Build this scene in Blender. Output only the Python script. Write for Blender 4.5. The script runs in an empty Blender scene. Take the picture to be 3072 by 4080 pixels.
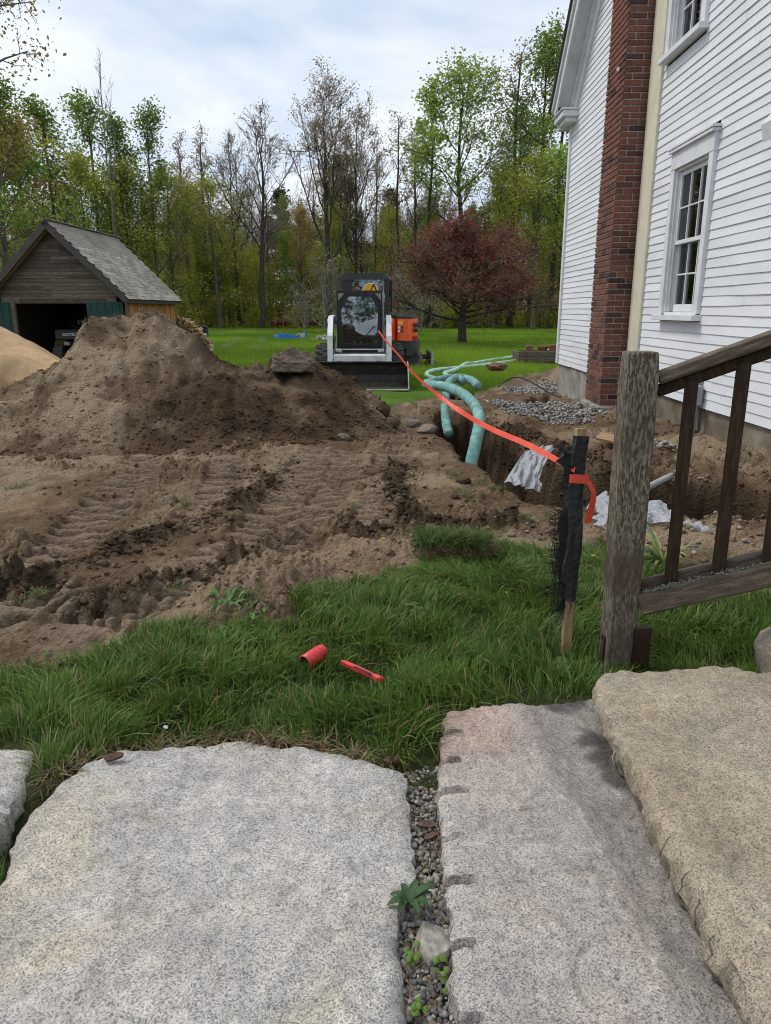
import bpy, bmesh, math, random
import numpy as np
from mathutils import Vector, Matrix, Euler

R = math.radians
sc = bpy.context.scene
COL = sc.collection
random.seed(7)

# ---------------------------------------------------------------- camera, sky, sun, exposure
PITCH, FOC, CAMH = R(15.3), 2938.0, 1.2          # focal length in pixels of the 3072 x 4080 photograph
cd = bpy.data.cameras.new('camera'); cam = bpy.data.objects.new('camera', cd); COL.objects.link(cam)
cam.location = (0, 0, CAMH); cam.rotation_euler = (R(90) - PITCH, 0, 0)
cd.sensor_fit = 'VERTICAL'; cd.sensor_height = 36.0; cd.lens = 36.0 * FOC / 4080.0
cd.clip_start = 0.05; cd.clip_end = 2000
sc.camera = cam

SUN_EL, SUN_AZ = R(54), R(-68)                    # azimuth measured from +Y towards +X
w = bpy.data.worlds.new('World'); sc.world = w; w.use_nodes = True
nt = w.node_tree; nt.nodes.clear()
N = nt.nodes.new; L = nt.links.new
wo = N('ShaderNodeOutputWorld'); bg = N('ShaderNodeBackground'); bg.inputs['Strength'].default_value = 0.1
sky = N('ShaderNodeTexSky'); sky.sky_type = 'NISHITA'; sky.sun_disc = False
sky.sun_elevation = SUN_EL; sky.sun_rotation = SUN_AZ; sky.air_density = 1.0; sky.dust_density = 1.5
tc = N('ShaderNodeTexCoord'); sep = N('ShaderNodeSeparateXYZ'); L(tc.outputs['Generated'], sep.inputs[0])
def wm(op, a, b=None, clamp=False):
    n = N('ShaderNodeMath'); n.operation = op; n.use_clamp = clamp
    for i, v in enumerate((a, b)):
        if v is None: continue
        if isinstance(v, (int, float)): n.inputs[i].default_value = v
        else: L(v, n.inputs[i])
    return n.outputs[0]
zz = wm('ADD', wm('ABSOLUTE', sep.outputs[2]), 0.16)
cmb = N('ShaderNodeCombineXYZ'); L(wm('DIVIDE', sep.outputs[0], zz), cmb.inputs[0]); L(wm('DIVIDE', sep.outputs[1], zz), cmb.inputs[1])
n1 = N('ShaderNodeTexNoise'); n1.inputs['Scale'].default_value = 1.15; n1.inputs['Detail'].default_value = 7; n1.inputs['Roughness'].default_value = 0.55; n1.inputs['Distortion'].default_value = 0.25
n2 = N('ShaderNodeTexNoise'); n2.inputs['Scale'].default_value = 0.55; n2.inputs['Detail'].default_value = 4
L(cmb.outputs[0], n1.inputs['Vector']); L(cmb.outputs[0], n2.inputs['Vector'])
cr = N('ShaderNodeValToRGB'); cr.color_ramp.elements[0].position = 0.38; cr.color_ramp.elements[1].position = 0.56
L(wm('ADD', wm('MULTIPLY', n1.outputs['Fac'], 0.6), wm('MULTIPLY', n2.outputs['Fac'], 0.4)), cr.inputs[0])
cc = N('ShaderNodeValToRGB'); e = cc.color_ramp.elements
e[0].position = 0.0; e[0].color = (4.3, 5.3, 6.8, 1); e[1].position = 1.0; e[1].color = (7.2, 7.6, 8.1, 1)
L(cr.outputs[0], cc.inputs[0])
mx = N('ShaderNodeMix'); mx.data_type = 'RGBA'
L(wm('ADD', wm('MULTIPLY', cr.outputs[0], 0.12), 0.86), mx.inputs['Factor'])
L(sky.outputs[0], mx.inputs['A']); L(cc.outputs[0], mx.inputs['B'])
L(mx.outputs['Result'], bg.inputs['Color']); L(bg.outputs[0], wo.inputs[0])

sl = bpy.data.lights.new('sun', 'SUN'); sl.energy = 1.5; sl.angle = R(12); sl.color = (1.0, 0.95, 0.87)
so = bpy.data.objects.new('sun', sl); COL.objects.link(so)
sd = Vector((math.sin(SUN_AZ) * math.cos(SUN_EL), math.cos(SUN_AZ) * math.cos(SUN_EL), math.sin(SUN_EL)))
so.rotation_euler = sd.to_track_quat('Z', 'Y').to_euler(); so.location = sd * 60

sc.view_settings.view_transform = 'Standard'; sc.view_settings.look = 'None'
sc.view_settings.exposure = 0.42; sc.view_settings.gamma = 1.0
sc.render.engine = 'CYCLES'
sc.cycles.use_denoising = True
sc.cycles.pixel_filter_type = 'BLACKMAN_HARRIS'; sc.cycles.filter_width = 1.0
try: sc.cycles.denoising_prefilter = 'ACCURATE'; sc.cycles.denoising_quality = 'HIGH'
except Exception: pass
try: sc.cycles.denoiser = 'OPENIMAGEDENOISE'
except Exception: pass
sc.cycles.max_bounces = 6; sc.cycles.diffuse_bounces = 3; sc.cycles.glossy_bounces = 3
sc.cycles.transmission_bounces = 4; sc.cycles.transparent_max_bounces = 8
sc.cycles.caustics_reflective = False; sc.cycles.caustics_refractive = False

# ---------------------------------------------------------------- small helpers
def ray(px, py):
    u = (px - 1536) / FOC; v = (py - 2040) / FOC
    return u, math.cos(PITCH) - v * math.sin(PITCH), -math.sin(PITCH) - v * math.cos(PITCH)
def at_y(px, py, Y):
    r = ray(px, py); t = Y / r[1]; return Vector((t * r[0], Y, CAMH + t * r[2]))
def at_z(px, py, z=0.0):
    r = ray(px, py); t = (z - CAMH) / r[2]; return Vector((t * r[0], t * r[1], z))

def tag(o, label=None, cat=None, group=None, kind=None):
    if label: o['label'] = label
    if cat: o['category'] = cat
    if group: o['group'] = group
    if kind: o['kind'] = kind
    return o
def link(name, me, mat=None, parent=None):
    o = bpy.data.objects.new(name, me); COL.objects.link(o)
    if parent: o.parent = parent
    if mat is not None and me is not None:
        if len(me.materials) == 0: me.materials.append(mat)
    return o
def empty(name, loc=(0, 0, 0), rz=0.0, label=None, cat=None, group=None):
    o = bpy.data.objects.new(name, None); COL.objects.link(o); o.location = loc; o.rotation_euler = (0, 0, rz)
    o.empty_display_size = 0.1
    return tag(o, label, cat, group)
def mesh(name, V, F, mat=None, smooth=False):
    me = bpy.data.meshes.new(name)
    if isinstance(F, np.ndarray):
        V = np.asarray(V, dtype=np.float32); k = F.shape[1]
        me.vertices.add(len(V)); me.vertices.foreach_set('co', V.ravel())
        me.loops.add(F.size); me.loops.foreach_set('vertex_index', F.astype(np.int32).ravel())
        me.polygons.add(len(F)); me.polygons.foreach_set('loop_start', np.arange(0, F.size, k, dtype=np.int32))
        me.update(calc_edges=True)
    else:
        me.from_pydata([tuple(v) for v in V], [], F); me.update()
    if smooth: me.polygons.foreach_set('use_smooth', np.ones(len(me.polygons), dtype=bool))
    if mat: me.materials.append(mat)
    return me
def vcol(me, name, C):                            # point colours
    a = me.color_attributes.new(name, 'FLOAT_COLOR', 'POINT')
    C = np.asarray(C, dtype=np.float32)
    if C.shape[1] == 3: C = np.hstack([C, np.ones((len(C), 1), dtype=np.float32)])
    a.data.foreach_set('color', C.ravel())

class MB:                                         # collects shapes for ONE mesh
    def __init__(s): s.V = []; s.F = []
    def add(s, V, F, M=None):
        b = len(s.V)
        s.V += [tuple(M @ Vector(v)) for v in V] if M is not None else [tuple(v) for v in V]
        s.F += [tuple(b + i for i in f) for f in F]; return s
    def box(s, c, size, rot=None, ch=0.0, M=None):
        hx, hy, hz = (d / 2 for d in size)
        if ch <= 0:
            V = [(x * hx, y * hy, z * hz) for x in (-1, 1) for y in (-1, 1) for z in (-1, 1)]
            F = [(0, 1, 3, 2), (4, 6, 7, 5), (0, 4, 5, 1), (2, 3, 7, 6), (0, 2, 6, 4), (1, 5, 7, 3)]
        else:
            ch = min(ch, hx * .9, hy * .9, hz * .9)
            V = []; I = {}
            for x in (-1, 1):
                for y in (-1, 1):
                    for z in (-1, 1):
                        for ax in range(3):
                            p = [x * (hx - ch), y * (hy - ch), z * (hz - ch)]
                            p[ax] = (x * hx, y * hy, z * hz)[ax]
                            I[x, y, z, ax] = len(V); V.append(tuple(p))
            F = []
            for sg in (-1, 1):
                F.append([I[sg, y, z, 0] for y, z in ((-1, -1), (1, -1), (1, 1), (-1, 1))][::sg])
                F.append([I[x, sg, z, 1] for x, z in ((-1, -1), (-1, 1), (1, 1), (1, -1))][::sg])
                F.append([I[x, y, sg, 2] for x, y in ((-1, -1), (1, -1), (1, 1), (-1, 1))][::sg])
            for a in (-1, 1):
                for b in (-1, 1):
                    F.append([I[-1, a, b, 1], I[1, a, b, 1], I[1, a, b, 2], I[-1, a, b, 2]][::a * b])
                    F.append([I[a, -1, b, 0], I[a, -1, b, 2], I[a, 1, b, 2], I[a, 1, b, 0]][::a * b])
                    F.append([I[a, b, -1, 0], I[a, b, 1, 0], I[a, b, 1, 1], I[a, b, -1, 1]][::a * b])
                    for q in (-1, 1): F.append([I[a, b, q, 0], I[a, b, q, 1], I[a, b, q, 2]][::a * b * q])
            F = [tuple(f) for f in F]
        T = Matrix.Translation(c)
        if rot is not None: T = T @ (rot if isinstance(rot, Matrix) else Euler(rot).to_matrix().to_4x4())
        if M is not None: T = M @ T
        return s.add(V, F, T)
    def prism(s, poly, d0, d1, axis='x', M=None):  # poly in the two other axes, extruded along axis
        n = len(poly); V = []
        for d in (d0, d1):
            for a, b in poly:
                V.append({'x': (d, a, b), 'y': (a, d, b), 'z': (a, b, d)}[axis])
        F = [tuple(range(n - 1, -1, -1)), tuple(range(n, 2 * n))] + [(i, (i + 1) % n, n + (i + 1) % n, n + i) for i in range(n)]
        return s.add(V, F, M)
    def tube(s, pts, rad, n=8, cap=True, M=None):
        pts = [Vector(p) for p in pts]; m = len(pts)
        rad = [rad] * m if isinstance(rad, (int, float)) else rad
        V = []; up = None
        for i, p in enumerate(pts):
            t = (pts[min(i + 1, m - 1)] - pts[max(i - 1, 0)]).normalized()
            if up is None: up = Vector((0, 0, 1)) if abs(t.z) < .9 else Vector((1, 0, 0))
            a = t.cross(up).normalized(); up = a.cross(t).normalized()
            for k in range(n):
                an = 2 * math.pi * k / n
                V.append(tuple(p + (a * math.cos(an) + up * math.sin(an)) * rad[i]))
        F = [(i * n + k, i * n + (k + 1) % n, (i + 1) * n + (k + 1) % n, (i + 1) * n + k) for i in range(m - 1) for k in range(n)]
        if cap: F += [tuple(range(n))[::-1], tuple((m - 1) * n + k for k in range(n))]
        return s.add(V, F, M)
    def cyl(s, a, b, r, n=16, r2=None, M=None): return s.tube([a, b], [r, r if r2 is None else r2], n, True, M)
    def ribbon(s, pts, sides, th=0.002):          # strip of given half-side vectors
        V = []; F = []
        for p, h in zip(pts, sides): V += [tuple(Vector(p) - Vector(h)), tuple(Vector(p) + Vector(h))]
        for i in range(len(pts) - 1): F.append((2 * i, 2 * i + 1, 2 * i + 3, 2 * i + 2))
        return s.add(V, F)
    def me(s, name, mat=None, smooth=False): return mesh(name, s.V, s.F, mat, smooth)
    def build(s, name, mat, parent=None, smooth=False, auto=None):
        o = link(name, s.me(name, mat, smooth or auto is not None), None, parent)
        if auto is not None:
            try: o.data.set_sharp_from_angle(angle=R(auto))
            except Exception: pass
        return o

def copy_tree(o, parent=None):
    c = o.copy(); COL.objects.link(c); c.parent = parent
    for ch in o.children: copy_tree(ch, c)
    return c
def bez(pts, n=8):                                # Catmull-Rom through points
    P = [Vector(p) for p in pts]; P = [2 * P[0] - P[1]] + P + [2 * P[-1] - P[-2]]; out = []
    for i in range(1, len(P) - 2):
        a, b, c, d = P[i - 1:i + 3]
        for k in range(n):
            t = k / n
            out.append(.5 * ((2 * b) + (c - a) * t + (2 * a - 5 * b + 4 * c - d) * t * t + (3 * b - a - 3 * c + d) * t ** 3))
    out.append(P[-2]); return out

# vectorised gradient noise
def _h(ix, iy, seed):
    h = (ix.astype(np.int64) * 374761393 + iy.astype(np.int64) * 668265263 + seed * 974634777) & 0x7fffffff
    h = ((h ^ (h >> 13)) * 1274126177) & 0x7fffffff
    return (h ^ (h >> 16)) & 0x7fffffff
def pn(x, y, seed=0):
    x = np.asarray(x, dtype=np.float64); y = np.asarray(y, dtype=np.float64)
    x0 = np.floor(x); y0 = np.floor(y); fx = x - x0; fy = y - y0
    u = fx * fx * fx * (fx * (fx * 6 - 15) + 10); v = fy * fy * fy * (fy * (fy * 6 - 15) + 10)
    def g(dx, dy):
        a = _h(x0 + dx, y0 + dy, seed) * (2 * math.pi / 0x7fffffff)
        return np.cos(a) * (fx - dx) + np.sin(a) * (fy - dy)
    a = g(0, 0) * (1 - u) + g(1, 0) * u; b = g(0, 1) * (1 - u) + g(1, 1) * u
    return (a * (1 - v) + b * v) * 1.5
def fbm(x, y, seed=0, oct=4, gain=0.5):
    t = 0; a = 1.0; f = 1.0
    for k in range(oct):
        t = t + a * pn(x * f, y * f, seed + 17 * k); a *= gain; f *= 2.03
    return t
def sst(a, b, x):
    t = np.clip((x - a) / (b - a), 0, 1); return t * t * (3 - 2 * t)
def segdist(x, y, pts):                           # distance to a polyline, side sign and arc position
    best = np.full(np.shape(x), 1e9); side = np.zeros(np.shape(x)); arc = np.zeros(np.shape(x)); s0 = 0.0
    for (ax, ay), (bx, by) in zip(pts[:-1], pts[1:]):
        dx, dy = bx - ax, by - ay; l = math.hypot(dx, dy)
        t = np.clip(((x - ax) * dx + (y - ay) * dy) / (l * l), 0, 1)
        d = np.hypot(x - ax - t * dx, y - ay - t * dy); m = d < best
        cr_ = (dx * (y - ay) - dy * (x - ax)) / l
        best = np.where(m, d, best); side = np.where(m, cr_, side); arc = np.where(m, s0 + t * l, arc); s0 += l
    return best, side, arc
def clods(x, y, cell, seed, prob=.6):             # rounded lumps on a jittered grid: height 0..1 and a random number per lump
    gx = np.floor(x / cell); gy = np.floor(y / cell); best = np.zeros(np.shape(x)); rnd = np.zeros(np.shape(x)); k = 1 / 0x7fffffff
    for dx in (-1, 0, 1):
        for dy in (-1, 0, 1):
            cx_, cy_ = gx + dx, gy + dy
            a = _h(cx_, cy_, seed) * k; b = _h(cx_, cy_, seed + 1) * k; c = _h(cx_, cy_, seed + 2) * k; e_ = _h(cx_, cy_, seed + 3) * k
            r = cell * (.30 + .55 * c ** 2); ox = (cx_ + .5 + (a - .5) * .9) * cell - x; oy = (cy_ + .5 + (b - .5) * .9) * cell - y
            t = a * 6.28; sx = ox * np.cos(t) + oy * np.sin(t); sy = (oy * np.cos(t) - ox * np.sin(t)) * (1 + .8 * b)
            h = np.where(e_ < prob, np.clip(1 - (np.abs(sx / r) ** 2.6 + np.abs(sy / r) ** 2.6), 0, 1) ** .5 * r / cell, 0)
            m = h > best; best = np.where(m, h, best); rnd = np.where(m, e_ / max(prob, .01), rnd)
    return best, rnd
def inpoly(x, y, poly):
    c = np.zeros(np.shape(x), dtype=bool); n = len(poly)
    for i in range(n):
        x1, y1 = poly[i]; x2, y2 = poly[(i + 1) % n]
        c ^= ((y1 > y) != (y2 > y)) & (x < (x2 - x1) * (y - y1) / ((y2 - y1) if y2 != y1 else 1e-9) + x1)
    return c
def polydist(x, y, poly):                         # signed: negative inside
    d, _, _ = segdist(x, y, list(poly) + [poly[0]])
    return np.where(inpoly(x, y, poly), -d, d)

# ---------------------------------------------------------------- materials
def lin(r, g, b): return tuple(((c / 255) / 12.92 if c <= 10 else ((c / 255 + .055) / 1.055) ** 2.4) for c in (r, g, b))
MATS = {}
def pmat(name, cols, scale=8.0, detail=6, rough=0.8, bump=0.0, bscale=None, metal=0.0, coord='Object', stretch=(1, 1, 1),
         spec=0.3, big=None, attr=None, attr_mix=1.0, dist=0.0, bdist=0.01, coat=0.0, rvar=0.0, objrand=0.0, trans=0.0, broughness=0.6):
    """noise-coloured principled material. cols: [(pos, rgb), ...]; big=(scale, rgb, amount) large stains; attr: colour attribute multiplied in"""
    m = bpy.data.materials.new(name); m.use_nodes = True; t = m.node_tree; N = t.nodes.new; L = t.links.new
    b = t.nodes['Principled BSDF']
    b.inputs['Roughness'].default_value = rough; b.inputs['Metallic'].default_value = metal
    b.inputs['Specular IOR Level'].default_value = spec; b.inputs['Coat Weight'].default_value = coat
    co = N('ShaderNodeTexCoord'); mp = N('ShaderNodeMapping'); mp.inputs['Scale'].default_value = stretch
    if coord == 'World':
        g = N('ShaderNodeNewGeometry'); L(g.outputs['Position'], mp.inputs['Vector'])
    else: L(co.outputs[coord], mp.inputs['Vector'])
    no = N('ShaderNodeTexNoise'); no.inputs['Scale'].default_value = scale; no.inputs['Detail'].default_value = detail
    no.inputs['Roughness'].default_value = broughness; no.inputs['Distortion'].default_value = dist
    L(mp.outputs[0], no.inputs['Vector'])
    rp = N('ShaderNodeValToRGB'); el = rp.color_ramp.elements
    while len(el) > 1: el.remove(el[-1])
    el[0].position = cols[0][0]; el[0].color = (*cols[0][1], 1)
    for p, c in cols[1:]:
        q = el.new(p); q.color = (*c, 1)
    L(no.outputs['Fac'], rp.inputs[0]); out = rp.outputs[0]
    def mixc(a, bb, fac, mode='MIX'):
        x = N('ShaderNodeMix'); x.data_type = 'RGBA'; x.blend_type = mode
        if isinstance(fac, float): x.inputs['Factor'].default_value = fac
        else: L(fac, x.inputs['Factor'])
        for i, v in (('A', a), ('B', bb)):
            if isinstance(v, tuple): x.inputs[i].default_value = (*v, 1)
            else: L(v, x.inputs[i])
        return x.outputs['Result']
    if big:
        n3 = N('ShaderNodeTexNoise'); n3.inputs['Scale'].default_value = big[0]; n3.inputs['Detail'].default_value = 5
        L(mp.outputs[0], n3.inputs['Vector'])
        r3 = N('ShaderNodeValToRGB'); r3.color_ramp.elements[0].position = .48; r3.color_ramp.elements[1].position = .66
        r3.color_ramp.elements[1].color = (big[2],) * 3 + (1,)
        L(n3.outputs['Fac'], r3.inputs[0]); out = mixc(out, big[1], r3.outputs[0])
    if attr:
        at = N('ShaderNodeAttribute'); at.attribute_name = attr; out = mixc(out, at.outputs['Color'], attr_mix, 'MULTIPLY')
    if objrand:
        oi = N('ShaderNodeObjectInfo'); hs = N('ShaderNodeHueSaturation')
        mm = N('ShaderNodeMapRange'); mm.inputs['To Min'].default_value = 1 - objrand; mm.inputs['To Max'].default_value = 1 + objrand
        L(oi.outputs['Random'], mm.inputs[0]); L(mm.outputs[0], hs.inputs['Value']); L(out, hs.inputs['Color']); out = hs.outputs[0]
    L(out, b.inputs['Base Color'])
    if rvar:
        mr = N('ShaderNodeMapRange'); mr.inputs['To Min'].default_value = rough - rvar; mr.inputs['To Max'].default_value = rough + rvar
        L(no.outputs['Fac'], mr.inputs[0]); L(mr.outputs[0], b.inputs['Roughness'])
    if bump:
        bn = N('ShaderNodeTexNoise'); bn.inputs['Scale'].default_value = bscale or scale; bn.inputs['Detail'].default_value = 8
        bn.inputs['Roughness'].default_value = .65
        L(mp.outputs[0], bn.inputs['Vector'])
        bp = N('ShaderNodeBump'); bp.inputs['Strength'].default_value = bump; bp.inputs['Distance'].default_value = bdist
        L(bn.outputs['Fac'], bp.inputs['Height']); L(bp.outputs[0], b.inputs['Normal'])
    if trans:
        tr = N('ShaderNodeBsdfTranslucent'); ms = N('ShaderNodeMixShader'); ms.inputs[0].default_value = trans
        L(out, tr.inputs['Color']); L(b.outputs[0], ms.inputs[1]); L(tr.outputs[0], ms.inputs[2])
        L(ms.outputs[0], t.nodes['Material Output'].inputs['Surface'])
    MATS[name] = m; return m
def flat(name, rgb, rough=0.6, **k):              # plain paint with slight unevenness
    d = tuple(c * .82 for c in rgb); u = tuple(min(1, c * 1.12) for c in rgb)
    k.setdefault('scale', 6.0)
    return pmat(name, [(.3, d), (.5, rgb), (.72, u)], rough=rough, **k)
# ---------------------------------------------------------------- the ground: lawn, churned soil, trench
DIRT = [(-14, 1.2), (-3.0, 1.75), (-1.75, 2.2), (-1.36, 2.37), (-1.13, 2.52), (-.93, 2.67), (-.66, 2.77), (-.52, 2.72), (-.43, 2.71), (-.40, 2.95),
        (-.255, 3.08), (.12, 3.37), (.155, 3.5), (.285, 3.70), (.58, 3.86), (.80, 3.66), (1.02, 3.74), (1.28, 3.74), (1.40, 3.40), (1.46, 3.15), (1.64, 2.93),
        (3.5, 2.6), (3.6, 13.0), (4.6, 20.0), (3.1, 17.6), (2.4, 15.6), (1.73, 13.9), (.95, 13.1), (.45, 12.1), (.05, 11.2), (-.3, 10.4),
        (-1.5, 10.2), (-3, 10.5), (-4, 12), (-5, 14.5), (-8, 17.2), (-14, 17)]
TRENCH = [(1.02, 10.1), (.90, 8.6), (.90, 7.67), (1.00, 6.4), (1.16, 5.75), (1.36, 5.38), (1.70, 5.12), (2.3, 4.98)]
TRACKS = [([(-2.1, 6.3), (-1.85, 5.0), (-1.70, 3.7), (-1.62, 2.7)], .20, .125), ([(-1.35, 6.2), (-1.18, 5.2), (-1.12, 4.4)], .17, .125),
          ([(-.62, 6.6), (-.64, 5.2), (-.70, 4.2), (-.95, 3.3), (-1.25, 2.75)], .18, .11), ([(-.30, 6.6), (-.34, 5.4), (-.45, 4.3), (-.62, 3.6), (-.85, 3.05)], .15, .11),
          ([(.05, 6.3), (-.02, 5.0), (-.05, 4.2)], .16, .11), ([(.10, 11.5), (.30, 9.6), (.35, 8.3)], .18, .085), ([(-.95, 2.85), (-1.6, 3.1), (-2.5, 3.3)], .17, .085),
          ([(1.35, 8.6), (1.55, 7.6)], .14, .07)]
BERMS = [([(-2.3, 2.95), (-1.62, 3.2), (-1.32, 3.9), (-1.05, 4.3), (-.88, 5.0), (-.86, 5.5)], .13, .085), ([(-1.3, 2.95), (-1.0, 3.22), (-.72, 3.62), (-.55, 3.9)], .08, .05),
         ([(.1, 5.8), (.02, 5.2), (.12, 4.6), (.15, 4.1)], .13, .08), ([(-.2, 3.95), (.25, 4.1), (.7, 4.25)], .11, .055), ([(1.3, 8.0), (1.42, 7.0), (1.55, 6.2), (1.75, 5.5)], .2, .08)]
PIT = [(2.1, 11.0), (2.7, 11.4), (3.0, 12.4), (2.9, 13.2), (2.45, 12.7), (2.2, 11.8)]
def G0(x, y):
    return np.interp(y, [0, 7, 13, 20, 70, 140, 400], [0, 0, -.25, -.3, -.38, -.30, 4.0])
def dirtmask(x, y):
    d = polydist(x, y, DIRT) + .07 * pn(x * 4, y * 4, 5) + .04 * pn(x * 11, y * 11, 6)
    return sst(.07, -.07, d), d
def ground(x, y):
    x = np.asarray(x, dtype=np.float64); y = np.asarray(y, dtype=np.float64)
    m, dd = dirtmask(x, y)
    z = G0(x, y) + .05 * pn(x * .35, y * .35, 1) * sst(4, 9, y) - .035 * sst(3.0, 2.2, y)
    z = z + (1 - m) * .015 * pn(x * 3, y * 3, 2) - .03 * m
    near = m * sst(16, 11, y)
    rough = .028 * pn(x * 1.3, y * 1.3, 3) + .022 * pn(x * 3.1, y * 3.1, 4) + .012 * pn(x * 7, y * 7, 7)
    clump = sst(-.15, .45, pn(x * 1.1 + 3, y * 1.1, 8) + .5 * pn(x * 3, y * 3, 9))
    wet = np.zeros_like(z); tr = np.zeros_like(z); top = np.zeros_like(z)
    for pts, hw, pit in TRACKS:
        d, s, a = segdist(x, y, pts)
        k = sst(hw, hw * .75, d) * sst(-.55, -.1, pn(x * 1.7, y * 1.7, 31 + int(hw * 100)) + .15)
        ph = a / pit + .9 * np.abs(s) / hw * .35 + .12 * pn(x * 6, y * 6, 21)
        lug = sst(.30, .62, np.abs((ph % 1.0) - .5) * 2) * (.75 + .5 * pn(x * 5, y * 5, 23))
        z = z + k * near * (-.046 + .062 * lug + .005 * pn(x * 25, y * 25, 22))
        z = z + near * .030 * np.exp(-((d - hw - .05) / .05) ** 2) * sst(-.2, .5, pn(x * 3, y * 3, 33))
        tr = np.maximum(tr, k); top = np.maximum(top, k * lug)
    for pts, hw, hh in BERMS:
        d, s, a = segdist(x, y, pts)
        g = np.exp(-(d / hw) ** 2) * (.75 + .5 * pn(x * 3, y * 3, 41))
        z = z + near * hh * .75 * g + near * g * .020 * np.abs(pn(x * 14, y * 14, 42)); wet = np.maximum(wet, sst(.2, .65, g + .35 * pn(x * 6, y * 6, 43))); tr = tr * (1 - sst(.3, .7, g))
    cr_ = (.010 * np.abs(pn(x * 19, y * 19, 11)) + .016 * np.abs(pn(x * 9, y * 9, 12)) + .005 * pn(x * 47, y * 47, 13))
    wx = x + .012 * pn(x * 22, y * 22, 14); wy = y + .012 * pn(x * 22, y * 22, 15)
    q1, _ = clods(wx, wy, .075, 901, .38); q2, _ = clods(wx, wy, .036, 905, .55)
    lm = (.25 + .95 * clump + .6 * wet) * (1 - .85 * tr)
    z = z + near * (rough * (1 - .75 * tr) + cr_ * (.35 + 1.1 * clump) * (1 - .75 * tr) + lm * (.048 * q1 + .026 * q2) + (1 - lm.clip(0, 1)) * .004 * pn(x * 31, y * 31, 16))
    # small dry clay heap beside the grass
    cl = [(-.60, 3.02), (-.42, 3.28), (-.12, 3.52), (.10, 3.55)]
    d, s, a = segdist(x, y, cl); ch = np.exp(-(d / .17) ** 2); z = z + .085 * ch + ch * (.022 * np.abs(pn(x * 26, y * 26, 51)) + .02 * pn(x * 8, y * 8, 52))
    hp = sst(1.15, 1.7, x) * sst(3.4, 4.4, y) * near; z = z + hp * (.055 * fbm(x * 2.1, y * 2.1, 91, 3) + .05 * np.abs(pn(x * 4.2, y * 4.2, 92)) + .02 * np.abs(pn(x * 11, y * 11, 93)))
    # trench with a steep left side and a sloping right bank
    d, s, a = segdist(x, y, TRENCH)
    dj = d + .035 * pn(x * 5, y * 5, 61) + .018 * pn(x * 13, y * 13, 62)
    hw = .27 + .05 * pn(x * 1.2, y * 1.2, 63)
    deep = sst(hw + .07, hw - .05, dj)
    bank = np.where(s > 0, 0, 1) * 0 + np.where(s < 0, 1, 0)       # points to the left of the run have s > 0
    right = (s < 0) & (x > .8)
    z = z - near * .20 * np.where(right, np.exp(-((np.maximum(d - hw, 0)) / .32) ** 2), np.exp(-((np.maximum(d - hw, 0)) / .08) ** 2) * .25) * (1 - deep)
    z = z - deep * (.72 + .05 * pn(x * 3, y * 3, 64)) + deep * .04 * np.abs(pn(x * 10, y * 10, 65))
    tw = sst(hw + .15, hw, dj) + np.where(right, sst(hw + .75, hw, d), 0) * .8
    wet = np.maximum(wet, np.clip(tw, 0, 1))
    z = z + near * .12 * np.exp(-(((x - 3.6) / .75) ** 2)) * sst(3.0, 4.2, y) * sst(13, 11, y)   # soil drawn up to the foundation
    pd = polydist(x, y, PIT) + .1 * pn(x * 4, y * 4, 71)
    pit = sst(.08, -.12, pd); z = z - .42 * pit; wet = np.maximum(wet, pit * .8)
    z = z + .40 * np.exp(-(((x - 3.75) / .55) ** 2 + ((y - 15.6) / 1.2) ** 2)) * (1 + .2 * pn(x * 4, y * 4, 72))  # spoil past the corner
    z = z - .11 * sst(.0, -.07, polydist(x, y, [(-1.6, 1.2), (-1.2, 1.62), (-.72, 1.84), (-.05, 1.80), (.07, 1.70), (.18, 1.72), (.21, 2.02), (.72, 2.10), (1.8, 2.15), (1.8, -1), (-1.6, -1)]))
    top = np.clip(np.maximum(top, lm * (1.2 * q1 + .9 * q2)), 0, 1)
    return z, m, wet, clump, tr, ch, top
def gz(x, y): return float(ground(np.array([x]), np.array([y]))[0][0])

def soil_cols(x, y, wet, clump, tr, clay, top, seed=100):
    dry = np.array([.262, .196, .130]); mid = np.array([.132, .088, .053]); dark = np.array([.058, .037, .022]); red = np.array([.140, .084, .048])
    f = sst(-.30, .50, fbm(x * .9, y * .9, seed, 4) + .35 * fbm(x * 6, y * 6, seed + 3, 3))
    c = mid + (dry - mid) * f[:, None]
    r = sst(.1, .6, fbm(x * .8 + 9, y * .8, seed + 5, 3)) * .6
    c = c * (1 - r[:, None]) + (red * (.6 + .8 * f)[:, None]) * r[:, None]
    dk = np.clip(np.maximum(wet, clump * .38 * sst(-.2, .3, pn(x * 4, y * 4, seed + 7))), 0, 1)
    c = c * (1 - dk[:, None]) + (dark * (1 + .9 * np.clip(fbm(x * 5, y * 5, seed + 8, 3), -.3, 1)[:, None])) * dk[:, None]
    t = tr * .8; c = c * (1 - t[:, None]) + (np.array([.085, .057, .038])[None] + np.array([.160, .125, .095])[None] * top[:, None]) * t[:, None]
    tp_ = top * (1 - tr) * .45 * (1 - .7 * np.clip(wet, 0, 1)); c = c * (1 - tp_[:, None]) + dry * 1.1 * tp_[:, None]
    k = np.clip(clay, 0, 1) ** .7 * .85; c = c * (1 - k[:, None]) + np.array([.275, .195, .130]) * k[:, None]
    return c

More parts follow.
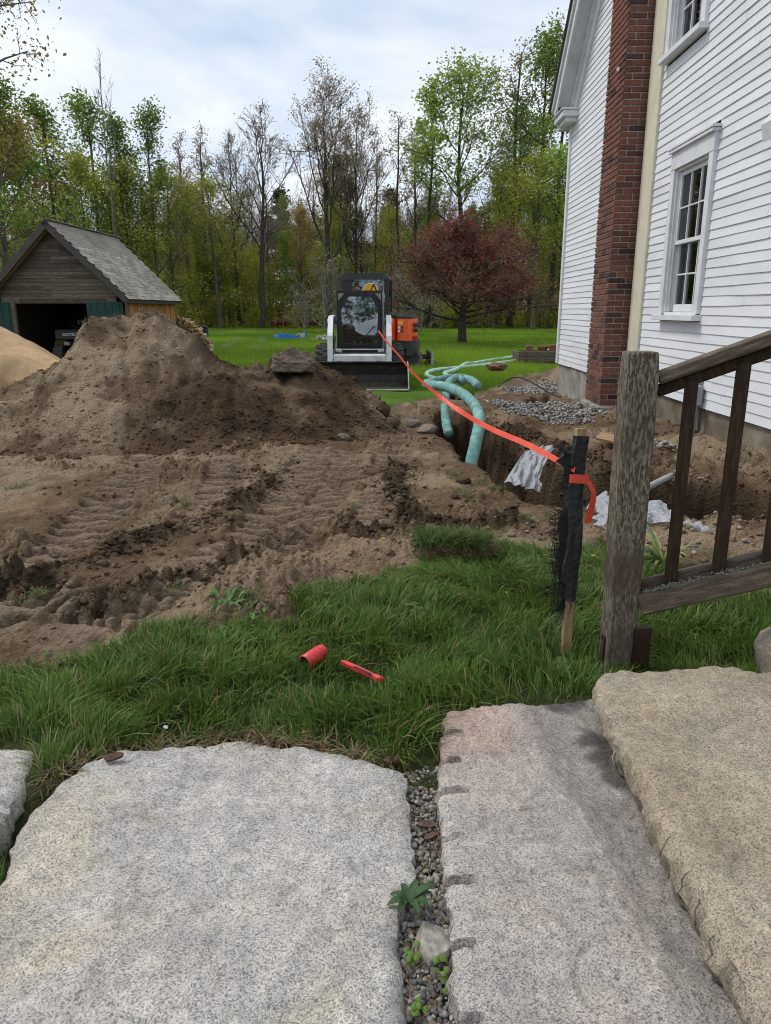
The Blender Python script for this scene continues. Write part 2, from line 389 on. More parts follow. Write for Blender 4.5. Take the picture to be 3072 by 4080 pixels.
def soil_material(name, bump=.55, cells=True):
    m = pmat(name, [(.28, (.55, .55, .55)), (.5, (.95, .95, .95)), (.72, (1.25, 1.22, 1.18))], scale=46, detail=10, rough=.95, spec=.12, bump=bump, bscale=55, bdist=.020,
                coord='World', attr='col', broughness=.72)
    if cells:                                       # crumb-shaped relief below the mesh resolution
        t = m.node_tree; N = t.nodes.new; L = t.links.new; bp = [q for q in t.nodes if q.type == 'BUMP'][0]; src = bp.inputs['Height'].links[0].from_socket; mp = [q for q in t.nodes if q.type == 'MAPPING'][0]
        acc = src
        for sc_, am in ((34, .9), (85, .6)):
            v = N('ShaderNodeTexVoronoi'); v.inputs['Scale'].default_value = sc_; v.inputs['Randomness'].default_value = 1; L(mp.outputs[0], v.inputs['Vector'])
            mu = N('ShaderNodeMath'); mu.operation = 'MULTIPLY_ADD'; L(v.outputs['Distance'], mu.inputs[0]); mu.inputs[1].default_value = -am; L(acc, mu.inputs[2]); acc = mu.outputs[0]
        L(acc, bp.inputs['Height'])
    return m
M_soil = soil_material('soil', .7)
ys = [-9, -6, -4, -2.5, -1.5, -.8, -.2, .3, .7, 1.0, 1.25, 1.45, 1.6, 1.72, 1.82, 1.9]
y = 1.96
while y < 13.5: ys.append(y); y *= 1.0036
while y < 420: ys.append(y); y *= 1.028
ys = np.array(ys)
us = np.concatenate([-np.geomspace(3.2, .605, 30), np.linspace(-.60, .54, 560), np.geomspace(.545, 3.2, 30)])
YY, UU = np.meshgrid(ys, us, indexing='ij')
XX = UU * np.maximum(YY, 2.0)
xf, yf_ = XX.ravel(), YY.ravel()
zf, mk, wet, clump, tr, clay, top_ = ground(xf, yf_)
nr, nc = XX.shape
idx = np.arange(nr * nc).reshape(nr, nc)
F = np.stack([idx[:-1, :-1], idx[:-1, 1:], idx[1:, 1:], idx[1:, :-1]], -1).reshape(-1, 4)
me = mesh('ground', np.stack([xf, yf_, zf], 1), F, M_soil, True)
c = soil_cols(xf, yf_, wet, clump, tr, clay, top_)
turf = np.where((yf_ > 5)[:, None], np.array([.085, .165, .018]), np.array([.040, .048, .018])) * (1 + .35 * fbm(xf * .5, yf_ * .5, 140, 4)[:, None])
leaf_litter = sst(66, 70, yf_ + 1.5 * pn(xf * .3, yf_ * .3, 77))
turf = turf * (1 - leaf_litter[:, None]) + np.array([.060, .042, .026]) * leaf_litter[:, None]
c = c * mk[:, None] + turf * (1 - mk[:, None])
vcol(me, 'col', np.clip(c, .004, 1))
tag(link('ground', me), kind='structure')

# ---- lumps: many small irregular pieces joined in one mesh
def ico():
    t = (1 + 5 ** .5) / 2
    V = np.array([(-1, t, 0), (1, t, 0), (-1, -t, 0), (1, -t, 0), (0, -1, t), (0, 1, t), (0, -1, -t), (0, 1, -t), (t, 0, -1), (t, 0, 1), (-t, 0, -1), (-t, 0, 1)], dtype=float)
    F = np.array([(0, 11, 5), (0, 5, 1), (0, 1, 7), (0, 7, 10), (0, 10, 11), (1, 5, 9), (5, 11, 4), (11, 10, 2), (10, 7, 6), (7, 1, 8), (3, 9, 4), (3, 4, 2), (3, 2, 6), (3, 6, 8), (3, 8, 9), (4, 9, 5), (2, 4, 11), (6, 2, 10), (8, 6, 7), (9, 8, 1)])
    return V / np.linalg.norm(V[0]), F
def lumps(P, S, C, rng, flatten=.75, jit=.28):
    V0, F0 = ico(); n = len(P)
    V = V0[None] * (1 + rng.uniform(-jit, jit, (n, 12, 1))) * np.stack([rng.uniform(.75, 1.3, n), rng.uniform(.7, 1.2, n), rng.uniform(.55, 1.0, n) * flatten], 1)[:, None]
    a = rng.uniform(0, 6.283, n); ca, sa = np.cos(a)[:, None], np.sin(a)[:, None]
    b = rng.uniform(-.6, .6, n); cb, sb = np.cos(b)[:, None], np.sin(b)[:, None]
    x, y, z = V[..., 0], V[..., 1], V[..., 2]
    y, z = y * cb - z * sb, y * sb + z * cb
    x, y = x * ca - y * sa, x * sa + y * ca
    V = np.stack([x, y, z], -1) * S[:, None, None] + P[:, None]
    F = (F0[None] + (np.arange(n) * 12)[:, None, None]).reshape(-1, 3)
    return V.reshape(-1, 3), F, np.repeat(C, 12, 0)
rng = np.random.default_rng(5)
def soil_crumbs(name, n, xr, yr, smin, smax, label, wfun=None, zfun=None, colfun=None, pw=3.2):
    x = rng.uniform(*xr, n); y = yr[0] + (yr[1] - yr[0]) * rng.uniform(0, 1, n) ** 1.6
    z, m, wet, cl, tr, cy, tp0 = ground(x, y)
    pr = m * (.18 + .8 * cl + .8 * wet + .9 * cy) * (1 - .8 * tr)
    k = rng.uniform(0, 1, n) < pr
    x, y, z, wet, cl, tr, cy, tp0 = (q[k] for q in (x, y, z, wet, cl, tr, cy, tp0))
    s = smin + (smax - smin) * rng.uniform(0, 1, len(x)) ** pw * (y / 4.0) ** .4
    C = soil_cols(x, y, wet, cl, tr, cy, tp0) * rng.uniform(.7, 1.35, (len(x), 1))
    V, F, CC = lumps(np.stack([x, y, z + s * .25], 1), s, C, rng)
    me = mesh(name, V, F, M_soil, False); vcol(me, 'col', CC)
    return tag(link(name, me), label, 'soil', kind='stuff')
soil_crumbs('soil_crumbs', 26000, (-4.2, 2.9), (2.2, 11.5), .003, .019, 'loose brown soil crumbs scattered over the churned ground')

# crumbly spoil on the ridges between the tyre tracks
n = 60000; x = rng.uniform(-2.8, 2.0, n); y = rng.uniform(2.6, 9.0, n); z, m, wt, cl, tr, cy, tp0 = ground(x, y)
bd = np.full(n, 9.0)
for pts, hw, hh in BERMS: bd = np.minimum(bd, segdist(x, y, pts)[0] / hw)
k = (rng.uniform(0, 1, n) < .85 * np.exp(-(bd / 1.1) ** 2) * m); x, y, z, wt, cl, tr, cy, tp0 = (q[k] for q in (x, y, z, wt, cl, tr, cy, tp0))
s = .004 + .020 * rng.uniform(0, 1, len(x)) ** 3; C = soil_cols(x, y, wt, cl, tr, cy, tp0) * rng.uniform(.8, 1.4, (len(x), 1)); V, F, CC = lumps(np.stack([x, y, z + s * .3], 1), s, C, rng, .85, .38)
me = mesh('ridge_crumbs', V, F, M_soil); vcol(me, 'col', CC); tag(link('soil_crumbs', me), 'dark crumbs of soil on the ridges between the tyre tracks', 'soil', kind='stuff')
def mound(name, x0, x1, y0, y1, step, hfun, cfun, mat, label, cat):
    xs = np.arange(x0, x1, step); yv = np.arange(y0, y1, step)
    X, Y = np.meshgrid(xs, yv, indexing='xy'); x, y = X.ravel(), Y.ravel()
    h, extra = hfun(x, y); g = G0(x, y) - .05
    z = np.where(h > .0, g + h, g + np.maximum(h, -.25))
    r, c_ = X.shape; idx = np.arange(r * c_).reshape(r, c_)
    F = np.stack([idx[:-1, :-1], idx[:-1, 1:], idx[1:, 1:], idx[1:, :-1]], -1).reshape(-1, 4)
    keep = (h[F] > -.12).any(1); F = F[keep]
    used = np.unique(F); rm = np.full(len(x), -1); rm[used] = np.arange(len(used))
    me = mesh(name, np.stack([x, y, z], 1)[used], rm[F], mat, True)
    vcol(me, 'col', np.clip(cfun(x, y, h, extra), .004, 1)[used])
    return tag(link(name, me), label, cat)

CREST = [(-260, 1700), (-120, 1640), (0, 1595), (60, 1540), (150, 1500), (240, 1450), (285, 1390), (312, 1315), (350, 1276), (480, 1272), (530, 1262), (580, 1252), (645, 1262),
         (700, 1312), (780, 1352), (815, 1400), (860, 1440), (930, 1464), (1000, 1470), (1060, 1462), (1100, 1450), (1200, 1450), (1265, 1452), (1330, 1482), (1400, 1532), (1480, 1592), (1550, 1655), (1620, 1720)]
YR = 8.3
cxz = [at_y(a, b, YR) for a, b in CREST]
CXs = np.array([p.x for p in cxz]); CZs = np.array([p.z for p in cxz]) - (G0(0, YR) - .05)
CXs = np.concatenate([[-7.5, -6.0], CXs, [.6]]); CZs = np.concatenate([[-.2, .05], CZs, [-.2]])
def hill(x, y):
    xw = x + .05 * pn(x * 2.2, y * 2.2, 201)
    cz = np.interp(xw, CXs, CZs)
    yfront = np.interp(x, [-7, -3.4, -1.8, -1.0, -.4, .1, .5], [6.3, 6.25, 6.35, 6.6, 7.0, 7.6, 8.2]) + .12 * pn(x * 1.5, y * .2, 202)
    yr = YR + .25 * pn(x * .8, 0 * y, 203)
    s = (y - yfront) / (yr - yfront)
    s = s + .05 * fbm(x * 2.0, y * 2.0, 204, 3)
    front = cz * np.clip(1.02 * s - .10 * s * s * (1 - s), -1, 1.0)
    # a second, lower heap of fresh soil spilling in front of the saddle
    c2 = .60 * np.exp(-((x + 1.75) / .75) ** 2); f2 = c2 * np.clip((y - 6.35) / 1.05, -.3, 1.0)
    front = np.maximum(front, np.where(y < 8.3, f2, -1))
    back = cz * (1 - np.maximum(0, (y - yr - .25)) / 1.35)
    h = np.minimum(front, np.where(y > yr, back, 9))
    h = np.where(s < 0, s * .35, h)
    up = sst(.02, .18, h)
    # scraped grooves down the right flank of the peak, crumbly clods elsewhere
    g = sst(-2.95, -2.5, x) * sst(-1.7, -2.1, x) * sst(.25, .6, h)
    groove = g * .045 * pn((x + .55 * h) * 9, y * 1.2, 205)
    crumb = .018 * np.abs(pn(x * 9, y * 9, 206)) + .020 * np.abs(pn(x * 4.3, y * 4.3, 207)) + .012 * np.abs(pn(x * 21, y * 21, 208)) + .006 * pn(x * 40, y * 40, 209)
    gul = -.05 * sst(.25, .0, np.abs(pn(x * 1.6 + .4 * y, y * .45, 211)))
    q1, _ = clods(x + .015 * pn(x * 20, y * 20, 213), y, .11, 931, .30); q2, _ = clods(x, y + .01 * pn(x * 20, y * 20, 214), .05, 935, .55); cl_ = sst(-.4, .4, pn(x * 1.3, y * 1.3, 215)) * (1 - g) + .25
    h = h + up * (crumb * 1.2 + cl_ * (.060 * q1 + .034 * q2) + groove + gul * .7 + .035 * fbm(x * 1.8, y * 1.8, 212, 3))
    return h, s
def hillcol(x, y, h, s):
    dry = np.array([.275, .210, .142]); mid = np.array([.140, .095, .059]); dark = np.array([.070, .044, .026])
    f = sst(-.35, .45, fbm(x * 1.1, y * 1.4, 221, 4) + .5 * fbm(x * 5, y * 5, 222, 3) + .25 * sst(-2.0, -2.8, x) - .12)
    c = mid + (dry - mid) * f[:, None]
    edge = x + .45 * (1.2 - h) * 0 + .25 * pn(x * 1.5, y * 1.5, 223)
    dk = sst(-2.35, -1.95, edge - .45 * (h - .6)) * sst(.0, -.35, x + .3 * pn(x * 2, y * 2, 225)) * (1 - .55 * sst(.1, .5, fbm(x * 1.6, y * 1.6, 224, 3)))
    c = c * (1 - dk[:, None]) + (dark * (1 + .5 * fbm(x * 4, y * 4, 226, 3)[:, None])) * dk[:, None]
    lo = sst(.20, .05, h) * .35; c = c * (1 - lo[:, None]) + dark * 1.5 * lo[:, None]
    return c
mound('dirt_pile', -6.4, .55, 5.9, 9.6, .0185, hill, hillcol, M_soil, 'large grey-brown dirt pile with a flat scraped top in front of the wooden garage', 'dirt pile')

# crumbs on the heap
n = 11000; x = rng.uniform(-6, .1, n); y = rng.uniform(6.2, 8.5, n); h, s = hill(x, y); k = (h > .03); x, y, h, s = x[k], y[k], h[k], s[k]
k = rng.uniform(0, 1, len(x)) < (.25 + .75 * sst(.5, .1, h)); x, y, h, s = x[k], y[k], h[k], s[k]
sz = .005 + .022 * rng.uniform(0, 1, len(x)) ** 4
V, F, CC = lumps(np.stack([x, y, G0(x, y) - .05 + h + sz * .2], 1), sz, hillcol(x, y, h, s) * rng.uniform(1.0, 1.75, (len(x), 1)), rng)
me = mesh('heap_crumbs', V, F, M_soil); vcol(me, 'col', CC); tag(link('soil_crumbs', me), 'loose crumbs of soil lying on the large dirt pile', 'soil', kind='stuff')

# sand pile on the left
def sandh(x, y):
    r = np.hypot((x + 7.35) / 1.0, (y - 13.2) / .95)
    h = 1.58 - .62 * np.maximum(r, .22) + .05 * fbm(x * 1.2, y * 1.2, 231, 3)
    bite = sst(1.0, .25, np.hypot((x + 6.15 + .25 * pn(x * 2, y * 2, 235)) / .62, (y - 11.55) / .95)); h = h - .34 * bite * sst(0, .5, h)      # dug-out hollow
    up = sst(0, .1, h)
    h = h + up * (.010 * pn(x * 9, y * 9, 232) + .006 * pn(x * 24, y * 24, 233) + .02 * bite * np.abs(pn(x * 7, y * 7, 234)))
    return h, bite
def sandcol(x, y, h, b):
    c = np.array([.50, .345, .195]) * (1 + .22 * fbm(x * 1.5, y * 1.5, 241, 4)[:, None])
    m = sst(.2, .75, b + .35 * fbm(x * 3, y * 3, 242, 3)) * .62
    return c * (1 - m[:, None]) + np.array([.235, .140, .075]) * m[:, None]
M_sand = soil_material('sand', .25, False)
mound('sand_pile', -10.3, -3.9, 10.1, 16.5, .035, sandh, sandcol, M_sand, 'pale yellow sand pile with a dug-out hollow at the left edge', 'sand pile')

# ---- single stones and clods
def boulder_mesh(name, seed, mat, sub=3, jit=.35, sharp=.0, smooth=True):
    bm = bmesh.new(); bmesh.ops.create_icosphere(bm, subdivisions=sub, radius=1)
    r = random.Random(seed); off = [r.uniform(-50, 50) for _ in range(3)]
    from mathutils import noise as mn
    planes = [(Vector((r.gauss(0, 1), r.gauss(0, 1), r.gauss(0, 1))).normalized(), r.uniform(.55, .85)) for _ in range(9)]
    for v in bm.verts:
        p = v.co.copy()
        for n_, d in planes:
            t = p.dot(n_)
            if t > d: p -= n_ * (t - d) * .9
        p *= 1 + jit * (.5 * mn.noise(p * 1.6 + Vector(off)) + .3 * mn.noise(p * 4 + Vector(off)) + .15 * mn.noise(p * 9 + Vector(off)))
        v.co = p
    me = bpy.data.meshes.new(name); bm.to_mesh(me); bm.free(); me.materials.append(mat)
    if smooth: me.polygons.foreach_set('use_smooth', np.ones(len(me.polygons), dtype=bool)); me.set_sharp_from_angle(angle=R(38))
    return me
M_clod = pmat('clod_soil', [(.3, (.075, .044, .027)), (.5, (.14, .09, .057)), (.7, (.25, .18, .125))], scale=9, rough=.95, spec=.1, bump=.6, bscale=26, bdist=.02, objrand=.35)
M_rock = pmat('field_stone', [(.3, (.10, .078, .06)), (.5, (.18, .145, .115)), (.7, (.28, .24, .20))], scale=7, rough=.85, bump=.4, bscale=24, bdist=.02, objrand=.25)
CL = [boulder_mesh('clod', 60 + i, M_clod, 3, .6) for i in range(5)]
RK = [boulder_mesh('stone', 80 + i, M_rock, 3, .3) for i in range(4)]
def put(kind, px, py, wpx, z=None, hr=.7, Y=None, label=None, rz=None, group=None):
    P = at_y(px, py, Y) if Y else at_z(px, py, 0)
    zz_ = (P.z if Y else gz(P.x, P.y)) if z is None else z
    s = wpx / FOC * P.y * .52
    o = link('soil_clod' if kind == 'c' else 'stone', random.choice(CL if kind == 'c' else RK))
    o.location = (P.x, P.y, zz_ + s * hr * .35); o.scale = (s, s * random.uniform(.75, 1.0), s * hr); o.rotation_euler = (random.uniform(-.2, .2), random.uniform(-.2, .2), random.uniform(0, 6.28) if rz is None else rz)
    tag(o, label, 'soil clod' if kind == 'c' else 'stone', group); return o
put('c', 1845, 1912, 62, label='squarish brown soil clod beside a grass tuft left of the draped netting')
put('c', 1812, 1965, 38, label='small brown clod just below the squarish clod by the trench')
put('c', 1078, 1748, 130, hr=.42, label='long flat-topped clod at the foot of the dirt pile')
put('s', 1370, 1738, 75, hr=.6, label='pale rounded stone at the right foot of the dirt pile')
put('c', 300, 1835, 60, label='dark clod at the left foot of the dirt pile'); put('c', 250, 1822, 55, label='dark clod left of its neighbour at the dirt pile foot')
put('c', 510, 1790, 70, hr=.5, label='wide low clod in the middle of the dirt pile foot')
put('c', 160, 1830, 45, label='small grey clod at the far left dirt pile foot')
put('c', 1020, 1870, 60, hr=.6, label='crumbly clod between the two ridged tyre tracks')
put('c', 880, 2050, 70, hr=.6, label='dark broken clod on the soil ridge between the tyre tracks')
put('c', 700, 2080, 60, hr=.5, label='dark clod on the soil ridge left of its neighbour')
put('c', 1500, 1880, 80, hr=.6, label='reddish brown clod right of the tyre tracks below the dirt pile')
put('c', 1420, 2080, 90, hr=.5, label='broad reddish clod in the middle of the churned soil')
put('c', 1560, 2030, 60, hr=.5, label='brown clod right of the broad reddish clod')
put('c', 1520, 1650, 95, Y=8.2, hr=.8, label='big grey clod on the right slope of the dirt pile below the bucket')
put('c', 1560, 1690, 75, Y=8.0, hr=.7, label='grey clod in front of the bucket at the dirt pile end')
put('c', 1500, 1600, 50, Y=8.6, hr=.8, label='dark round clod near the top right of the dirt pile slope')
put('s', 1700, 1720, 90, hr=.5, Y=7.4, label='grey flat stone left of the trench edge')
put('s', 1640, 1690, 80, hr=.5, Y=7.8, label='grey stone between the dirt pile and the pipes')
put('c', 1840, 1580, 60, Y=8.9, label='dark clod heaped between the two pipe ends')
put('c', 1800, 1570, 75, Y=9.2, hr=.9, label='dark clod under the short pipe bend')
put('c', 1870, 1600, 65, Y=8.7, hr=.8, label='dark clod right of the short pipe bend')
put('c', 1975, 1466, 95, Y=14.6, hr=.35, label='brown clod heap lying on the lawn by the far pipes')
put('s', 1890, 2150, 34, label='pale pebble on the soil above the sod clump'); put('s', 2040, 2120, 36, label='grey pebble on the soil left of the black stake')
put('s', 2000, 2160, 46, hr=.5, label='angular pebble above the sod clump, left of the black stake')
put('s', 2090, 2180, 30, hr=.5, label='small pale pebble beside the black stake fringe')
put('s', 2330, 2180, 50, hr=.4, label='flat pale stone between the black stake and the railing post'); put('s', 2370, 2170, 36, hr=.5, label='little pale stone left of the railing post')
put('s', 2655, 1955, 40, label='pale stone behind the first baluster'); put('s', 2940, 1985, 36, label='white stone right of the second baluster')
put('s', 2820, 2140, 40, hr=.5, label='grey stone behind the second baluster'); put('s', 2985, 2140, 44, hr=.5, label='grey stone behind the third baluster')
put('c', 1030, 2430, 46, hr=.6, label='pinkish clod at the near end of the dry clay heap'); put('c', 1550, 2240, 55, hr=.6, label='tan clod at the right end of the dry clay heap')
put('c', 395, 2285, 60, hr=.5, label='dark clod in the tyre marks at the left'); put('c', 610, 2310, 44, hr=.5, label='brown clod in the tyre marks above the grass edge')
# big slab-sided clod on top of the saddle
def clay_block():
    bm = bmesh.new(); bmesh.ops.create_cube(bm, size=2); bmesh.ops.subdivide_edges(bm, edges=bm.edges, cuts=13, use_grid_fill=True)
    from mathutils import noise as mn
    for v in bm.verts:
        q = v.co.copy(); pk = .55 * (1 - min(1, abs(q.x + .05) / .95)) if q.z > 0 else 0
        q.x *= 1 - .10 * max(0, q.z); q.y *= 1 - .25 * max(0, q.z); q.z = q.z * .75 + pk * (q.z > .9)
        n_ = mn.noise(q * 1.7) * .16 + mn.noise(q * 4.5) * .08 + mn.noise(q * 11) * .035; q *= 1 + n_
        ck = abs(mn.noise(Vector((q.x * 2.3, q.z * .8, q.y * .6)) + Vector((4, 2, 9)))); q.y += .10 * max(0, 1 - ck / .05) * (q.y < -.5); v.co = q
    me = bpy.data.meshes.new('clay_block'); bm.to_mesh(me); bm.free(); me.materials.append(M_clay); return me
M_clay = pmat('grey_clay', [(.3, (.12, .09, .065)), (.5, (.20, .16, .12)), (.7, (.27, .225, .175))], scale=3, rough=.95, bump=.5, bscale=11, bdist=.06, spec=.1)
b = link('soil_block', clay_block()); p = at_y(1172, 1442, 8.05); b.location = (p.x, p.y, p.z - .02); b.scale = (.225, .17, .125); b.rotation_euler = (R(-8), R(2), R(8))
tag(b, 'large cracked block of grey clay on the saddle of the dirt pile', 'clay block')
# gravel by the house
def gravel(name, poly, n, smin, smax, label, cols, lift=.0):
    xs_ = [p[0] for p in poly]; ys_ = [p[1] for p in poly]
    x = rng.uniform(min(xs_), max(xs_), n * 3); y = rng.uniform(min(ys_), max(ys_), n * 3)
    d = polydist(x, y, poly); k = rng.uniform(0, 1, len(x)) < sst(.22, -.12, d + .12 * pn(x * 5, y * 5, 301)); x, y = x[k][:n], y[k][:n]
    z = ground(x, y)[0]; s = rng.uniform(smin, smax, len(x))
    C = np.array(cols)[rng.integers(0, len(cols), len(x))] * rng.uniform(.7, 1.25, (len(x), 1))
    V, F, CC = lumps(np.stack([x, y, z + s * .35 + lift * rng.uniform(0, 1, len(x))], 1), s, C, rng, .8, .25)
    me = mesh(name, V, F, M_gravel); vcol(me, 'col', CC); return tag(link('gravel', me), label, 'gravel', kind='stuff')
M_gravel = pmat('gravel_stone', [(.3, (.7, .7, .7)), (.7, (1.2, 1.2, 1.2))], scale=60, rough=.8, coord='World', attr='col', bump=.2)
GC = [(.40, .39, .38), (.31, .31, .32), (.22, .21, .20), (.45, .42, .38), (.15, .14, .14), (.30, .25, .20)]
gravel('gravel_strip', [(1.62, 12.3), (2.15, 11.3), (2.75, 10.9), (2.75, 9.4), (2.45, 8.7), (2.05, 8.2), (1.72, 9.0), (1.62, 10.4)], 3600, .009, .024, 'grey crushed stone spread beside the brick chimney', GC, .03)
gravel('gravel_heap', [(2.05, 7.2), (2.6, 7.1), (2.5, 6.4), (2.15, 6.5)], 380, .010, .026, 'crushed stone sliding down behind the black stake', GC, .02)
gravel('gravel_corner', [(2.3, 14.6), (3.2, 15.2), (3.3, 13.6), (2.6, 13.4)], 500, .014, .030, 'crushed stone past the house corner', GC, .02)
gravel('stony_soil', [(1.3, 4.6), (1.5, 3.3), (2.9, 2.9), (2.9, 5.2), (2.0, 5.4)], 620, .006, .022, 'stones strewn on the soil behind the railing', [(.15, .105, .072), (.20, .15, .11), (.32, .27, .22), (.11, .075, .05)], .0)
gravel('stony_soil_left', [(.35, 4.2), (.7, 3.95), (1.2, 3.8), (1.2, 4.2), (.8, 4.4)], 90, .004, .014, 'pebbles on the soil left of the black stake', [(.17, .12, .085), (.24, .19, .15), (.30, .26, .22)], .0)
# ---------------------------------------------------------------- granite slabs
def granite(name, cols, big, warm=1.0, bump=.35):
    m = pmat(name, cols, scale=320, detail=4, rough=.85, spec=.25, bump=bump, bscale=70, bdist=.006, coord='World', big=big, broughness=.55)
    t = m.node_tree; b = t.nodes['Principled BSDF']; N = t.nodes.new; L = t.links.new
    src = b.inputs['Base Color'].links[0].from_socket
    g = N('ShaderNodeNewGeometry')
    v = N('ShaderNodeTexVoronoi'); v.inputs['Scale'].default_value = 330; L(g.outputs['Position'], v.inputs['Vector'])   # single mineral grains
    r = N('ShaderNodeValToRGB'); e = r.color_ramp.elements; e[0].position = .0; e[0].color = (.42, .42, .44, 1); e[1].position = 1; e[1].color = (1.32, 1.27, 1.18, 1)
    q = e.new(.22); q.color = (.66, .66, .68, 1); q = e.new(.30); q.color = (1.02, 1.0, .98, 1)
    sp = N('ShaderNodeSeparateColor'); L(v.outputs['Color'], sp.inputs[0]); L(sp.outputs[0], r.inputs[0])
    x = N('ShaderNodeMix'); x.data_type = 'RGBA'; x.blend_type = 'MULTIPLY'; x.inputs['Factor'].default_value = .95
    L(src, x.inputs['A']); L(r.outputs[0], x.inputs['B'])
    for sc_, lo, hi in ((7.0, .82, 1.10), (30.0, .80, 1.14)):    # weathering blotches
        nn = N('ShaderNodeTexNoise'); nn.inputs['Scale'].default_value = sc_; nn.inputs['Detail'].default_value = 7; nn.inputs['Roughness'].default_value = .7; L(g.outputs['Position'], nn.inputs['Vector'])
        rr_ = N('ShaderNodeValToRGB'); rr_.color_ramp.elements[0].position = .34; rr_.color_ramp.elements[0].color = (lo, lo, lo, 1); rr_.color_ramp.elements[1].position = .62; rr_.color_ramp.elements[1].color = (hi, hi * .99, hi * .97, 1); L(nn.outputs['Fac'], rr_.inputs[0])
        xx = N('ShaderNodeMix'); xx.data_type = 'RGBA'; xx.blend_type = 'MULTIPLY'; xx.inputs['Factor'].default_value = 1; L(x.outputs['Result'], xx.inputs['A']); L(rr_.outputs[0], xx.inputs['B']); x = xx
    at = N('ShaderNodeAttribute'); at.attribute_name = 'col'
    y = N('ShaderNodeMix'); y.data_type = 'RGBA'; y.blend_type = 'MULTIPLY'; y.inputs['Factor'].default_value = 1
    L(x.outputs['Result'], y.inputs['A']); L(at.outputs['Color'], y.inputs['B']); L(y.outputs['Result'], b.inputs['Base Color'])
    return m
M_gran = granite('grey_granite', [(.30, (.185, .188, .202)), (.45, (.335, .33, .33)), (.58, (.45, .438, .425)), (.72, (.53, .505, .465))], (3.0, (.38, .34, .285), .35))
M_gran2 = granite('pink_grey_granite', [(.30, (.165, .165, .185)), (.45, (.295, .285, .285)), (.58, (.40, .375, .355)), (.72, (.48, .42, .37))], (3.4, (.37, .295, .255), .35))
M_tan = granite('tan_granite', [(.28, (.145, .126, .100)), (.45, (.275, .242, .195)), (.6, (.39, .345, .285)), (.75, (.48, .435, .37))], (2.2, (.26, .215, .155), .55))
def slab(name, poly, top, thick, step, mat, label, seed, surf=.010, round_=.035, extra=None, tilt=(0, 0), colf=None, jag=.012):
    poly = [tuple(p) for p in poly]
    xs_ = [p[0] for p in poly]; ys_ = [p[1] for p in poly]
    x, y = np.meshgrid(np.arange(min(xs_) - .06, max(xs_) + .06, step), np.arange(min(ys_) - .06, max(ys_) + .06, step)); sh = x.shape; x = x.ravel(); y = y.ravel()
    d = polydist(x, y, poly) + jag * pn(x * 14, y * 14, seed) + jag * .6 * pn(x * 37, y * 37, seed + 1)
    t = np.clip(-d / round_, 0, 1)
    z = top + surf * (fbm(x * 2.2, y * 2.2, seed + 2, 3) + .5 * np.abs(fbm(x * 6, y * 6, seed + 3, 3))) - round_ * .55 * (1 - np.sqrt(1 - (1 - t) ** 2)) + tilt[0] * (x - np.mean(xs_)) + tilt[1] * (y - np.mean(ys_))
    # shallow flaked scars with a sharp rim
    sc_ = fbm(x * 1.7 + 5, y * 1.7, seed + 6, 4); z = z - .005 * sst(.24, .26, sc_) - .004 * sst(.46, .48, sc_) + .003 * pn(x * 30, y * 30, seed + 4) + .002 * pn(x * 70, y * 70, seed + 5)
    if extra is not None: z = z + extra(x, y, d)
    I = np.arange(len(x)).reshape(sh); F = np.stack([I[:-1, :-1], I[:-1, 1:], I[1:, 1:], I[1:, :-1]], -1).reshape(-1, 4)
    F = F[(d[F] < -.001).all(1)]
    E = np.concatenate([F[:, [0, 1]], F[:, [1, 2]], F[:, [2, 3]], F[:, [3, 0]]]); key = np.sort(E, 1); kk = key[:, 0].astype(np.int64) * len(x) + key[:, 1]
    un, inv, cnt_ = np.unique(kk, return_inverse=True, return_counts=True); be = E[cnt_[inv] == 1]       # open border edges, in face order
    bv = np.unique(be); x = x.copy(); y = y.copy()
    dj = lambda a, b_: polydist(a, b_, poly) + jag * pn(a * 14, b_ * 14, seed) + jag * .6 * pn(a * 37, b_ * 37, seed + 1)
    ga = (polydist(x[bv] + 2e-3, y[bv], poly) - polydist(x[bv] - 2e-3, y[bv], poly)) / 4e-3; gb = (polydist(x[bv], y[bv] + 2e-3, poly) - polydist(x[bv], y[bv] - 2e-3, poly)) / 4e-3
    gn = np.hypot(ga, gb) + 1e-6; ga, gb = ga / gn, gb / gn; dv = d[bv]; x[bv] -= ga * dv; y[bv] -= gb * dv; z[bv] = np.minimum(z[bv], top - round_ * .42 + .006 * pn(x[bv] * 20, y[bv] * 20, seed + 9))
    C = (colf(x, y, d) if colf is not None else np.ones((len(x), 3))) * (1 + .10 * fbm(x * 4, y * 4, seed + 8, 4)[:, None])
    pos = {int(v): i for i, v in enumerate(bv)}; nb_ = len(bv); lev = 7; rows = []; z0_ = z[bv]
    for k in range(1, lev + 1):                     # rough, undercut sides
        t = k / lev; zz_ = z0_ * (1 - t) + (top - thick) * t; a_ = x[bv] * 1.0 + y[bv] * 1.0; b_ = zz_
        off = .010 * math.sin(min(1, t * 2) * 1.57) - .030 * t * t + .012 * pn((x[bv] - y[bv]) * 16 + 3 * b_, b_ * 30, seed + 11) + .007 * pn(a_ * 40, b_ * 60, seed + 12)
        rows.append(np.stack([x[bv] + ga * off, y[bv] + gb * off, zz_ + .004 * pn(a_ * 30, b_ * 30, seed + 13)], 1))
    u = np.unique(F); rm = np.full(len(x), -1); rm[u] = np.arange(len(u)); VV = np.stack([x, y, z], 1)[u]; base_ = len(u)
    FF = [rm[F]]; e0 = np.array([pos[int(a)] for a in be[:, 0]]); e1 = np.array([pos[int(a)] for a in be[:, 1]]); up_i = rm[bv]
    for k in range(lev):
        dn = base_ + k * nb_ + np.arange(nb_); FF.append(np.stack([up_i[e1], up_i[e0], dn[e0], dn[e1]], 1)); up_i = dn
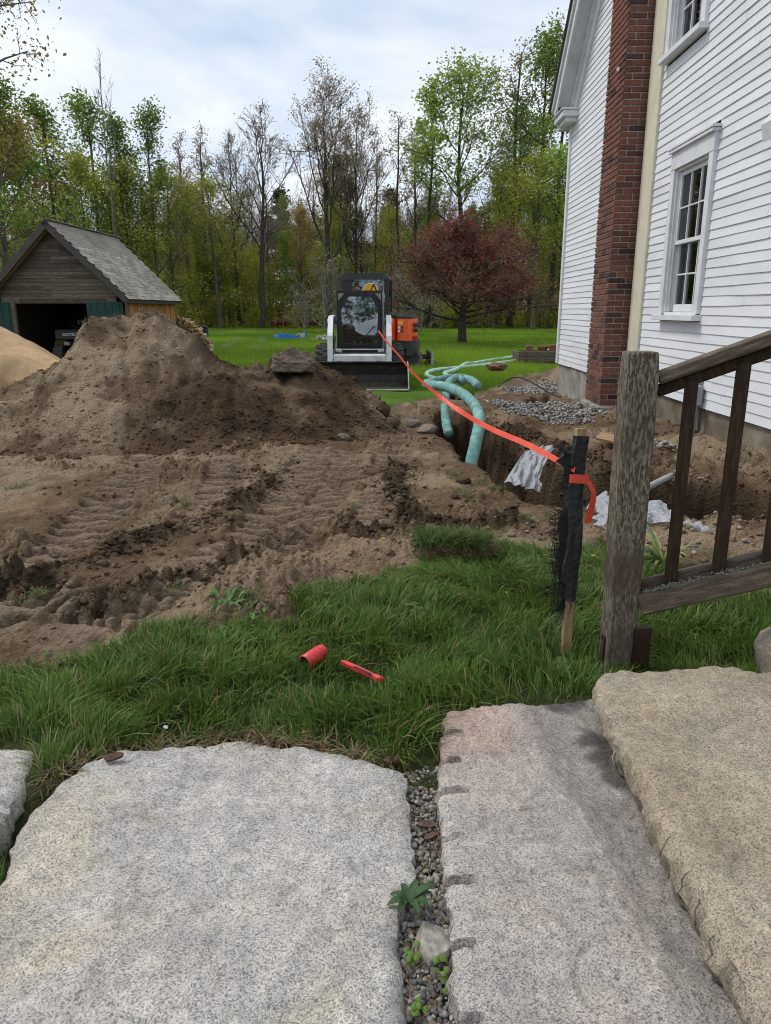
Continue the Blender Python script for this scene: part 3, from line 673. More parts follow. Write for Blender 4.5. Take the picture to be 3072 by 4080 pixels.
    me = mesh(name, np.concatenate([VV] + rows), np.concatenate(FF), mat, True); me.set_sharp_from_angle(angle=R(46))
    Cs = np.concatenate([C[u]] + [C[bv] * (.95 - .04 * k) for k in range(lev)]); vcol(me, 'col', np.clip(Cs, 0, 1.3))
    return tag(link(name, me), label, 'stone slab')
def pz(l, z=0.0): return [tuple(at_z(a, b, z)[:2]) for a, b in l]
S1 = pz([(0, 3560), (40, 3400), (65, 3300), (120, 3225), (230, 3110), (370, 3020), (480, 2972), (620, 2980), (800, 2965), (930, 2932), (1000, 2938), (1080, 2962), (1210, 2968), (1400, 3002), (1590, 3062),
         (1615, 3110), (1622, 3200), (1640, 3300), (1655, 3420), (1648, 3490), (1590, 3560), (1572, 3680), (1590, 3800), (1602, 3950), (1612, 4080)]) + [(.02, .55), (-.1, -.1), (-1.0, -.1), (-1.05, .8)]
def s1col(x, y, d):
    c = np.ones((len(x), 3)); y1 = sst(.25, .6, fbm(x * 1.8 + 2, y * 1.8, 411, 4)) * .5
    c = c * (1 - y1[:, None]) + np.array([1.04, .95, .76]) * y1[:, None]
    e_ = sst(-.05, .0, d) * .35; return c * (1 - e_[:, None] * .5)
slab('granite_slab', S1, -.004, .16, .0085, M_gran, 'broad pale grey granite slab filling the lower left foreground', 400, .012, .03, colf=s1col)
S2 = pz([(1782, 2828), (1920, 2808), (2070, 2788), (2250, 2770), (2390, 2752)]) + [(.98, 2.12), (1.0, .2), (.10, .2), (.112, .6)] + pz([(1815, 4080), (1808, 3900), (1797, 3700), (1778, 3500), (1768, 3300), (1750, 3150), (1760, 3000), (1765, 2900)])
marks = [2916, 3029, 3152, 3331, 3506, 3765, 4072]
def s2ex(x, y, d):
    z = 0 * x
    for k, py in enumerate(marks):
        e_ = at_z(1770, py); t = x - e_.x; yc = e_.y + .10 * t
        ln = (.092, .080, .098, .088, .104, .094, .1)[k] - .02
        z = z - (.030, .036, .034, .018, .034, .036, .032)[k] * sst(ln, ln - .03, t) * sst(.0115, .005, np.abs(y - yc))
    low = sst(-.02, .10, (x - .42) - .30 * (2.0 - y) * .35); return z - .035 * low
def s2col(x, y, d):
    c = np.ones((len(x), 3)); pk = sst(1.62, 1.95, y + .2 * pn(x * 5, y * 5, 421)) * sst(.55, .25, x) * .8
    c = c * (1 - pk[:, None]) + np.array([1.10, .86, .78]) * pk[:, None]
    dk = np.clip(sst(.05, .45, fbm(x * 3.2, y * 3.2, 422, 4) + 1.3 * sst(1.72, 2.02, y + .5 * (x - .45)) * sst(.35, .6, x) - .62), 0, 1) * sst(1.35, 1.6, y)      # dark lichen crust at the far end
    c = c * (1 - .66 * dk[:, None])
    gr = sst(.0, .10, (x - .42) - .105 * (2.0 - y)) * .20; return c * (1 - gr[:, None])
slab('granite_slab', S2, 0.0, .2, .0062, M_gran2, 'long grey-pink granite slab with split drill marks along its left edge', 430, .010, .022, s2ex, colf=s2col)
ZT = .105
S3c = [(940, 85), (1010, 70), (1120, 72), (1230, 62), (1390, 55), (1520, 62), (1600, 80)]
S3 = pz([(1500 + a * .9436, 2600 + b * .9436) for a, b in S3c], ZT) + [(1.75, 2.2), (1.9, .2), (.62, .2)] + \
     pz([(1500 + a * .9436, 2600 + b * .9436) for a, b in [(1640, 1500), (1560, 1370), (1490, 1250), (1420, 1130), (1360, 1000), (1290, 880), (1230, 760), (1180, 660), (1125, 530), (1090, 430), (1020, 330), (970, 220), (935, 140)]], ZT)
slab('granite_step', S3, ZT, .125, .0085, M_tan, 'weathered tan granite step slab rising at the lower right', 460, .014, .045, jag=.009)
S0 = pz([(135, 2995), (118, 3080), (62, 3185), (5, 3290)], -.03) + [(-1.25, 1.5), (-2.2, 1.55), (-2.2, 1.95)]
slab('granite_slab', S0, -.02, .12, .012, M_gran, 'small corner of grey granite slab at the left edge', 490, .010, .03)
st = link('boulder', boulder_mesh('step_boulder', 321, M_tan, 5, .16)); vcol(st.data, 'col', np.ones((len(st.data.vertices), 3)))
p = at_y(3090, 2620, 2.13); st.location = (p.x + .075, p.y, p.z - .01); st.scale = (.145, .17, .125); tag(st, 'rounded tan granite boulder at the right edge above the step', 'boulder')
M_wedge = pmat('wedge_stone', [(.3, (.16, .145, .125)), (.5, (.30, .275, .24)), (.7, (.42, .39, .34))], scale=70, rough=.9, bump=.5, bscale=40, bdist=.01, coord='World')
st = link('wedge_stone', boulder_mesh('wedge_stone', 326, M_wedge, 4, .25)); p = at_z(1725, 3760, -.03)
st.location = (p.x, p.y + .01, -.05); st.scale = (.045, .072, .045); st.rotation_euler = (0, .1, .25); tag(st, 'grey wedge-shaped stone stuck in the gap between the two granite slabs', 'stone')
# gravel in the gap
GAP = pz([(1600, 3050), (1780, 2990), (1780, 3500), (1820, 4080)]) + [(.12, .5), (.0, .5)] + pz([(1600, 4080), (1560, 3700), (1640, 3420)])
xs_ = [p[0] for p in GAP]; ys_ = [p[1] for p in GAP]
n = 10000; x = rng.uniform(min(xs_), max(xs_), n); y = rng.uniform(min(ys_), max(ys_), n); k = (polydist(x, y, GAP) < .01) ; x, y = x[k], y[k]
s = rng.uniform(.0028, .0092, len(x)); z = -.058 + .02 * rng.uniform(0, 1, len(x)) + .006 * pn(x * 12, y * 12, 500)
C = np.array([(.27, .255, .23), (.19, .18, .17), (.12, .115, .11), (.34, .31, .26), (.16, .12, .09), (.10, .07, .05)])[rng.integers(0, 6, len(x))] * rng.uniform(.7, 1.25, (len(x), 1))
V, F, CC = lumps(np.stack([x, y, z], 1), s, C, rng, .8, .3); me = mesh('gap_gravel', V, F, M_gravel); vcol(me, 'col', CC)
tag(link('gravel', me), 'small gravel filling the gap between the two granite slabs', 'gravel', kind='stuff')
gb = MB(); gb.box((.1, 1.2, -.09), (.5, 2.4, .04)); tag(gb.build('gravel_bed', M_clod), kind='structure')
# bits of bark, needles, dry stems lying in and around the gap
M_bark = pmat('bark_chip', [(.3, (.05, .03, .02)), (.6, (.13, .075, .05)), (.8, (.2, .13, .09))], scale=60, rough=.95, bump=.6, coord='World', objrand=.3)
M_straw = pmat('dry_straw', [(.3, (.20, .15, .085)), (.7, (.36, .28, .17))], scale=30, rough=.8, coord='World')
def chip(px, py, L_, W_, rz, z, label):
    b = MB(); r = random.Random(px); n_ = 7
    top = [(L_ * (.5 - .5 * math.cos(2 * math.pi * k / n_)) - L_ / 2, W_ * math.sin(2 * math.pi * k / n_) * r.uniform(.35, .6)) for k in range(n_)]
    b.prism(top, 0, .006, 'z'); o = b.build('bark_chip', M_bark); p = at_z(px, py, z); o.location = p; o.rotation_euler = (r.uniform(-.2, .2), r.uniform(-.3, .3), rz); return tag(o, label, 'bark chip')
chip(455, 3018, .055, .03, .1, .012, 'curled dark bark chip lying on the far edge of the broad granite slab')
chip(1700, 3290, .06, .02, .35, -.038, 'bark chip on the gravel between the slabs'); chip(1720, 3335, .045, .015, .5, -.036, 'narrow bark chip just below its neighbour on the gap gravel')
chip(1785, 3600, .03, .012, 1.3, -.035, 'reddish bark chip against the drill-marked slab'); chip(1560, 3030, .04, .03, .2, -.01, 'dark bark chip at the far right corner of the broad slab')
tw = MB()
for k in range(110):
    px = rng.uniform(1590, 1790); py = rng.uniform(2960, 4000); p = at_z(px, py, -.03)
    if polydist(np.array([p.x]), np.array([p.y]), GAP)[0] > .0: continue
    a = rng.uniform(0, 6.28); l = rng.uniform(.012, .045); tw.tube([(p.x, p.y, -.036), (p.x + l * math.cos(a), p.y + l * math.sin(a), -.028)], .0007, 4)
tag(tw.build('dry_stems', M_straw), 'dry stems and needles strewn over the gap gravel', 'litter', kind='stuff')

# ---------------------------------------------------------------- white house
M_white = pmat('white_paint', [(.35, (.64, .65, .67)), (.5, (.71, .72, .745)), (.65, (.75, .76, .78))], scale=3, detail=8, rough=.55, bump=.12, bscale=30, bdist=.004, stretch=(1, .25, 1), coord='World', big=(7.0, (.66, .67, .68), .35), objrand=.035)
M_trim = pmat('white_trim', [(.35, (.61, .62, .635)), (.6, (.71, .72, .73))], scale=5, rough=.5, bump=.1, bscale=40, bdist=.003, coord='World', big=(9, (.62, .62, .60), .4))
M_soffit = pmat('soffit_paint', [(.35, (.52, .54, .55)), (.6, (.62, .64, .65))], scale=4, rough=.6, coord='World')
M_cream = pmat('cream_paint', [(.35, (.60, .55, .42)), (.6, (.68, .63, .49))], scale=4, rough=.55, coord='World', big=(6, (.58, .53, .42), .4), bump=.05)
M_conc = pmat('stained_concrete', [(.3, (.10, .078, .058)), (.5, (.20, .165, .125)), (.7, (.30, .26, .21))], scale=3.5, detail=10, rough=.95, bump=.5, bscale=28, bdist=.012, coord='World', big=(2.5, (.12, .085, .055), .8), broughness=.7)
M_conc2 = pmat('grey_concrete', [(.3, (.20, .18, .155)), (.5, (.30, .28, .25)), (.7, (.38, .36, .33))], scale=4, detail=10, rough=.95, bump=.4, bscale=30, bdist=.01, coord='World', big=(3.0, (.17, .14, .11), .8))
M_mortar = pmat('mortar', [(.3, (.30, .27, .24)), (.7, (.44, .41, .37))], scale=30, rough=.95, coord='World', bump=.3)
M_brick = pmat('red_brick', [(.3, (.68, .68, .68)), (.5, (1, 1, 1)), (.72, (1.25, 1.2, 1.15))], scale=22, detail=8, rough=.9, bump=.45, bscale=60, bdist=.006, coord='World', spec=.15)
def brick_colour(m):
    t = m.node_tree; b = t.nodes['Principled BSDF']; N = t.nodes.new; L = t.links.new; src = b.inputs['Base Color'].links[0].from_socket
    oi = N('ShaderNodeObjectInfo'); r = N('ShaderNodeValToRGB'); r.color_ramp.interpolation = 'LINEAR'; e = r.color_ramp.elements
    for el, (p, c) in zip((e[0], e[1]), ((0, (.050, .036, .034)), (1, (.215, .095, .068)))): el.position = p; el.color = (*c, 1)
    for p, c in ((.10, (.085, .053, .046)), (.20, (.135, .062, .048)), (.38, (.165, .076, .056)), (.55, (.198, .086, .062)), (.72, (.158, .080, .058)), (.85, (.190, .080, .060))): q = e.new(p); q.color = (*c, 1)
    L(oi.outputs['Random'], r.inputs[0]); x = N('ShaderNodeMix'); x.data_type = 'RGBA'; x.blend_type = 'MULTIPLY'; x.inputs['Factor'].default_value = 1
    L(src, x.inputs['A']); L(r.outputs[0], x.inputs['B']); L(x.outputs['Result'], b.inputs['Base Color'])
brick_colour(M_brick)
M_dark = flat('dark_room', (.022, .022, .022), .9); M_curt = flat('white_curtain', (.55, .55, .53), .9)  # near-black dark_room colour stands in for unlit interiors; also used for door joints
def glass_mat(name, tint=(.75, .8, .78), refl=.22):
    m = bpy.data.materials.new(name); m.use_nodes = True; t = m.node_tree; t.nodes.clear(); N = t.nodes.new; L = t.links.new
    o = N('ShaderNodeOutputMaterial'); tr = N('ShaderNodeBsdfTransparent'); tr.inputs[0].default_value = (*tint, 1); gl = N('ShaderNodeBsdfGlossy'); gl.inputs['Roughness'].default_value = .02
    fr = N('ShaderNodeFresnel'); fr.inputs['IOR'].default_value = 1.5; mr = N('ShaderNodeMapRange'); mr.inputs['To Min'].default_value = refl * .25; mr.inputs['To Max'].default_value = 1
    L(fr.outputs[0], mr.inputs[0]); mx_ = N('ShaderNodeMixShader'); L(mr.outputs[0], mx_.inputs[0]); L(tr.outputs[0], mx_.inputs[1]); L(gl.outputs[0], mx_.inputs[2]); L(mx_.outputs[0], o.inputs[0]); return m
M_glass = glass_mat('window_glass')
house = empty('white_house', (3.05, 9.4, 0), -.0096, 'white clapboard house with brick chimney on the right', 'house')
def hb(c, size, name, mat, parent=house, ch=.003, rot=None):
    return MB().box(c, size, rot, ch).build(name, mat, parent)
hb((.27, -2.5, -.15), (.5, 5.75, .90), 'foundation', M_conc, ch=.01)
hb((.27, 2.25, -.15), (.5, 3.56, .90), 'foundation', M_conc2, ch=.01)
hb((.27, -6.9, -.15), (.5, 3.0, .90), 'foundation', M_conc, ch=.01)
RS = .965
def rake_z(y): return 4.32 + RS * (3.67 - y)       # lower edge of the frieze, local y
wl = MB(); wl.prism([(-8.35, .31), (4.0, .31), (4.0, rake_z(4.0)), (-1.9, rake_z(-1.9)), (-8.35, rake_z(4.0))], .36, .6, 'x'); wl.build('dark_room_backing', M_dark, house)  # near-black sheet close behind the panes, room shade put into its colour
EXPO = .085
WIN = [(-1.02, -2.08, 1.115, 2.80), (-.47, -1.53, 3.765, 5.45), (1.68, .72, 1.115, 2.80)]     # far y, near y, sill z, head z
def claps(ya, yb, z0, z1):
    z = z0
    while z < z1:
        segs = [(yb, ya)]                           # near to far
        if z > 3.9:
            lim = 3.67 - (z - 4.32) / RS - .02
            segs = [(a, min(b_, lim)) for a, b_ in segs if a < min(b_, lim)]
        for wf, wn, wz0, wz1 in WIN:
            if z + EXPO > wz0 + .005 and z < wz1 - .02:
                ns = []
                for a, b_ in segs:
                    if a < wn < b_ or a < wf < b_:
                        if a < wn: ns.append((a, min(b_, wn + .01)))
                        if b_ > wf: ns.append((max(a, wf - .01), b_))
                    elif b_ <= wn or a >= wf: ns.append((a, b_))
                segs = ns
        cut = []
        for a, b_ in segs:                          # boards butt end to end at random places
            while b_ - a > 2.6:
                c_ = a + random.uniform(1.2, 2.4); cut.append((a, c_ - .002)); a = c_
            cut.append((a, b_))
        for a, b_ in cut:
            if b_ - a < .02: continue
            j = random.uniform(-.0025, .0025)
            m_ = MB(); L_ = b_ - a; ns_ = max(2, int(L_ / .5)); V = []; F = []
            for i in range(ns_ + 1):
                yy = a + L_ * i / ns_; wv = .0022 * math.sin(yy * 3.1 + z * 40) + j
                V += [(-.016 + wv * .6, yy, z + wv), (-.003, yy, z + EXPO + .022), (.004, yy, z + EXPO + .022), (-.003, yy, z + wv)]
            for i in range(ns_):
                for q in range(4): F.append((i * 4 + q, i * 4 + (q + 1) % 4, i * 4 + 4 + (q + 1) % 4, i * 4 + 4 + q))
            F += [(3, 2, 1, 0), tuple(ns_ * 4 + q for q in range(4))]
            m_.add(V, F); m_.build('clapboard', M_white, house)
        z += EXPO
claps(-.385, -8.4, .305, 5.3)
claps(3.96, .80, .290, 6.6)
hb((-.022, 4.005, 2.205), (.045, .11, 3.83), 'corner_board', M_trim)
hb((-.015, -.195, 2.6), (.06, .385, 4.78), 'cream_board', M_cream)
hb((-.0165, -.195, 5.9), (.055, .385, 1.8), 'cream_board', M_cream)
hb((-.035, 1.02, .02), (.03, .06, .56), 'corner_strip', M_trim)
# rake: frieze, bed board, soffit, fascia, roof edge; all follow the roof slope
ang = math.atan(RS); sd_ = Vector((0, -math.cos(ang), math.sin(ang))); up_ = Vector((0, math.sin(ang), math.cos(ang)))
RL = 8.2
def rake(x0, x1, n0, n1, s0, name, mat, s1=RL):
    # box from x0..x1, n0..n1 above the frieze line, along the slope from s0
    o = Vector((0, 4.40, rake_z(4.40))); m_ = MB(); V = []
    for s in (s0, s1):
        for x_, n_ in ((x0, n0), (x1, n0), (x1, n1), (x0, n1)): V.append(tuple(o + sd_ * s + up_ * n_ + Vector((x_, 0, 0))))
    m_.add(V, [(3, 2, 1, 0), (4, 5, 6, 7), (0, 1, 5, 4), (1, 2, 6, 5), (2, 3, 7, 6), (3, 0, 4, 7)]); return m_.build(name, mat, house)
rake(-.045, .0, .0, .255, .92, 'frieze_board', M_trim)
rake(-.085, -.045, .17, .255, .80, 'bed_moulding', M_trim)
rake(-.27, -.045, .255, .28, .86, 'soffit', M_soffit)
rake(-.30, -.27, .215, .42, .72, 'rake_board', M_trim)
rake(-.335, -.30, .34, .425, .70, 'crown_moulding', M_soffit)
M_asph = pmat('roof_edge', [(.3, (.06, .045, .035)), (.7, (.14, .10, .08))], scale=30, rough=.95, coord='World')
rake(-.37, .0, .426, .455, .64, 'roof', M_asph); rake(.0, 1.0, .426, .455, .30, 'roof', M_asph)
hb((-.10, 3.93, 4.235), (.32, .66, .09), 'cornice_return', M_trim, ch=.01)
hb((-.08, 3.94, 4.155), (.24, .56, .07), 'cornice_moulding', M_trim, ch=.01)
hb((-.11, 3.93, 4.295), (.36, .70, .028), 'return_cap', M_trim, ch=.008)
hb((.25, 4.19, 4.20), (.9, .16, .20), 'eave_box', M_trim)
# windows
def window(wf, wn, z0, z1, curtain=True):
    yc = (wf + wn) / 2; W = wf - wn
    wroot = empty('window', (0, yc, z0)); wroot.parent = house
    H = z1 - z0; cw = .098
    def part(c, s_, name, mat, ch=.003): return MB().box(c, s_, None, ch).build(name, mat, wroot)
    part((-.028, W / 2 - cw / 2, H / 2 + .02), (.05, cw, H - .06), 'casing', M_trim); part((-.028, -W / 2 + cw / 2, H / 2 + .02), (.05, cw, H - .06), 'casing', M_trim)
    part((-.030, 0, H - .105), (.056, W + .01, .19), 'head_casing', M_trim); part((-.048, 0, H + .005), (.100, W + .075, .026), 'head_cap', M_trim)
    part((-.045, 0, H - .025), (.09, W + .04, .03), 'cap_moulding', M_trim)
    part((-.050, 0, .012), (.115, W + .06, .055), 'sill', M_trim)
    part((.03, 0, .052), (.11, W - 2 * cw, .03), 'sill', M_trim)
    iw = W - 2 * cw; zb = .07; zt = H - .20
    for s_ in (-1, 1):
        part((.045, s_ * (iw / 2 - .010), (zb + zt) / 2), (.14, .020, zt - zb), 'jamb', M_trim); part((.012, s_ * (iw / 2 - .027), (zb + zt) / 2), (.02, .014, zt - zb), 'stop', M_trim)
    part((.045, 0, zt - .012), (.14, iw, .024), 'jamb', M_trim)
    iw -= .040; zt -= .024; mid = (zb + zt) / 2
    def sash(xs, za, zb_, bot, top):
        st_ = .036
        for s_ in (-1, 1): part((xs, s_ * (iw / 2 - st_ / 2), (za + zb_) / 2), (.034, st_, zb_ - za), 'sash_stile', M_trim)
        part((xs, 0, za + bot / 2), (.034, iw - 2 * st_, bot), 'sash_rail', M_trim); part((xs, 0, zb_ - top / 2), (.034, iw - 2 * st_, top), 'sash_rail', M_trim)
        gw = iw - 2 * st_; ga, gb_ = za + bot, zb_ - top; pw = gw / 3; ph = (gb_ - ga) / 2
        for k in (1, 2): part((xs - .004, -gw / 2 + pw * k, (ga + gb_) / 2), (.026, .016, gb_ - ga), 'muntin', M_trim)
        for k in range(3): part((xs - .0045, -gw / 2 + pw * (k + .5), (ga + gb_) / 2), (.024, pw - .017, .016), 'muntin', M_trim)
        for k in range(3):
            for q in range(2): part((xs + .006, -gw / 2 + pw * (k + .5), ga + ph * (q + .5)), (.004, pw - .002, ph - .002), 'pane', M_glass, 0)
    sash(.032, mid - .018, zt, .04, .045); sash(.072, zb, mid + .018, .075, .036)
    if curtain:
        for s_ in (1, -1):
            b = MB(); V = []; F = []; nn = 14
            for i in range(nn + 1):
                yy = s_ * (iw / 2 - .02 - .13 * i / nn); xx = .17 + .015 * math.sin(i * 2.1)
                V += [(xx, yy, zb), (xx, yy, zt)]
            for i in range(nn): F.append((2 * i, 2 * i + 1, 2 * i + 3, 2 * i + 2))
            b.add(V, F); b.build('curtain', M_curt, wroot)
for wv_ in WIN: window(*wv_)
# chimney of single bricks
chim = MB(); chim.box((-.152, .4225, 2.9), (.304, .715, 6.2)); chim = chim.build('chimney', M_mortar, house)
hb((-.165, .43, -.12), (.40, .83, .27), 'chimney_footing', M_conc2, chim, .012)
def brick_mesh(lx, ly, lz, seed):
    b = MB(); b.box((0, 0, 0), (lx, ly, lz), None, .005); r = random.Random(seed)
    b.V = [(x + r.uniform(-.0018, .0018), y + r.uniform(-.0018, .0018), z + r.uniform(-.0018, .0018)) for x, y, z in b.V]; return b.me('brick', M_brick)
BL, BH, BZ, J = .203, .094, .057, .0107
ST_X = [brick_mesh(BL, BH, BZ, i) for i in range(3)]; ST_Y = [brick_mesh(BH, BL, BZ, 10 + i) for i in range(3)]
rest = MB(); nb = 0
for k in range(88):
    z = .035 + k * (BZ + J) + BZ / 2; bricks = []
    x0 = -.318; y0 = .055
    if k % 2 == 0:
        bricks.append((x0 + BL / 2, y0 + BH / 2, 'x')); bricks.append((x0 + BL + J + BH / 2, y0 + BL / 2, 'y'))
        bricks += [(x0 + BH / 2, y0 + BH + J + BL / 2 + q * (BL + J), 'y') for q in range(3)]
    else:
        bricks.append((x0 + BH / 2, y0 + BL / 2, 'y')); bricks.append((x0 + BH + J + BL / 2, y0 + BH / 2, 'x'))
        bricks += [(x0 + BH / 2, y0 + BL + J + BL / 2 + q * (BL + J), 'y') for q in range(2)] + [(x0 + BL / 2, y0 + 3 * (BL + J) + BH / 2, 'x')]
    for i, (x, y, o_) in enumerate(bricks):
        if k >= 70 or (k > 54 and i > 1 and nb >= 298):
            rest.box((x, y, z), (BL, BH, BZ) if o_ == 'x' else (BH, BL, BZ), None, .005); continue
        if nb >= 300 and i > 1: rest.box((x, y, z), (BL, BH, BZ) if o_ == 'x' else (BH, BL, BZ), None, .005); continue
        o = link('brick', random.choice(ST_X if o_ == 'x' else ST_Y), None, chim); nb += 1
        o.location = (x + random.uniform(-.002, .002), y + random.uniform(-.002, .002), z); o.rotation_euler = (0, 0, random.uniform(-.008, .008) + random.choice((0, math.pi)))
tag(rest.build('upper_bricks', M_brick, chim), kind='stuff')
hb((-.34, .24, 3.905), (.03, .05, .05), 'wire_cleat', M_trim, chim, .01)
# flood light, utility box
M_grey = flat('grey_enamel', (.30, .32, .34), .45); M_lens = flat('lamp_lens', (.12, .10, .085), .35)
fl = empty('flood_light', (3.02, 5.86, 2.44), 0, 'white outdoor flood light on the clapboard wall at the right edge', 'light fixture')
b = MB(); b.prism([(-.12, -.10), (.05, -.02), (.05, .12), (-.05, .14), (-.15, .02)], -.11, .10, 'y', Matrix.Translation((-.12, 0, .05))); b.build('hood', M_trim, fl)
MB().box((-.205, -.01, -.012), (.012, .17, .11), (0, R(-38), 0), .003).build('lens', M_lens, fl); MB().box((-.03, 0, -.10), (.05, .16, .24), None, .01).build('wall_plate', M_trim, fl)
ub = empty('utility_box', (3.0, 7.1, 0), 0, 'grey electrical boxes with two conduits on the foundation wall', 'utility box')
MB().box((-.02, .05, .46), (.12, .15, .27), None, .015).build('meter_box', M_grey, ub); MB().box((-.05, -.07, .42), (.09, .085, .19), None, .012).build('junction_box', M_grey, ub)
MB().tube(bez([(-.02, .06, .34), (-.02, .06, .1), (-.03, .08, -.25)], 4), .036, 14).build('conduit', M_grey, ub, True)
MB().tube(bez([(-.05, -.07, .34), (-.05, -.07, .1), (-.05, -.06, -.18)], 4), .019, 12).build('conduit', M_grey, ub, True); MB().cyl((-.05, -.062, -.1), (-.05, -.06, -.2), .026, 12).build('coupling', M_grey, ub, True)
# ---------------------------------------------------------------- wooden stair railing
def wood_mat(name, cols, stretch, paint=None, scale=9, bump=.6, bscale=12, objrand=.1, rough=.85):
    m = pmat(name, cols, scale=scale, detail=9, rough=rough, bump=bump, bscale=bscale, bdist=.006, stretch=stretch, broughness=.7, objrand=objrand, spec=.2)
    if paint:                                       # flaking paint islands stretched along the grain
        t = m.node_tree; b = t.nodes['Principled BSDF']; N = t.nodes.new; L = t.links.new; src = b.inputs['Base Color'].links[0].from_socket
        mp = [n_ for n_ in t.nodes if n_.type == 'MAPPING'][0]
        no = N('ShaderNodeTexNoise'); no.inputs['Scale'].default_value = paint[1]; no.inputs['Detail'].default_value = 5; no.inputs['Roughness'].default_value = .6; L(mp.outputs[0], no.inputs['Vector'])
        r = N('ShaderNodeValToRGB'); r.color_ramp.elements[0].position = paint[2]; r.color_ramp.elements[1].position = paint[2] + .035; L(no.outputs['Fac'], r.inputs[0])
        n2_ = N('ShaderNodeTexNoise'); n2_.inputs['Scale'].default_value = 3; n2_.inputs['Detail'].default_value = 3
        co = [n_ for n_ in t.nodes if n_.type == 'TEX_COORD'][0]; L(co.outputs['Object'], n2_.inputs['Vector'])
        r2 = N('ShaderNodeValToRGB'); r2.color_ramp.elements[0].position = .35; r2.color_ramp.elements[1].position = .55; L(n2_.outputs['Fac'], r2.inputs[0])
        mu = N('ShaderNodeMath'); mu.operation = 'MULTIPLY'; L(r.outputs[0], mu.inputs[0]); L(r2.outputs[0], mu.inputs[1])
        x = N('ShaderNodeMix'); x.data_type = 'RGBA'; L(mu.outputs[0], x.inputs['Factor']); L(src, x.inputs['A']); x.inputs['B'].default_value = (*paint[0], 1); L(x.outputs['Result'], b.inputs['Base Color'])
    return m
M_post = wood_mat('weathered_post', [(.3, (.045, .032, .022)), (.5, (.090, .066, .046)), (.7, (.16, .125, .09))], (10, 10, 2.2), ((.22, .205, .155), 16, .50), scale=9)
M_rail = wood_mat('weathered_rail', [(.3, (.05, .037, .027)), (.5, (.12, .092, .066)), (.7, (.24, .20, .15))], (1.2, 9, 9), None, scale=8)
M_bal = wood_mat('brown_baluster', [(.3, (.018, .011, .007)), (.5, (.042, .025, .015)), (.7, (.085, .055, .034))], (9, 9, 1.2), None, scale=8)
M_brown = flat('brown_metal', (.035, .017, .012), .45)
M_lichen = pmat('lichen', [(.3, (.14, .15, .12)), (.7, (.27, .28, .24))], scale=60, rough=.95, coord='World')
rail = empty('stair_railing', (.816, 2.375, -.12), 0, 'weathered wooden stair railing with square newel post and balusters at the right', 'railing')
def rp(name, mat, b, **k): return b.build(name, mat, rail, **k)
b = MB(); nz = 14; V = []; F = []
prof = [(-.050, -.043), (-.043, -.050), (.043, -.050), (.050, -.043), (.050, .043), (.043, .050), (-.043, .050), (-.050, .043)]
for i in range(nz + 1):
    t = i / nz; z = 1.19 * t; k = 1.0 if i < nz else .93
    for j, (x, y) in enumerate(prof): V.append((x * k + .0018 * math.sin(7 * t + j) - .020 * t, y * k + .0015 * math.cos(9 * t + 2 * j) - .02 * t, z))
V += [(x * .86 - .02, y * .86 - .02, 1.196) for x, y in prof]; nz2 = nz + 1
F = [(i * 8 + j, i * 8 + (j + 1) % 8, i * 8 + 8 + (j + 1) % 8, i * 8 + 8 + j) for i in range(nz2) for j in range(8)] + [tuple(nz2 * 8 + j for j in range(8))]
b.add(V, F); rp('newel_post', M_post, b)
rp('post_bracket', M_brown, MB().box((.062, -.055, .14), (.058, .02, .28), None, .003)); rp('bolt', M_grey, MB().cyl((-.06, -.01, .22), (-.052, -.01, .22), .008, 8)); rp('cap_strip', M_bal, MB().box((-.056, -.01, .13), (.008, .03, .2), None, .002))
rd = Vector((.93, -.37, 0)).normalized(); rs = .42; rdir = (rd + Vector((0, 0, rs))).normalized(); rside = Vector((-rd.y, rd.x, 0)); rup = rdir.cross(rside) * -1
if rup.z < 0: rup = -rup
RM = Matrix((rdir, rside, rup)).transposed().to_4x4()
def along(d, side, upv, z0): return Vector((.03, 0, 0)) + rd * d + Vector((0, 0, z0 + rs * d)) + rside * side + rup * upv
def rbox(d0, d1, side, z0, w_, t_, name, mat, ch=.006):
    c = along((d0 + d1) / 2, side, 0, z0); return rp(name, mat, MB().box((0, 0, 0), ((d1 - d0) * math.sqrt(1 + rs * rs), w_, t_), None, ch)), c
for a in ((.02, 1.5, .0, 1.105, .092, .040, 'hand_rail', M_rail), (.02, 1.5, .012, 1.062, .040, .038, 'sub_rail', M_bal), (.03, 1.5, -.035, .345, .036, .075, 'bottom_rail', M_rail), (.03, 1.5, .030, .372, .034, .075, 'bottom_rail', M_rail),
          (.03, 1.5, -.004, .352, .03, .04, 'filler_strip', M_rail)):
    o, c = rbox(*a); o.matrix_local = Matrix.Translation(c) @ RM
for k in range(8):
    d = .120 + k * .142
    c = Vector((.03, 0, 0)) + rd * d + rside * .006; zb = .375 + rs * d; zt = 1.06 + rs * d
    o = rp('baluster', M_bal, MB().box((0, 0, 0), (.040, .040, zt - zb), None, .003)); o.location = c + Vector((0, 0, (zb + zt) / 2)); o.rotation_euler = (0, 0, math.atan2(rd.y, rd.x) + .0)
lb = MB(); rr = random.Random(3)
for k in range(420):
    d = rr.choice((rr.uniform(.05, .16), rr.gauss(.2, .08), rr.gauss(.3, .05))); p = along(d, rr.uniform(-.056, -.016), .040 + rr.uniform(-.002, .006), .345)
    s = rr.uniform(.0012, .0038); a = rr.uniform(0, 6.28); n_ = Vector((rr.gauss(0, .6), rr.gauss(0, .6) - .3, 1)).normalized(); t1 = n_.cross(Vector((math.cos(a), math.sin(a), 0))).normalized(); t2 = n_.cross(t1)
    lb.add([tuple(p + t1 * s * math.cos(q * 1.2566) * rr.uniform(.6, 1.2) + t2 * s * math.sin(q * 1.2566)) for q in range(5)], [(0, 1, 2, 3, 4)])
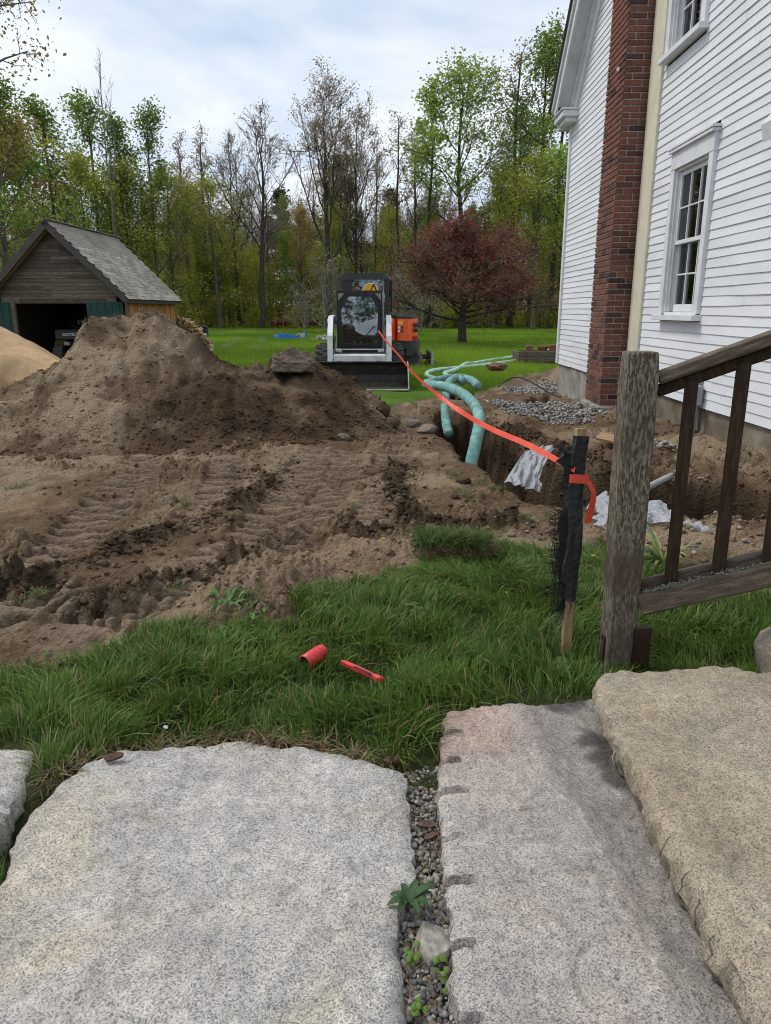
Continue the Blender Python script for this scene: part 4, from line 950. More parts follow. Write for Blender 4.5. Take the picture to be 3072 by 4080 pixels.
tag(rp('lichen', M_lichen, lb), kind='stuff')
# ---------------------------------------------------------------- stake with torn silt fence, flagging tape
M_stakew = wood_mat('stake_wood', [(.3, (.20, .13, .070)), (.6, (.36, .25, .14)), (.8, (.45, .33, .20))], (9, 9, 1.5), None, scale=7, bump=.3)
M_black = pmat('black_fabric', [(.3, (.006, .006, .007)), (.7, (.020, .020, .022))], scale=60, rough=.55, bump=.5, bscale=40, bdist=.01, spec=.5, coord='World')
stk = empty('fence_stake', (.668, 2.50, -.06), 0, 'wooden stake wrapped in torn black silt fence with frayed edge', 'stake')
top = Vector((.030, .12, .855)); sdir = top.normalized()
SM = Matrix((Vector((1, 0, 0)) - sdir * sdir.x, sdir.cross(Vector((1, 0, 0))).normalized(), sdir)).transposed().to_4x4()
b = MB(); b.box((0, 0, .43), (.034, .034, .865), None, .003, SM); b.build('wooden_stake', M_stakew, stk)
rr = random.Random(11); V = []; F = []; nz = 40; ring = 12
for i in range(nz + 1):
    t = i / nz; z = .235 + .60 * t
    for j in range(ring):
        a = 2 * math.pi * j / ring; r = .026 + .004 * math.sin(3 * a + 9 * t) + rr.uniform(-.0018, .0018)
        ex = 0
        if math.cos(a) < -.3: ex = -.020 * (.5 + .5 * math.sin(5.2 * t * 2 + .5)) * (1 if .12 < t < .72 or t > .82 else .15)
        V.append(tuple(SM @ Vector((r * max(-.9, min(.9, 1.3 * math.cos(a))) + ex, r * max(-.9, min(.9, 1.3 * math.sin(a))), z))))
F = [(i * ring + j, i * ring + (j + 1) % ring, (i + 1) * ring + (j + 1) % ring, (i + 1) * ring + j) for i in range(nz) for j in range(ring)]
b = MB(); b.add(V, F); fab = b.build('fabric_wrap', M_black, stk)
fr = MB()
for k in range(420):
    t = rr.random(); z = .20 + .60 * t
    dens = .9 if t < .62 else (.12 if t < .74 else .8)
    if rr.random() > dens: continue
    ln = (.055 if .1 < t < .62 else .030) * rr.uniform(.4, 1.35)
    if t > .74: ln = .05 * rr.uniform(.3, 1.1)
    p0 = SM @ Vector((-.020 - rr.uniform(0, .022), rr.uniform(-.018, .018), z)); dz = rr.uniform(-.4, .35) * ln + (.25 * ln if .2 < t < .6 else -.5 * ln)
    p2 = p0 + Vector((-ln, rr.uniform(-.4, .4) * ln, dz)); p1 = (p0 + p2) / 2 + Vector((0, rr.uniform(-.004, .004), rr.uniform(-.006, .006)))
    fr.tube([p0, p1, p2], [.0010, .0009, .0006], 3, False)
for k in range(90):                                  # crossing threads of the open weave
    t = rr.uniform(.05, .62); x_ = -.03 - rr.uniform(.008, .045); p0 = SM @ Vector((x_, rr.uniform(-.01, .01), .20 + .60 * t)); fr.tube([p0, p0 + Vector((rr.uniform(-.006, .006), 0, -rr.uniform(.02, .07)))], .0009, 3, False)
for k in range(46):                                  # rags at the lower end
    p0 = SM @ Vector((rr.uniform(-.03, .015), rr.uniform(-.02, .0), .245)); p1 = p0 + Vector((rr.uniform(-.05, .008), rr.uniform(-.02, .01), -rr.uniform(.02, .11))); fr.tube([p0, (p0 + p1) / 2 + Vector((.004, 0, -.004)), p1], .0012, 3, False)
tag(fr.build('frayed_threads', M_black, stk), kind='stuff')
# torn flaps (solid cloth still hanging)
for pts in ([(.0, .745), (-.075, .80), (-.055, .765), (-.085, .742), (-.05, .72), (-.055, .68), (-.02, .64)], [(-.01, .60), (-.045, .575), (-.062, .52), (-.05, .44), (-.065, .40), (-.045, .33), (-.04, .27), (-.01, .24)]):
    b = MB(); b.prism([(x, z) for x, z in pts], -.006, -.002, 'y', SM); b.build('torn_flap', M_black, stk)
M_tape = pmat('orange_tape', [(.3, (.80, .085, .045)), (.7, (.95, .13, .075))], scale=12, rough=.4, spec=.4, coord='World', trans=.15)
tp = empty('flagging_tape', (.69, 2.59, .58), 0, 'bright orange flagging tape strung from the black stake to the loader', 'tape')
def lw(v): return v - Vector((.69, 2.59, .58))
A = at_y(2290, 1873, 2.57); B_ = at_y(1508, 1318, 14.15)
pts = []; sides = []
n_ = 60
mids = [at_y(2290, 1873, 2.565), at_y(2200, 1822, 2.75), at_y(2100, 1770, 2.98), at_y(1950, 1705, 3.4), at_y(1850, 1648, 3.85), at_y(1740, 1570, 4.6), at_y(1650, 1490, 5.9), at_y(1580, 1405, 8.3), at_y(1535, 1355, 11.2), B_]
path = bez(mids, 7)
for i, p in enumerate(path):
    t = i / (len(path) - 1)
    tw_ = .15 + .9 * math.exp(-((t - .50) / .035) ** 2) * 1.4 + .25 * math.sin(t * 7)
    d = (path[min(i + 1, len(path) - 1)] - path[max(i - 1, 0)]).normalized(); sd2 = Vector((0, 0, 1)) - d * d.z; sd2.normalize(); o2 = d.cross(sd2)
    hw = .0105 if t > .06 else .0095
    pts.append(lw(p)); sides.append((sd2 * math.cos(tw_) + o2 * math.sin(tw_)) * hw * (1 + .5 * t))
b = MB(); b.ribbon(pts, sides); b.build('strung_tape', M_tape, tp)
b = MB(); q = SM.to_3x3(); base = Vector((.668, 2.50, -.06))
ringp = [(-.033, -.031), (.031, -.031), (.034, .031), (-.033, .031)]; V = []
for z in (.667, .699):
    for x, y in ringp: V.append(tuple(lw(base + q @ Vector((x, y, z)))))
b.add(V, [(i, (i + 1) % 4, 4 + (i + 1) % 4, 4 + i) for i in range(4)]); b.build('knot_wrap', M_tape, tp)
e0 = base + q @ Vector((.030, -.033, .685)); tail = [e0 + Vector((-.006, -.002, .0)), e0 + Vector((.006, -.005, -.018)), e0 + Vector((.020, -.01, -.045)), e0 + Vector((.020, -.012, -.075)), e0 + Vector((.012, -.014, -.12)), e0 + Vector((.006, -.016, -.16))]
b = MB(); b.ribbon([lw(p) for p in tail], [(.006, 0, .007), (.006, .004, .006), (.009, .005, .003), (.012, .003, .0), (.012, .002, .0), (.0125, .001, .001)]); b.build('loose_end', M_tape, tp)
# ---------------------------------------------------------------- drain pipes in teal sleeves
def pipe_mat(name, cols):
    return pmat(name, cols, scale=14, detail=8, rough=.7, bump=.5, bscale=45, bdist=.008, coord='World', spec=.25, dist=.4, big=(6.0, (.15, .135, .10), .42))
M_teal = pipe_mat('teal_sleeve', [(.3, (.085, .215, .195)), (.5, (.165, .345, .315)), (.7, (.30, .50, .46))])
M_teal2 = pipe_mat('pale_teal_sleeve', [(.3, (.22, .43, .37)), (.5, (.37, .59, .51)), (.7, (.55, .72, .64))])
def pipe(spec, r, mat, label, soil_end=False):
    pts = [Vector(s) for s in spec]
    path = bez(pts, 26); out = [path[0]]; acc = 0
    for a, b_ in zip(path[:-1], path[1:]):
        acc += (b_ - a).length
        if acc > .011: out.append(b_); acc = 0
    rr = random.Random(int(r * 1e4) + len(out)); rad = []
    ph = 0
    for i in range(len(out)):
        ph += 2.2
        rad.append(r * (1 + .022 * math.sin(ph) + rr.uniform(-.012, .012)))
    rad[0] *= .6; rad[-1] *= .8
    b = MB(); b.tube(out, rad, 14, True)
    me = b.me('drain_pipe', mat, True); V = np.array(b.V); d = .0035 * fbm(V[:, 0] * 14 + V[:, 2] * 9, V[:, 1] * 14, 611, 2)
    cen = np.repeat(np.array([tuple(p) for p in out]), 14, 0); nrm = V - cen; nrm /= np.linalg.norm(nrm, axis=1)[:, None] + 1e-9
    me.vertices.foreach_set('co', (V + nrm * d[:, None] * (r / .055)).astype(np.float32).ravel()); me.update()
    return tag(link('drain_pipe', me), label, 'pipe')
Q = lambda l: [at_y(a, b_, c_) for a, b_, c_ in l]
pipe(Q([(1905, 1540, 9.7), (1885, 1520, 10.0), (1845, 1506, 10.2), (1790, 1508, 10.0), (1730, 1520, 9.7), (1698, 1529, 9.4), (1720, 1534, 9.0), (1775, 1541, 8.5), (1835, 1565, 8.0), (1885, 1607, 7.5), (1908, 1655, 7.05), (1908, 1705, 6.75), (1895, 1765, 6.55), (1880, 1835, 6.45), (1872, 1900, 6.40)]), .056, M_teal, 'thick teal sleeved drain pipe arching down into the trench')
pipe(Q([(1850, 1522, 9.6), (1822, 1508, 9.7), (1792, 1522, 9.5), (1778, 1560, 9.15), (1774, 1620, 8.7), (1776, 1670, 8.35), (1788, 1730, 8.05)]), .052, M_teal, 'teal drain pipe hanging into the far end of the trench behind the arched pipe')
def G(l, r=.05):
    o = []
    for a, b_ in l:
        p = at_z(a, b_, -.2); z = G0(0, p.y) + r + .03; p = at_z(a, b_, float(z)); o.append(p)
    return o
pipe(G([(1745, 1512), (1712, 1503), (1700, 1490), (1722, 1478), (1770, 1471), (1830, 1466), (1873, 1461), (1936, 1454), (2012, 1444), (2100, 1432), (2150, 1422), (2200, 1409)]), .052, M_teal2, 'pale teal drain pipe with a hooked end lying on the lawn')
pipe(G([(1780, 1497), (1772, 1488), (1800, 1480), (1832, 1466), (1856, 1450), (1880, 1449), (1936, 1440), (1999, 1430), (2060, 1421), (2104, 1413), (2180, 1398), (2240, 1390)]), .056, M_teal2, 'longest pale teal drain pipe running along the lawn to the house corner')
# sandy patch at the trench lip
# ---- white netting draped over the trench
def net_mat():
    m = pmat('white_netting', [(.3, (.42, .44, .48)), (.7, (.70, .72, .76))], scale=30, rough=.5, spec=.4, coord='World', trans=.25, bump=.6, bscale=30, bdist=.01)
    t = m.node_tree; N = t.nodes.new; L = t.links.new; out = t.nodes['Material Output']; src = out.inputs['Surface'].links[0].from_socket
    uv = N('ShaderNodeTexCoord'); w1 = N('ShaderNodeTexWave'); w1.inputs['Scale'].default_value = 55; w1.bands_direction = 'DIAGONAL'; w2 = N('ShaderNodeTexWave'); w2.inputs['Scale'].default_value = 60; w2.bands_direction = 'Z'
    for q in (w1, w2): q.inputs['Distortion'].default_value = 3; L(uv.outputs['Object'], q.inputs['Vector'])
    mxx = N('ShaderNodeMath'); mxx.operation = 'MAXIMUM'; L(w1.outputs['Fac'], mxx.inputs[0]); L(w2.outputs['Fac'], mxx.inputs[1])
    mr = N('ShaderNodeMapRange'); mr.inputs['From Min'].default_value = .55; mr.inputs['From Max'].default_value = .8; mr.inputs['To Min'].default_value = .38; mr.inputs['To Max'].default_value = .92; L(mxx.outputs[0], mr.inputs[0])
    tr = N('ShaderNodeBsdfTransparent'); ms = N('ShaderNodeMixShader'); L(mr.outputs[0], ms.inputs[0]); L(tr.outputs[0], ms.inputs[1]); L(src, ms.inputs[2]); L(ms.outputs[0], out.inputs['Surface'])
    return m
M_net = net_mat()
def drape(name, rows, label, fold=.018, freq=9, seed=0, cat='netting'):
    # rows: list of lists of points, top to bottom
    A_ = [bez(r_, 8) for r_ in rows]; n_ = len(A_[0]); cols = [bez([A_[k][i] for k in range(len(A_))], 8) for i in range(n_)]; m_ = len(cols[0])
    V = []
    for j in range(m_):
        for i in range(n_):
            p = cols[i][j].copy(); u = i / (n_ - 1); v = j / (m_ - 1)
            f = fold * math.sin(freq * u * 6.28 + 1.5 * math.sin(3 * v + seed)) * (.35 + v) * .6 + fold * .6 * math.sin(23 * u + 5 * v)
            p += Vector((.3 * f, -f, .55 * f)); q_ = float(pn(np.array([u * 7 + seed * 9]), np.array([v * 5.0]), 631)[0]); q2 = float(pn(np.array([u * 17 + seed * 5]), np.array([v * 13.0]), 632)[0]); p += Vector((.020 * q_, -.022 * q2, .030 * q_ + .014 * q2)); V.append(tuple(p))
    F = [(j * n_ + i, j * n_ + i + 1, (j + 1) * n_ + i + 1, (j + 1) * n_ + i) for j in range(m_ - 1) for i in range(n_ - 1)]
    return tag(link(name, mesh(name, V, F, M_net, True)), label, cat)
drape('netting', [Q([(2090, 1800, 5.75), (2120, 1788, 5.75), (2165, 1778, 5.7), (2222, 1782, 5.6)]), Q([(2065, 1830, 5.5), (2110, 1815, 5.45), (2150, 1808, 5.4), (2195, 1800, 5.4)]),
                  Q([(2035, 1880, 5.15), (2085, 1875, 5.1), (2130, 1880, 5.05), (2150, 1890, 5.02)]), Q([(2015, 1920, 4.95), (2070, 1935, 4.9), (2115, 1950, 4.88), (2155, 1962, 4.85)])], 'white plastic netting draped into the near end of the trench', .022, 5, 1)
drape('netting', [Q([(2325, 2030, 4.6), (2380, 1975, 4.75), (2440, 1970, 4.7), (2560, 1985, 4.6), (2650, 2010, 4.5)]), Q([(2335, 2035, 4.45), (2400, 2010, 4.5), (2470, 2000, 4.45), (2570, 2015, 4.38), (2680, 2040, 4.3)]),
                  Q([(2380, 2075, 4.25), (2430, 2060, 4.25), (2490, 2050, 4.22), (2580, 2050, 4.2), (2690, 2065, 4.12)]), Q([(2375, 2085, 4.1), (2430, 2110, 4.02), (2500, 2100, 4.05), (2590, 2080, 4.1), (2700, 2085, 4.05)])], 'white netting spread over soil behind the railing post', .02, 5, 2)
b = MB(); b.tube(bez(Q([(2690, 2072, 4.1), (2740, 2090, 4.05), (2790, 2100, 3.98), (2825, 2125, 3.9)]), 6), [.02 + .012 * math.sin(i * 1.3) for i in range(19)], 8); tag(b.build('netting_rope', M_net, None, True), 'twisted rope of white netting behind the second baluster', 'netting')
# ---- board, white pipe, black cable, wires
b = MB(); b.box((0, 0, 0), (.30, .17, .022), None, .002); o = b.build('plank_offcut', wood_mat('raw_board', [(.3, (.25, .155, .08)), (.7, (.43, .29, .165))], (2, 12, 12), None, bump=.2)); p = at_z(2440, 1780, .03); o.location = (p.x + .02, p.y, gz(p.x, p.y) + .06); o.rotation_euler = (R(10), R(8), R(-28)); tag(o, 'light brown board offcut lying on the soil behind the stake', 'board')
M_pvc = flat('white_plastic_pipe', (.34, .34, .32), .6, coord='World')
b = MB(); b.tube(Q([(2585, 1940, 5.0), (2680, 1893, 5.5), (2760, 1840, 6.2)]), .024, 12); tag(b.build('plastic_pipe', M_pvc, None, True), 'grey-white plastic pipe sticking out of the soil behind the railing', 'pipe')
M_cable = flat('black_cable', (.012, .012, .013), .5)
b = MB(); b.tube(bez(Q([(1985, 1540, 11.6), (2015, 1518, 12.0), (2055, 1503, 12.0), (2095, 1512, 11.7), (2140, 1535, 11.4), (2190, 1565, 11.1), (2235, 1583, 10.9)]), 8), .011, 8); tag(b.build('cable', M_cable, None, True), 'black cable looping over the pit to the house foundation', 'cable')
b = MB(); b.tube(bez(Q([(2750, 1850, 6.2), (2770, 1830, 6.3), (2780, 1822, 6.35), (2765, 1840, 6.15), (2740, 1870, 5.9), (2775, 1826, 6.3), (2782, 1836, 6.2), (2755, 1862, 5.95)]), 6), .006, 6); tag(b.build('wire_loop', M_grey, None, True), 'loop of grey wire on the soil below the conduits', 'wire')
b = MB(); b.tube(Q([(2378, 1690, 8.0), (2382, 1640, 8.02)]), .013, 6); tag(b.build('survey_stick', M_stakew), 'thin upright stick in the soil under the chimney corner', 'stick')
st = link('concrete_chunk', boulder_mesh('concrete_chunk', 331, M_conc2, 4, .15)); p = at_y(2315, 1625, 9.95); st.location = (p.x, p.y, p.z - .03); st.scale = (.13, .13, .10); tag(st, 'grey concrete chunk at the foot of the brick chimney', 'concrete')
# ---- red plastic tube and red handle in the grass
M_red = pmat('red_plastic', [(.3, (.55, .030, .030)), (.6, (.72, .055, .055)), (.8, (.80, .11, .10))], scale=18, rough=.4, spec=.45, big=(30, (.35, .03, .03), .5))
rt = empty('red_tube', at_z(1252, 2615, .028), R(40), 'red plastic tube lying in the grass', 'tube')
b = MB(); n_ = 28; V = []; F = []; prof = [(-.062, .030), (-.060, .033), (0, .033), (.048, .032), (.060, .028), (.066, .018), (.067, .0)]
for x, r in prof:
    for k in range(n_): a = 2 * math.pi * k / n_; V.append((x, r * math.cos(a), r * math.sin(a)))
F = [(i * n_ + k, i * n_ + (k + 1) % n_, (i + 1) * n_ + (k + 1) % n_, (i + 1) * n_ + k) for i in range(len(prof) - 1) for k in range(n_)]
b.add(V, F); b.build('shell', M_red, rt, True)
b = MB(); V = []; prof2 = [(-.062, .030), (-.060, .0275), (.045, .026), (.05, .0)]
for x, r in prof2:
    for k in range(n_): a = 2 * math.pi * k / n_; V.append((x, r * math.cos(a), r * math.sin(a)))
b.add(V, [(i * n_ + (k + 1) % n_, i * n_ + k, (i + 1) * n_ + k, (i + 1) * n_ + (k + 1) % n_) for i in range(3) for k in range(n_)]); b.build('inner_liner', flat('dark_liner', (.03, .012, .01), .8), rt, True)
for k in (-.02, .025): MB().tube([(k, .0335 * math.cos(a), .0335 * math.sin(a)) for a in np.linspace(0, 6.283, 25)], .0012, 5).build('raised_ring', M_red, rt)
rt.rotation_euler = (0, R(-6), R(52)); rt.scale = (.8, .8, .8)
ha = empty('red_tool', at_z(1440, 2672, .03), 0, 'red plastic handle with dark grip strip lying in the grass', 'tool handle')
b = MB(); b.prism([(-.105, -.006), (-.085, -.013), (-.02, -.012), (.06, -.009), (.075, -.013), (.09, -.013), (.09, .013), (.075, .013), (.06, .009), (-.02, .012), (-.085, .010), (-.105, .002)], -.008, .008, 'z'); b.build('grip_body', M_red, ha)
b = MB(); b.box((.01, -.006, .0085), (.09, .009, .004), None, .001); b.build('grip_strip', flat('dark_grip', (.02, .02, .03), .5), ha)
for k in range(3): MB().box((.092 + .006 * k, 0, 0), (.003, .024, .018), None, .001).build('end_ridge', M_red, ha)
ha.rotation_euler = (0, R(4), R(-38)); ha.scale = (.85, .75, .8)
# ---------------------------------------------------------------- skid steer loader
M_wpaint = pmat('white_machine_paint', [(.3, (.66, .66, .66)), (.5, (.78, .78, .78)), (.7, (.84, .84, .84))], scale=5, rough=.4, spec=.45, big=(6, (.42, .37, .31), .35), bump=.05)
M_bpaint = pmat('black_machine_paint', [(.3, (.010, .010, .011)), (.7, (.026, .026, .028))], scale=6, rough=.38, spec=.45, big=(8, (.05, .045, .04), .5))
M_buck = pmat('worn_black_steel', [(.3, (.012, .012, .012)), (.6, (.030, .029, .028)), (.8, (.07, .06, .05))], scale=7, detail=9, rough=.5, spec=.4, big=(5, (.07, .055, .04), .6), bump=.15)
M_edge = pmat('worn_bare_steel', [(.3, (.26, .21, .16)), (.6, (.52, .49, .45)), (.8, (.6, .58, .55))], scale=9, rough=.5, metal=.1)
M_tyre = pmat('tyre_rubber', [(.3, (.028, .027, .026)), (.6, (.065, .06, .055)), (.8, (.16, .14, .115))], scale=9, rough=.9, bump=.3)
M_mglass = glass_mat('machine_glass', (.74, .84, .86), .60); M_lampg = flat('headlamp', (.28, .26, .20), .25)
SY, SX = 15.6, -.515
sk = empty('skid_steer_loader', (SX, SY, -.255), R(.6), 'white skid steer loader with black cab facing the camera', 'loader')
def sp(name, mat, b, **k): return b.build(name, mat, sk, **k)
def wheel(parent, x, y, r, w_, rimmat, lugs=16):
    t = empty('wheel', (x, y, r)); t.parent = parent; s = 1 if x > 0 else -1
    b = MB(); n_ = 32; V = []; prof = [(-w_ / 2, r * .52), (-w_ / 2, r * .88), (-w_ / 2 + .03, r * .95), (w_ / 2 - .03, r * .95), (w_ / 2, r * .88), (w_ / 2, r * .52)]
    for a_, q in prof:
        for k in range(n_): a = 2 * math.pi * k / n_; V.append((a_, q * math.cos(a), q * math.sin(a)))
    b.add(V, [(i * n_ + k, i * n_ + (k + 1) % n_, (i + 1) * n_ + (k + 1) % n_, (i + 1) * n_ + k) for i in range(5) for k in range(n_)])
    for k in range(lugs):
        for h in (0, 1):
            a = 2 * math.pi * (k + .5 * h) / lugs; c = Matrix.Rotation(a, 4, 'X') @ Matrix.Translation(((-1, 1)[h] * w_ * .26, 0, r * .965)) @ Matrix.Rotation(R(28) * (-1, 1)[h], 4, 'Z'); b.box((0, 0, 0), (w_ * .52, .045, r * .08), None, .006, c)
    b.build('tyre', M_tyre, t, auto=35)
    b = MB(); b.cyl((-w_ * .30, 0, 0), (w_ * .30, 0, 0), r * .53, 24); b.cyl((s * w_ * .30, 0, 0), (s * w_ * .42, 0, 0), r * .22, 14); b.build('rim', rimmat, t, auto=35)
for x in (-.735, .735):
    for y in (-.52, .52): wheel(sk, x, y, .39, .27, M_wpaint)
b = MB(); b.box((0, .1, .42), (1.0, 1.9, .46), None, .03); sp('chassis', M_bpaint, b)
b = MB(); b.prism([(.55, .55), (1.05, .55), (1.12, 1.0), (1.0, 1.25), (.55, 1.30)], -.52, .52, 'x'); sp('engine_cover', M_wpaint, b)
b = MB(); b.box((0, -.585, .640), (1.04, .07, .15), None, .012); sp('front_panel', M_wpaint, b)
b = MB(); b.box((.0, -.625, .675), (.72, .02, .055), None, .004); sp('model_plate', M_bpaint, b)
b = MB(); b.box((.43, -.624, .615), (.10, .006, .055), None, .002); sp('decal', M_trim, b)
# cab: front frame with octagonal door, roof, posts, back frame
cw, z0, z1, yf = .455, .70, 1.83, -.50
def ring(outer, inner, y0, y1, name, mat):
    b = MB(); n_ = len(outer); V = [(x, y, z) for y in (y0, y1) for x, z in outer] + [(x, y, z) for y in (y0, y1) for x, z in inner]
    F = []
    for i in range(n_):
        j = (i + 1) % n_
        F += [(i, j, 2 * n_ + j, 2 * n_ + i), (n_ + j, n_ + i, 3 * n_ + i, 3 * n_ + j), (j, i, n_ + i, n_ + j), (2 * n_ + i, 2 * n_ + j, 3 * n_ + j, 3 * n_ + i)]
    b.add(V, F); return sp(name, mat, b)
outer = [(-cw, z0), (cw, z0), (cw, 1.45), (cw, z1 - .02), (cw - .02, z1), (-cw + .02, z1), (-cw, z1 - .02), (-cw, 1.45)]
mid_ = [(-.40, z0 + .07), (.40, z0 + .07), (.415, 1.49), (.29, z1 - .10), (.25, z1 - .06), (-.25, z1 - .06), (-.29, z1 - .10), (-.415, 1.49)]
inn = [(-.335, z0 + .125), (.335, z0 + .125), (.365, 1.46), (.225, z1 - .135), (.185, z1 - .115), (-.185, z1 - .115), (-.225, z1 - .135), (-.365, 1.46)]
ring(outer, mid_, yf, yf + .06, 'cab_front_frame', M_bpaint); ring(mid_, inn, yf - .035, yf + .02, 'door_frame', M_bpaint)
b = MB(); b.prism(inn, yf - .012, yf - .006, 'y'); sp('door_glass', M_mglass, b)
for s in (-1, 1):
    b = MB(); b.prism([(s * .30, z1 - .055), (s * (cw - .035), z1 - .055), (s * (cw - .035), z1 - .19)][::s], yf - .012, yf - .001, 'y'); sp('head_lamp', M_lampg, b)
    b = MB(); b.box((s * (cw - .02), .05, 1.0), (.04, 1.04, .62), None, .01); sp('side_panel', M_bpaint, b)
    b = MB(); b.box((s * (cw - .025), .52, 1.4), (.05, .10, .84), None, .01); sp('rear_post', M_bpaint, b)
    b = MB(); b.box((s * (cw - .025), -.08, 1.52), (.03, .05, .55), None, .005); sp('side_post', M_bpaint, b)
    b = MB()
    for k in range(9): b.box((s * (cw - .02), -.40 + .1 * k, 1.56), (.008, .012, .48))
    for k in range(6): b.box((s * (cw - .02), .02, 1.34 + .09 * k), (.006, .95, .010))
    tag(sp('side_screen', M_bpaint, b), kind='stuff')
b = MB(); b.prism([(yf + .0, z1 - .005), (.55, z1 - .03), (.58, z1 - .09), (.55, z1 - .11), (yf + .06, z1 - .09)], -cw + .003, cw - .003, 'x'); sp('cab_roof', M_bpaint, b)
b = MB(); b.box((0, .55, .98), (.84, .04, .40), None, .01); sp('rear_panel', M_bpaint, b); b = MB(); b.box((0, .20, .88), (.46, .42, .10), None, .03); b.box((0, .40, 1.15), (.44, .10, .50), None, .03); sp('seat', M_bpaint, b, auto=30)
for s in (-1, 1): b = MB(); b.tube(bez([(s * .3, -.2, .75), (s * .3, -.25, 1.0), (s * .27, -.28, 1.12)], 4), .016, 8); sp('control_lever', M_bpaint, b, smooth=True)
b = MB(); b.tube([(.0, -.545, .83), (.26, -.545, 1.13)], .010, 6); b.tube([(-.17, -.545, .84), (.10, -.545, .95)], .006, 6); b.box((.15, -.548, 1.0), (.42, .012, .018), (0, R(-48), 0)); sp('wiper', M_bpaint, b)
b = MB(); b.box((-.385, -.545, 1.17), (.03, .03, .17), None, .008); b.cyl((-.365, -.54, 1.30), (-.365, -.555, 1.30), .014, 10); sp('door_handle', M_bpaint, b); b = MB(); b.box((0, -.525, .785), (.22, .03, .035), None, .006); sp('latch_plate', M_bpaint, b)
for q in (-.10, .02): b = MB(); b.cyl((q, -.55, .845), (q, -.556, .845), .009, 8); sp('rivet', M_edge, b)
b = MB(); b.tube([(.455, -.50, .75), (.462, -.49, 1.35), (.452, -.49, 1.80)], .012, 8); sp('grab_bar', M_grey, b, smooth=True)
# lift arms
for s in (-1, 1):
    ap = [(.95, 1.10), (.95, 1.24), (.30, 1.36), (-.45, 1.34), (-.72, 1.12), (-.86, .98), (-.98, .30), (-.90, .24), (-.78, .30), (-.70, .86), (-.58, .98), (-.38, 1.17), (.28, 1.20)]
    b = MB(); b.prism(ap if s > 0 else ap[::-1], s * .525, s * .625, 'x'); sp('lift_arm', M_wpaint, b)
    b = MB(); b.cyl((s * .50, .88, 1.16), (s * .66, .88, 1.16), .07, 16); sp('arm_pivot', M_grey, b, auto=30); b = MB(); b.cyl((s * .62, -.40, 1.24), (s * .645, -.40, 1.24), .05, 14); sp('pin_cap', M_wpaint, b, auto=30)
    b = MB(); b.cyl((s * .575, .5, .55), (s * .575, -.2, 1.12), .035, 12); sp('lift_cylinder', M_bpaint, b, auto=30); b = MB(); b.cyl((s * .43, -.78, .66), (s * .43, -.92, .36), .035, 10); sp('tilt_cylinder', M_bpaint, b, auto=30)
    b = MB(); b.tube(bez([(s * .49, -.50, .95), (s * .50, -.66, .75), (s * .47, -.70, .60)], 5), .012, 8); sp('hose', M_bpaint, b, smooth=True)
b = MB(); b.box((0, -.835, .535), (1.05, .13, .190), None, .03); sp('arm_cross_member', M_wpaint, b)
b = MB(); b.box((-.38, -.90, .33), (.12, .08, .34), None, .01); b.box((.38, -.90, .33), (.12, .08, .34), None, .01); b.box((0, -.90, .20), (.90, .06, .10), None, .01); sp('quick_attach', M_bpaint, b)
# bucket, open towards the camera
hw_ = .925; bk = empty('bucket', (0, -.96, 0)); bk.parent = sk
pr = [(-.78, .035), (-.30, .03), (-.12, .055), (-.03, .13), (-.01, .24), (-.06, .42), (-.12, .475)]
po = [(-.13, .49), (-.05, .44), (.012, .24), (-.012, .115), (-.11, .035), (-.30, .008), (-.78, .012)]
b = MB(); b.prism(pr + po, -hw_, hw_, 'x'); b.build('shell', M_buck, bk)
for s in (-1, 1):
    b = MB(); b.prism([(-.80, .01), (-.30, .005), (-.10, .035), (-.01, .11), (.015, .24), (-.05, .44), (-.13, .492), (-.30, .44), (-.74, .12)], s * hw_, s * (hw_ + .014), 'x'); b.build('side_plate', M_buck, bk)
    b = MB(); b.tube([(s * (hw_ + .007), -.80, .03), (s * (hw_ + .007), -.745, .125), (s * (hw_ + .007), -.30, .445), (s * (hw_ + .007), -.135, .495)], .010, 6); b.build('side_edge', M_edge, bk)
b = MB(); b.box((0, -.80, .026), (1.86, .09, .026), None, .004); b.build('cutting_edge', M_edge, bk); b = MB(); b.box((0, -.125, .487), (1.84, .035, .03), None, .006); b.build('top_lip', M_bpaint, bk)
b = MB()
for k in range(8): b.box((-.10 + .03 * k, -.14, .508), (.02, .09, .008), None, .002)
tag(b.build('step_tread', M_edge, bk), kind='stuff')
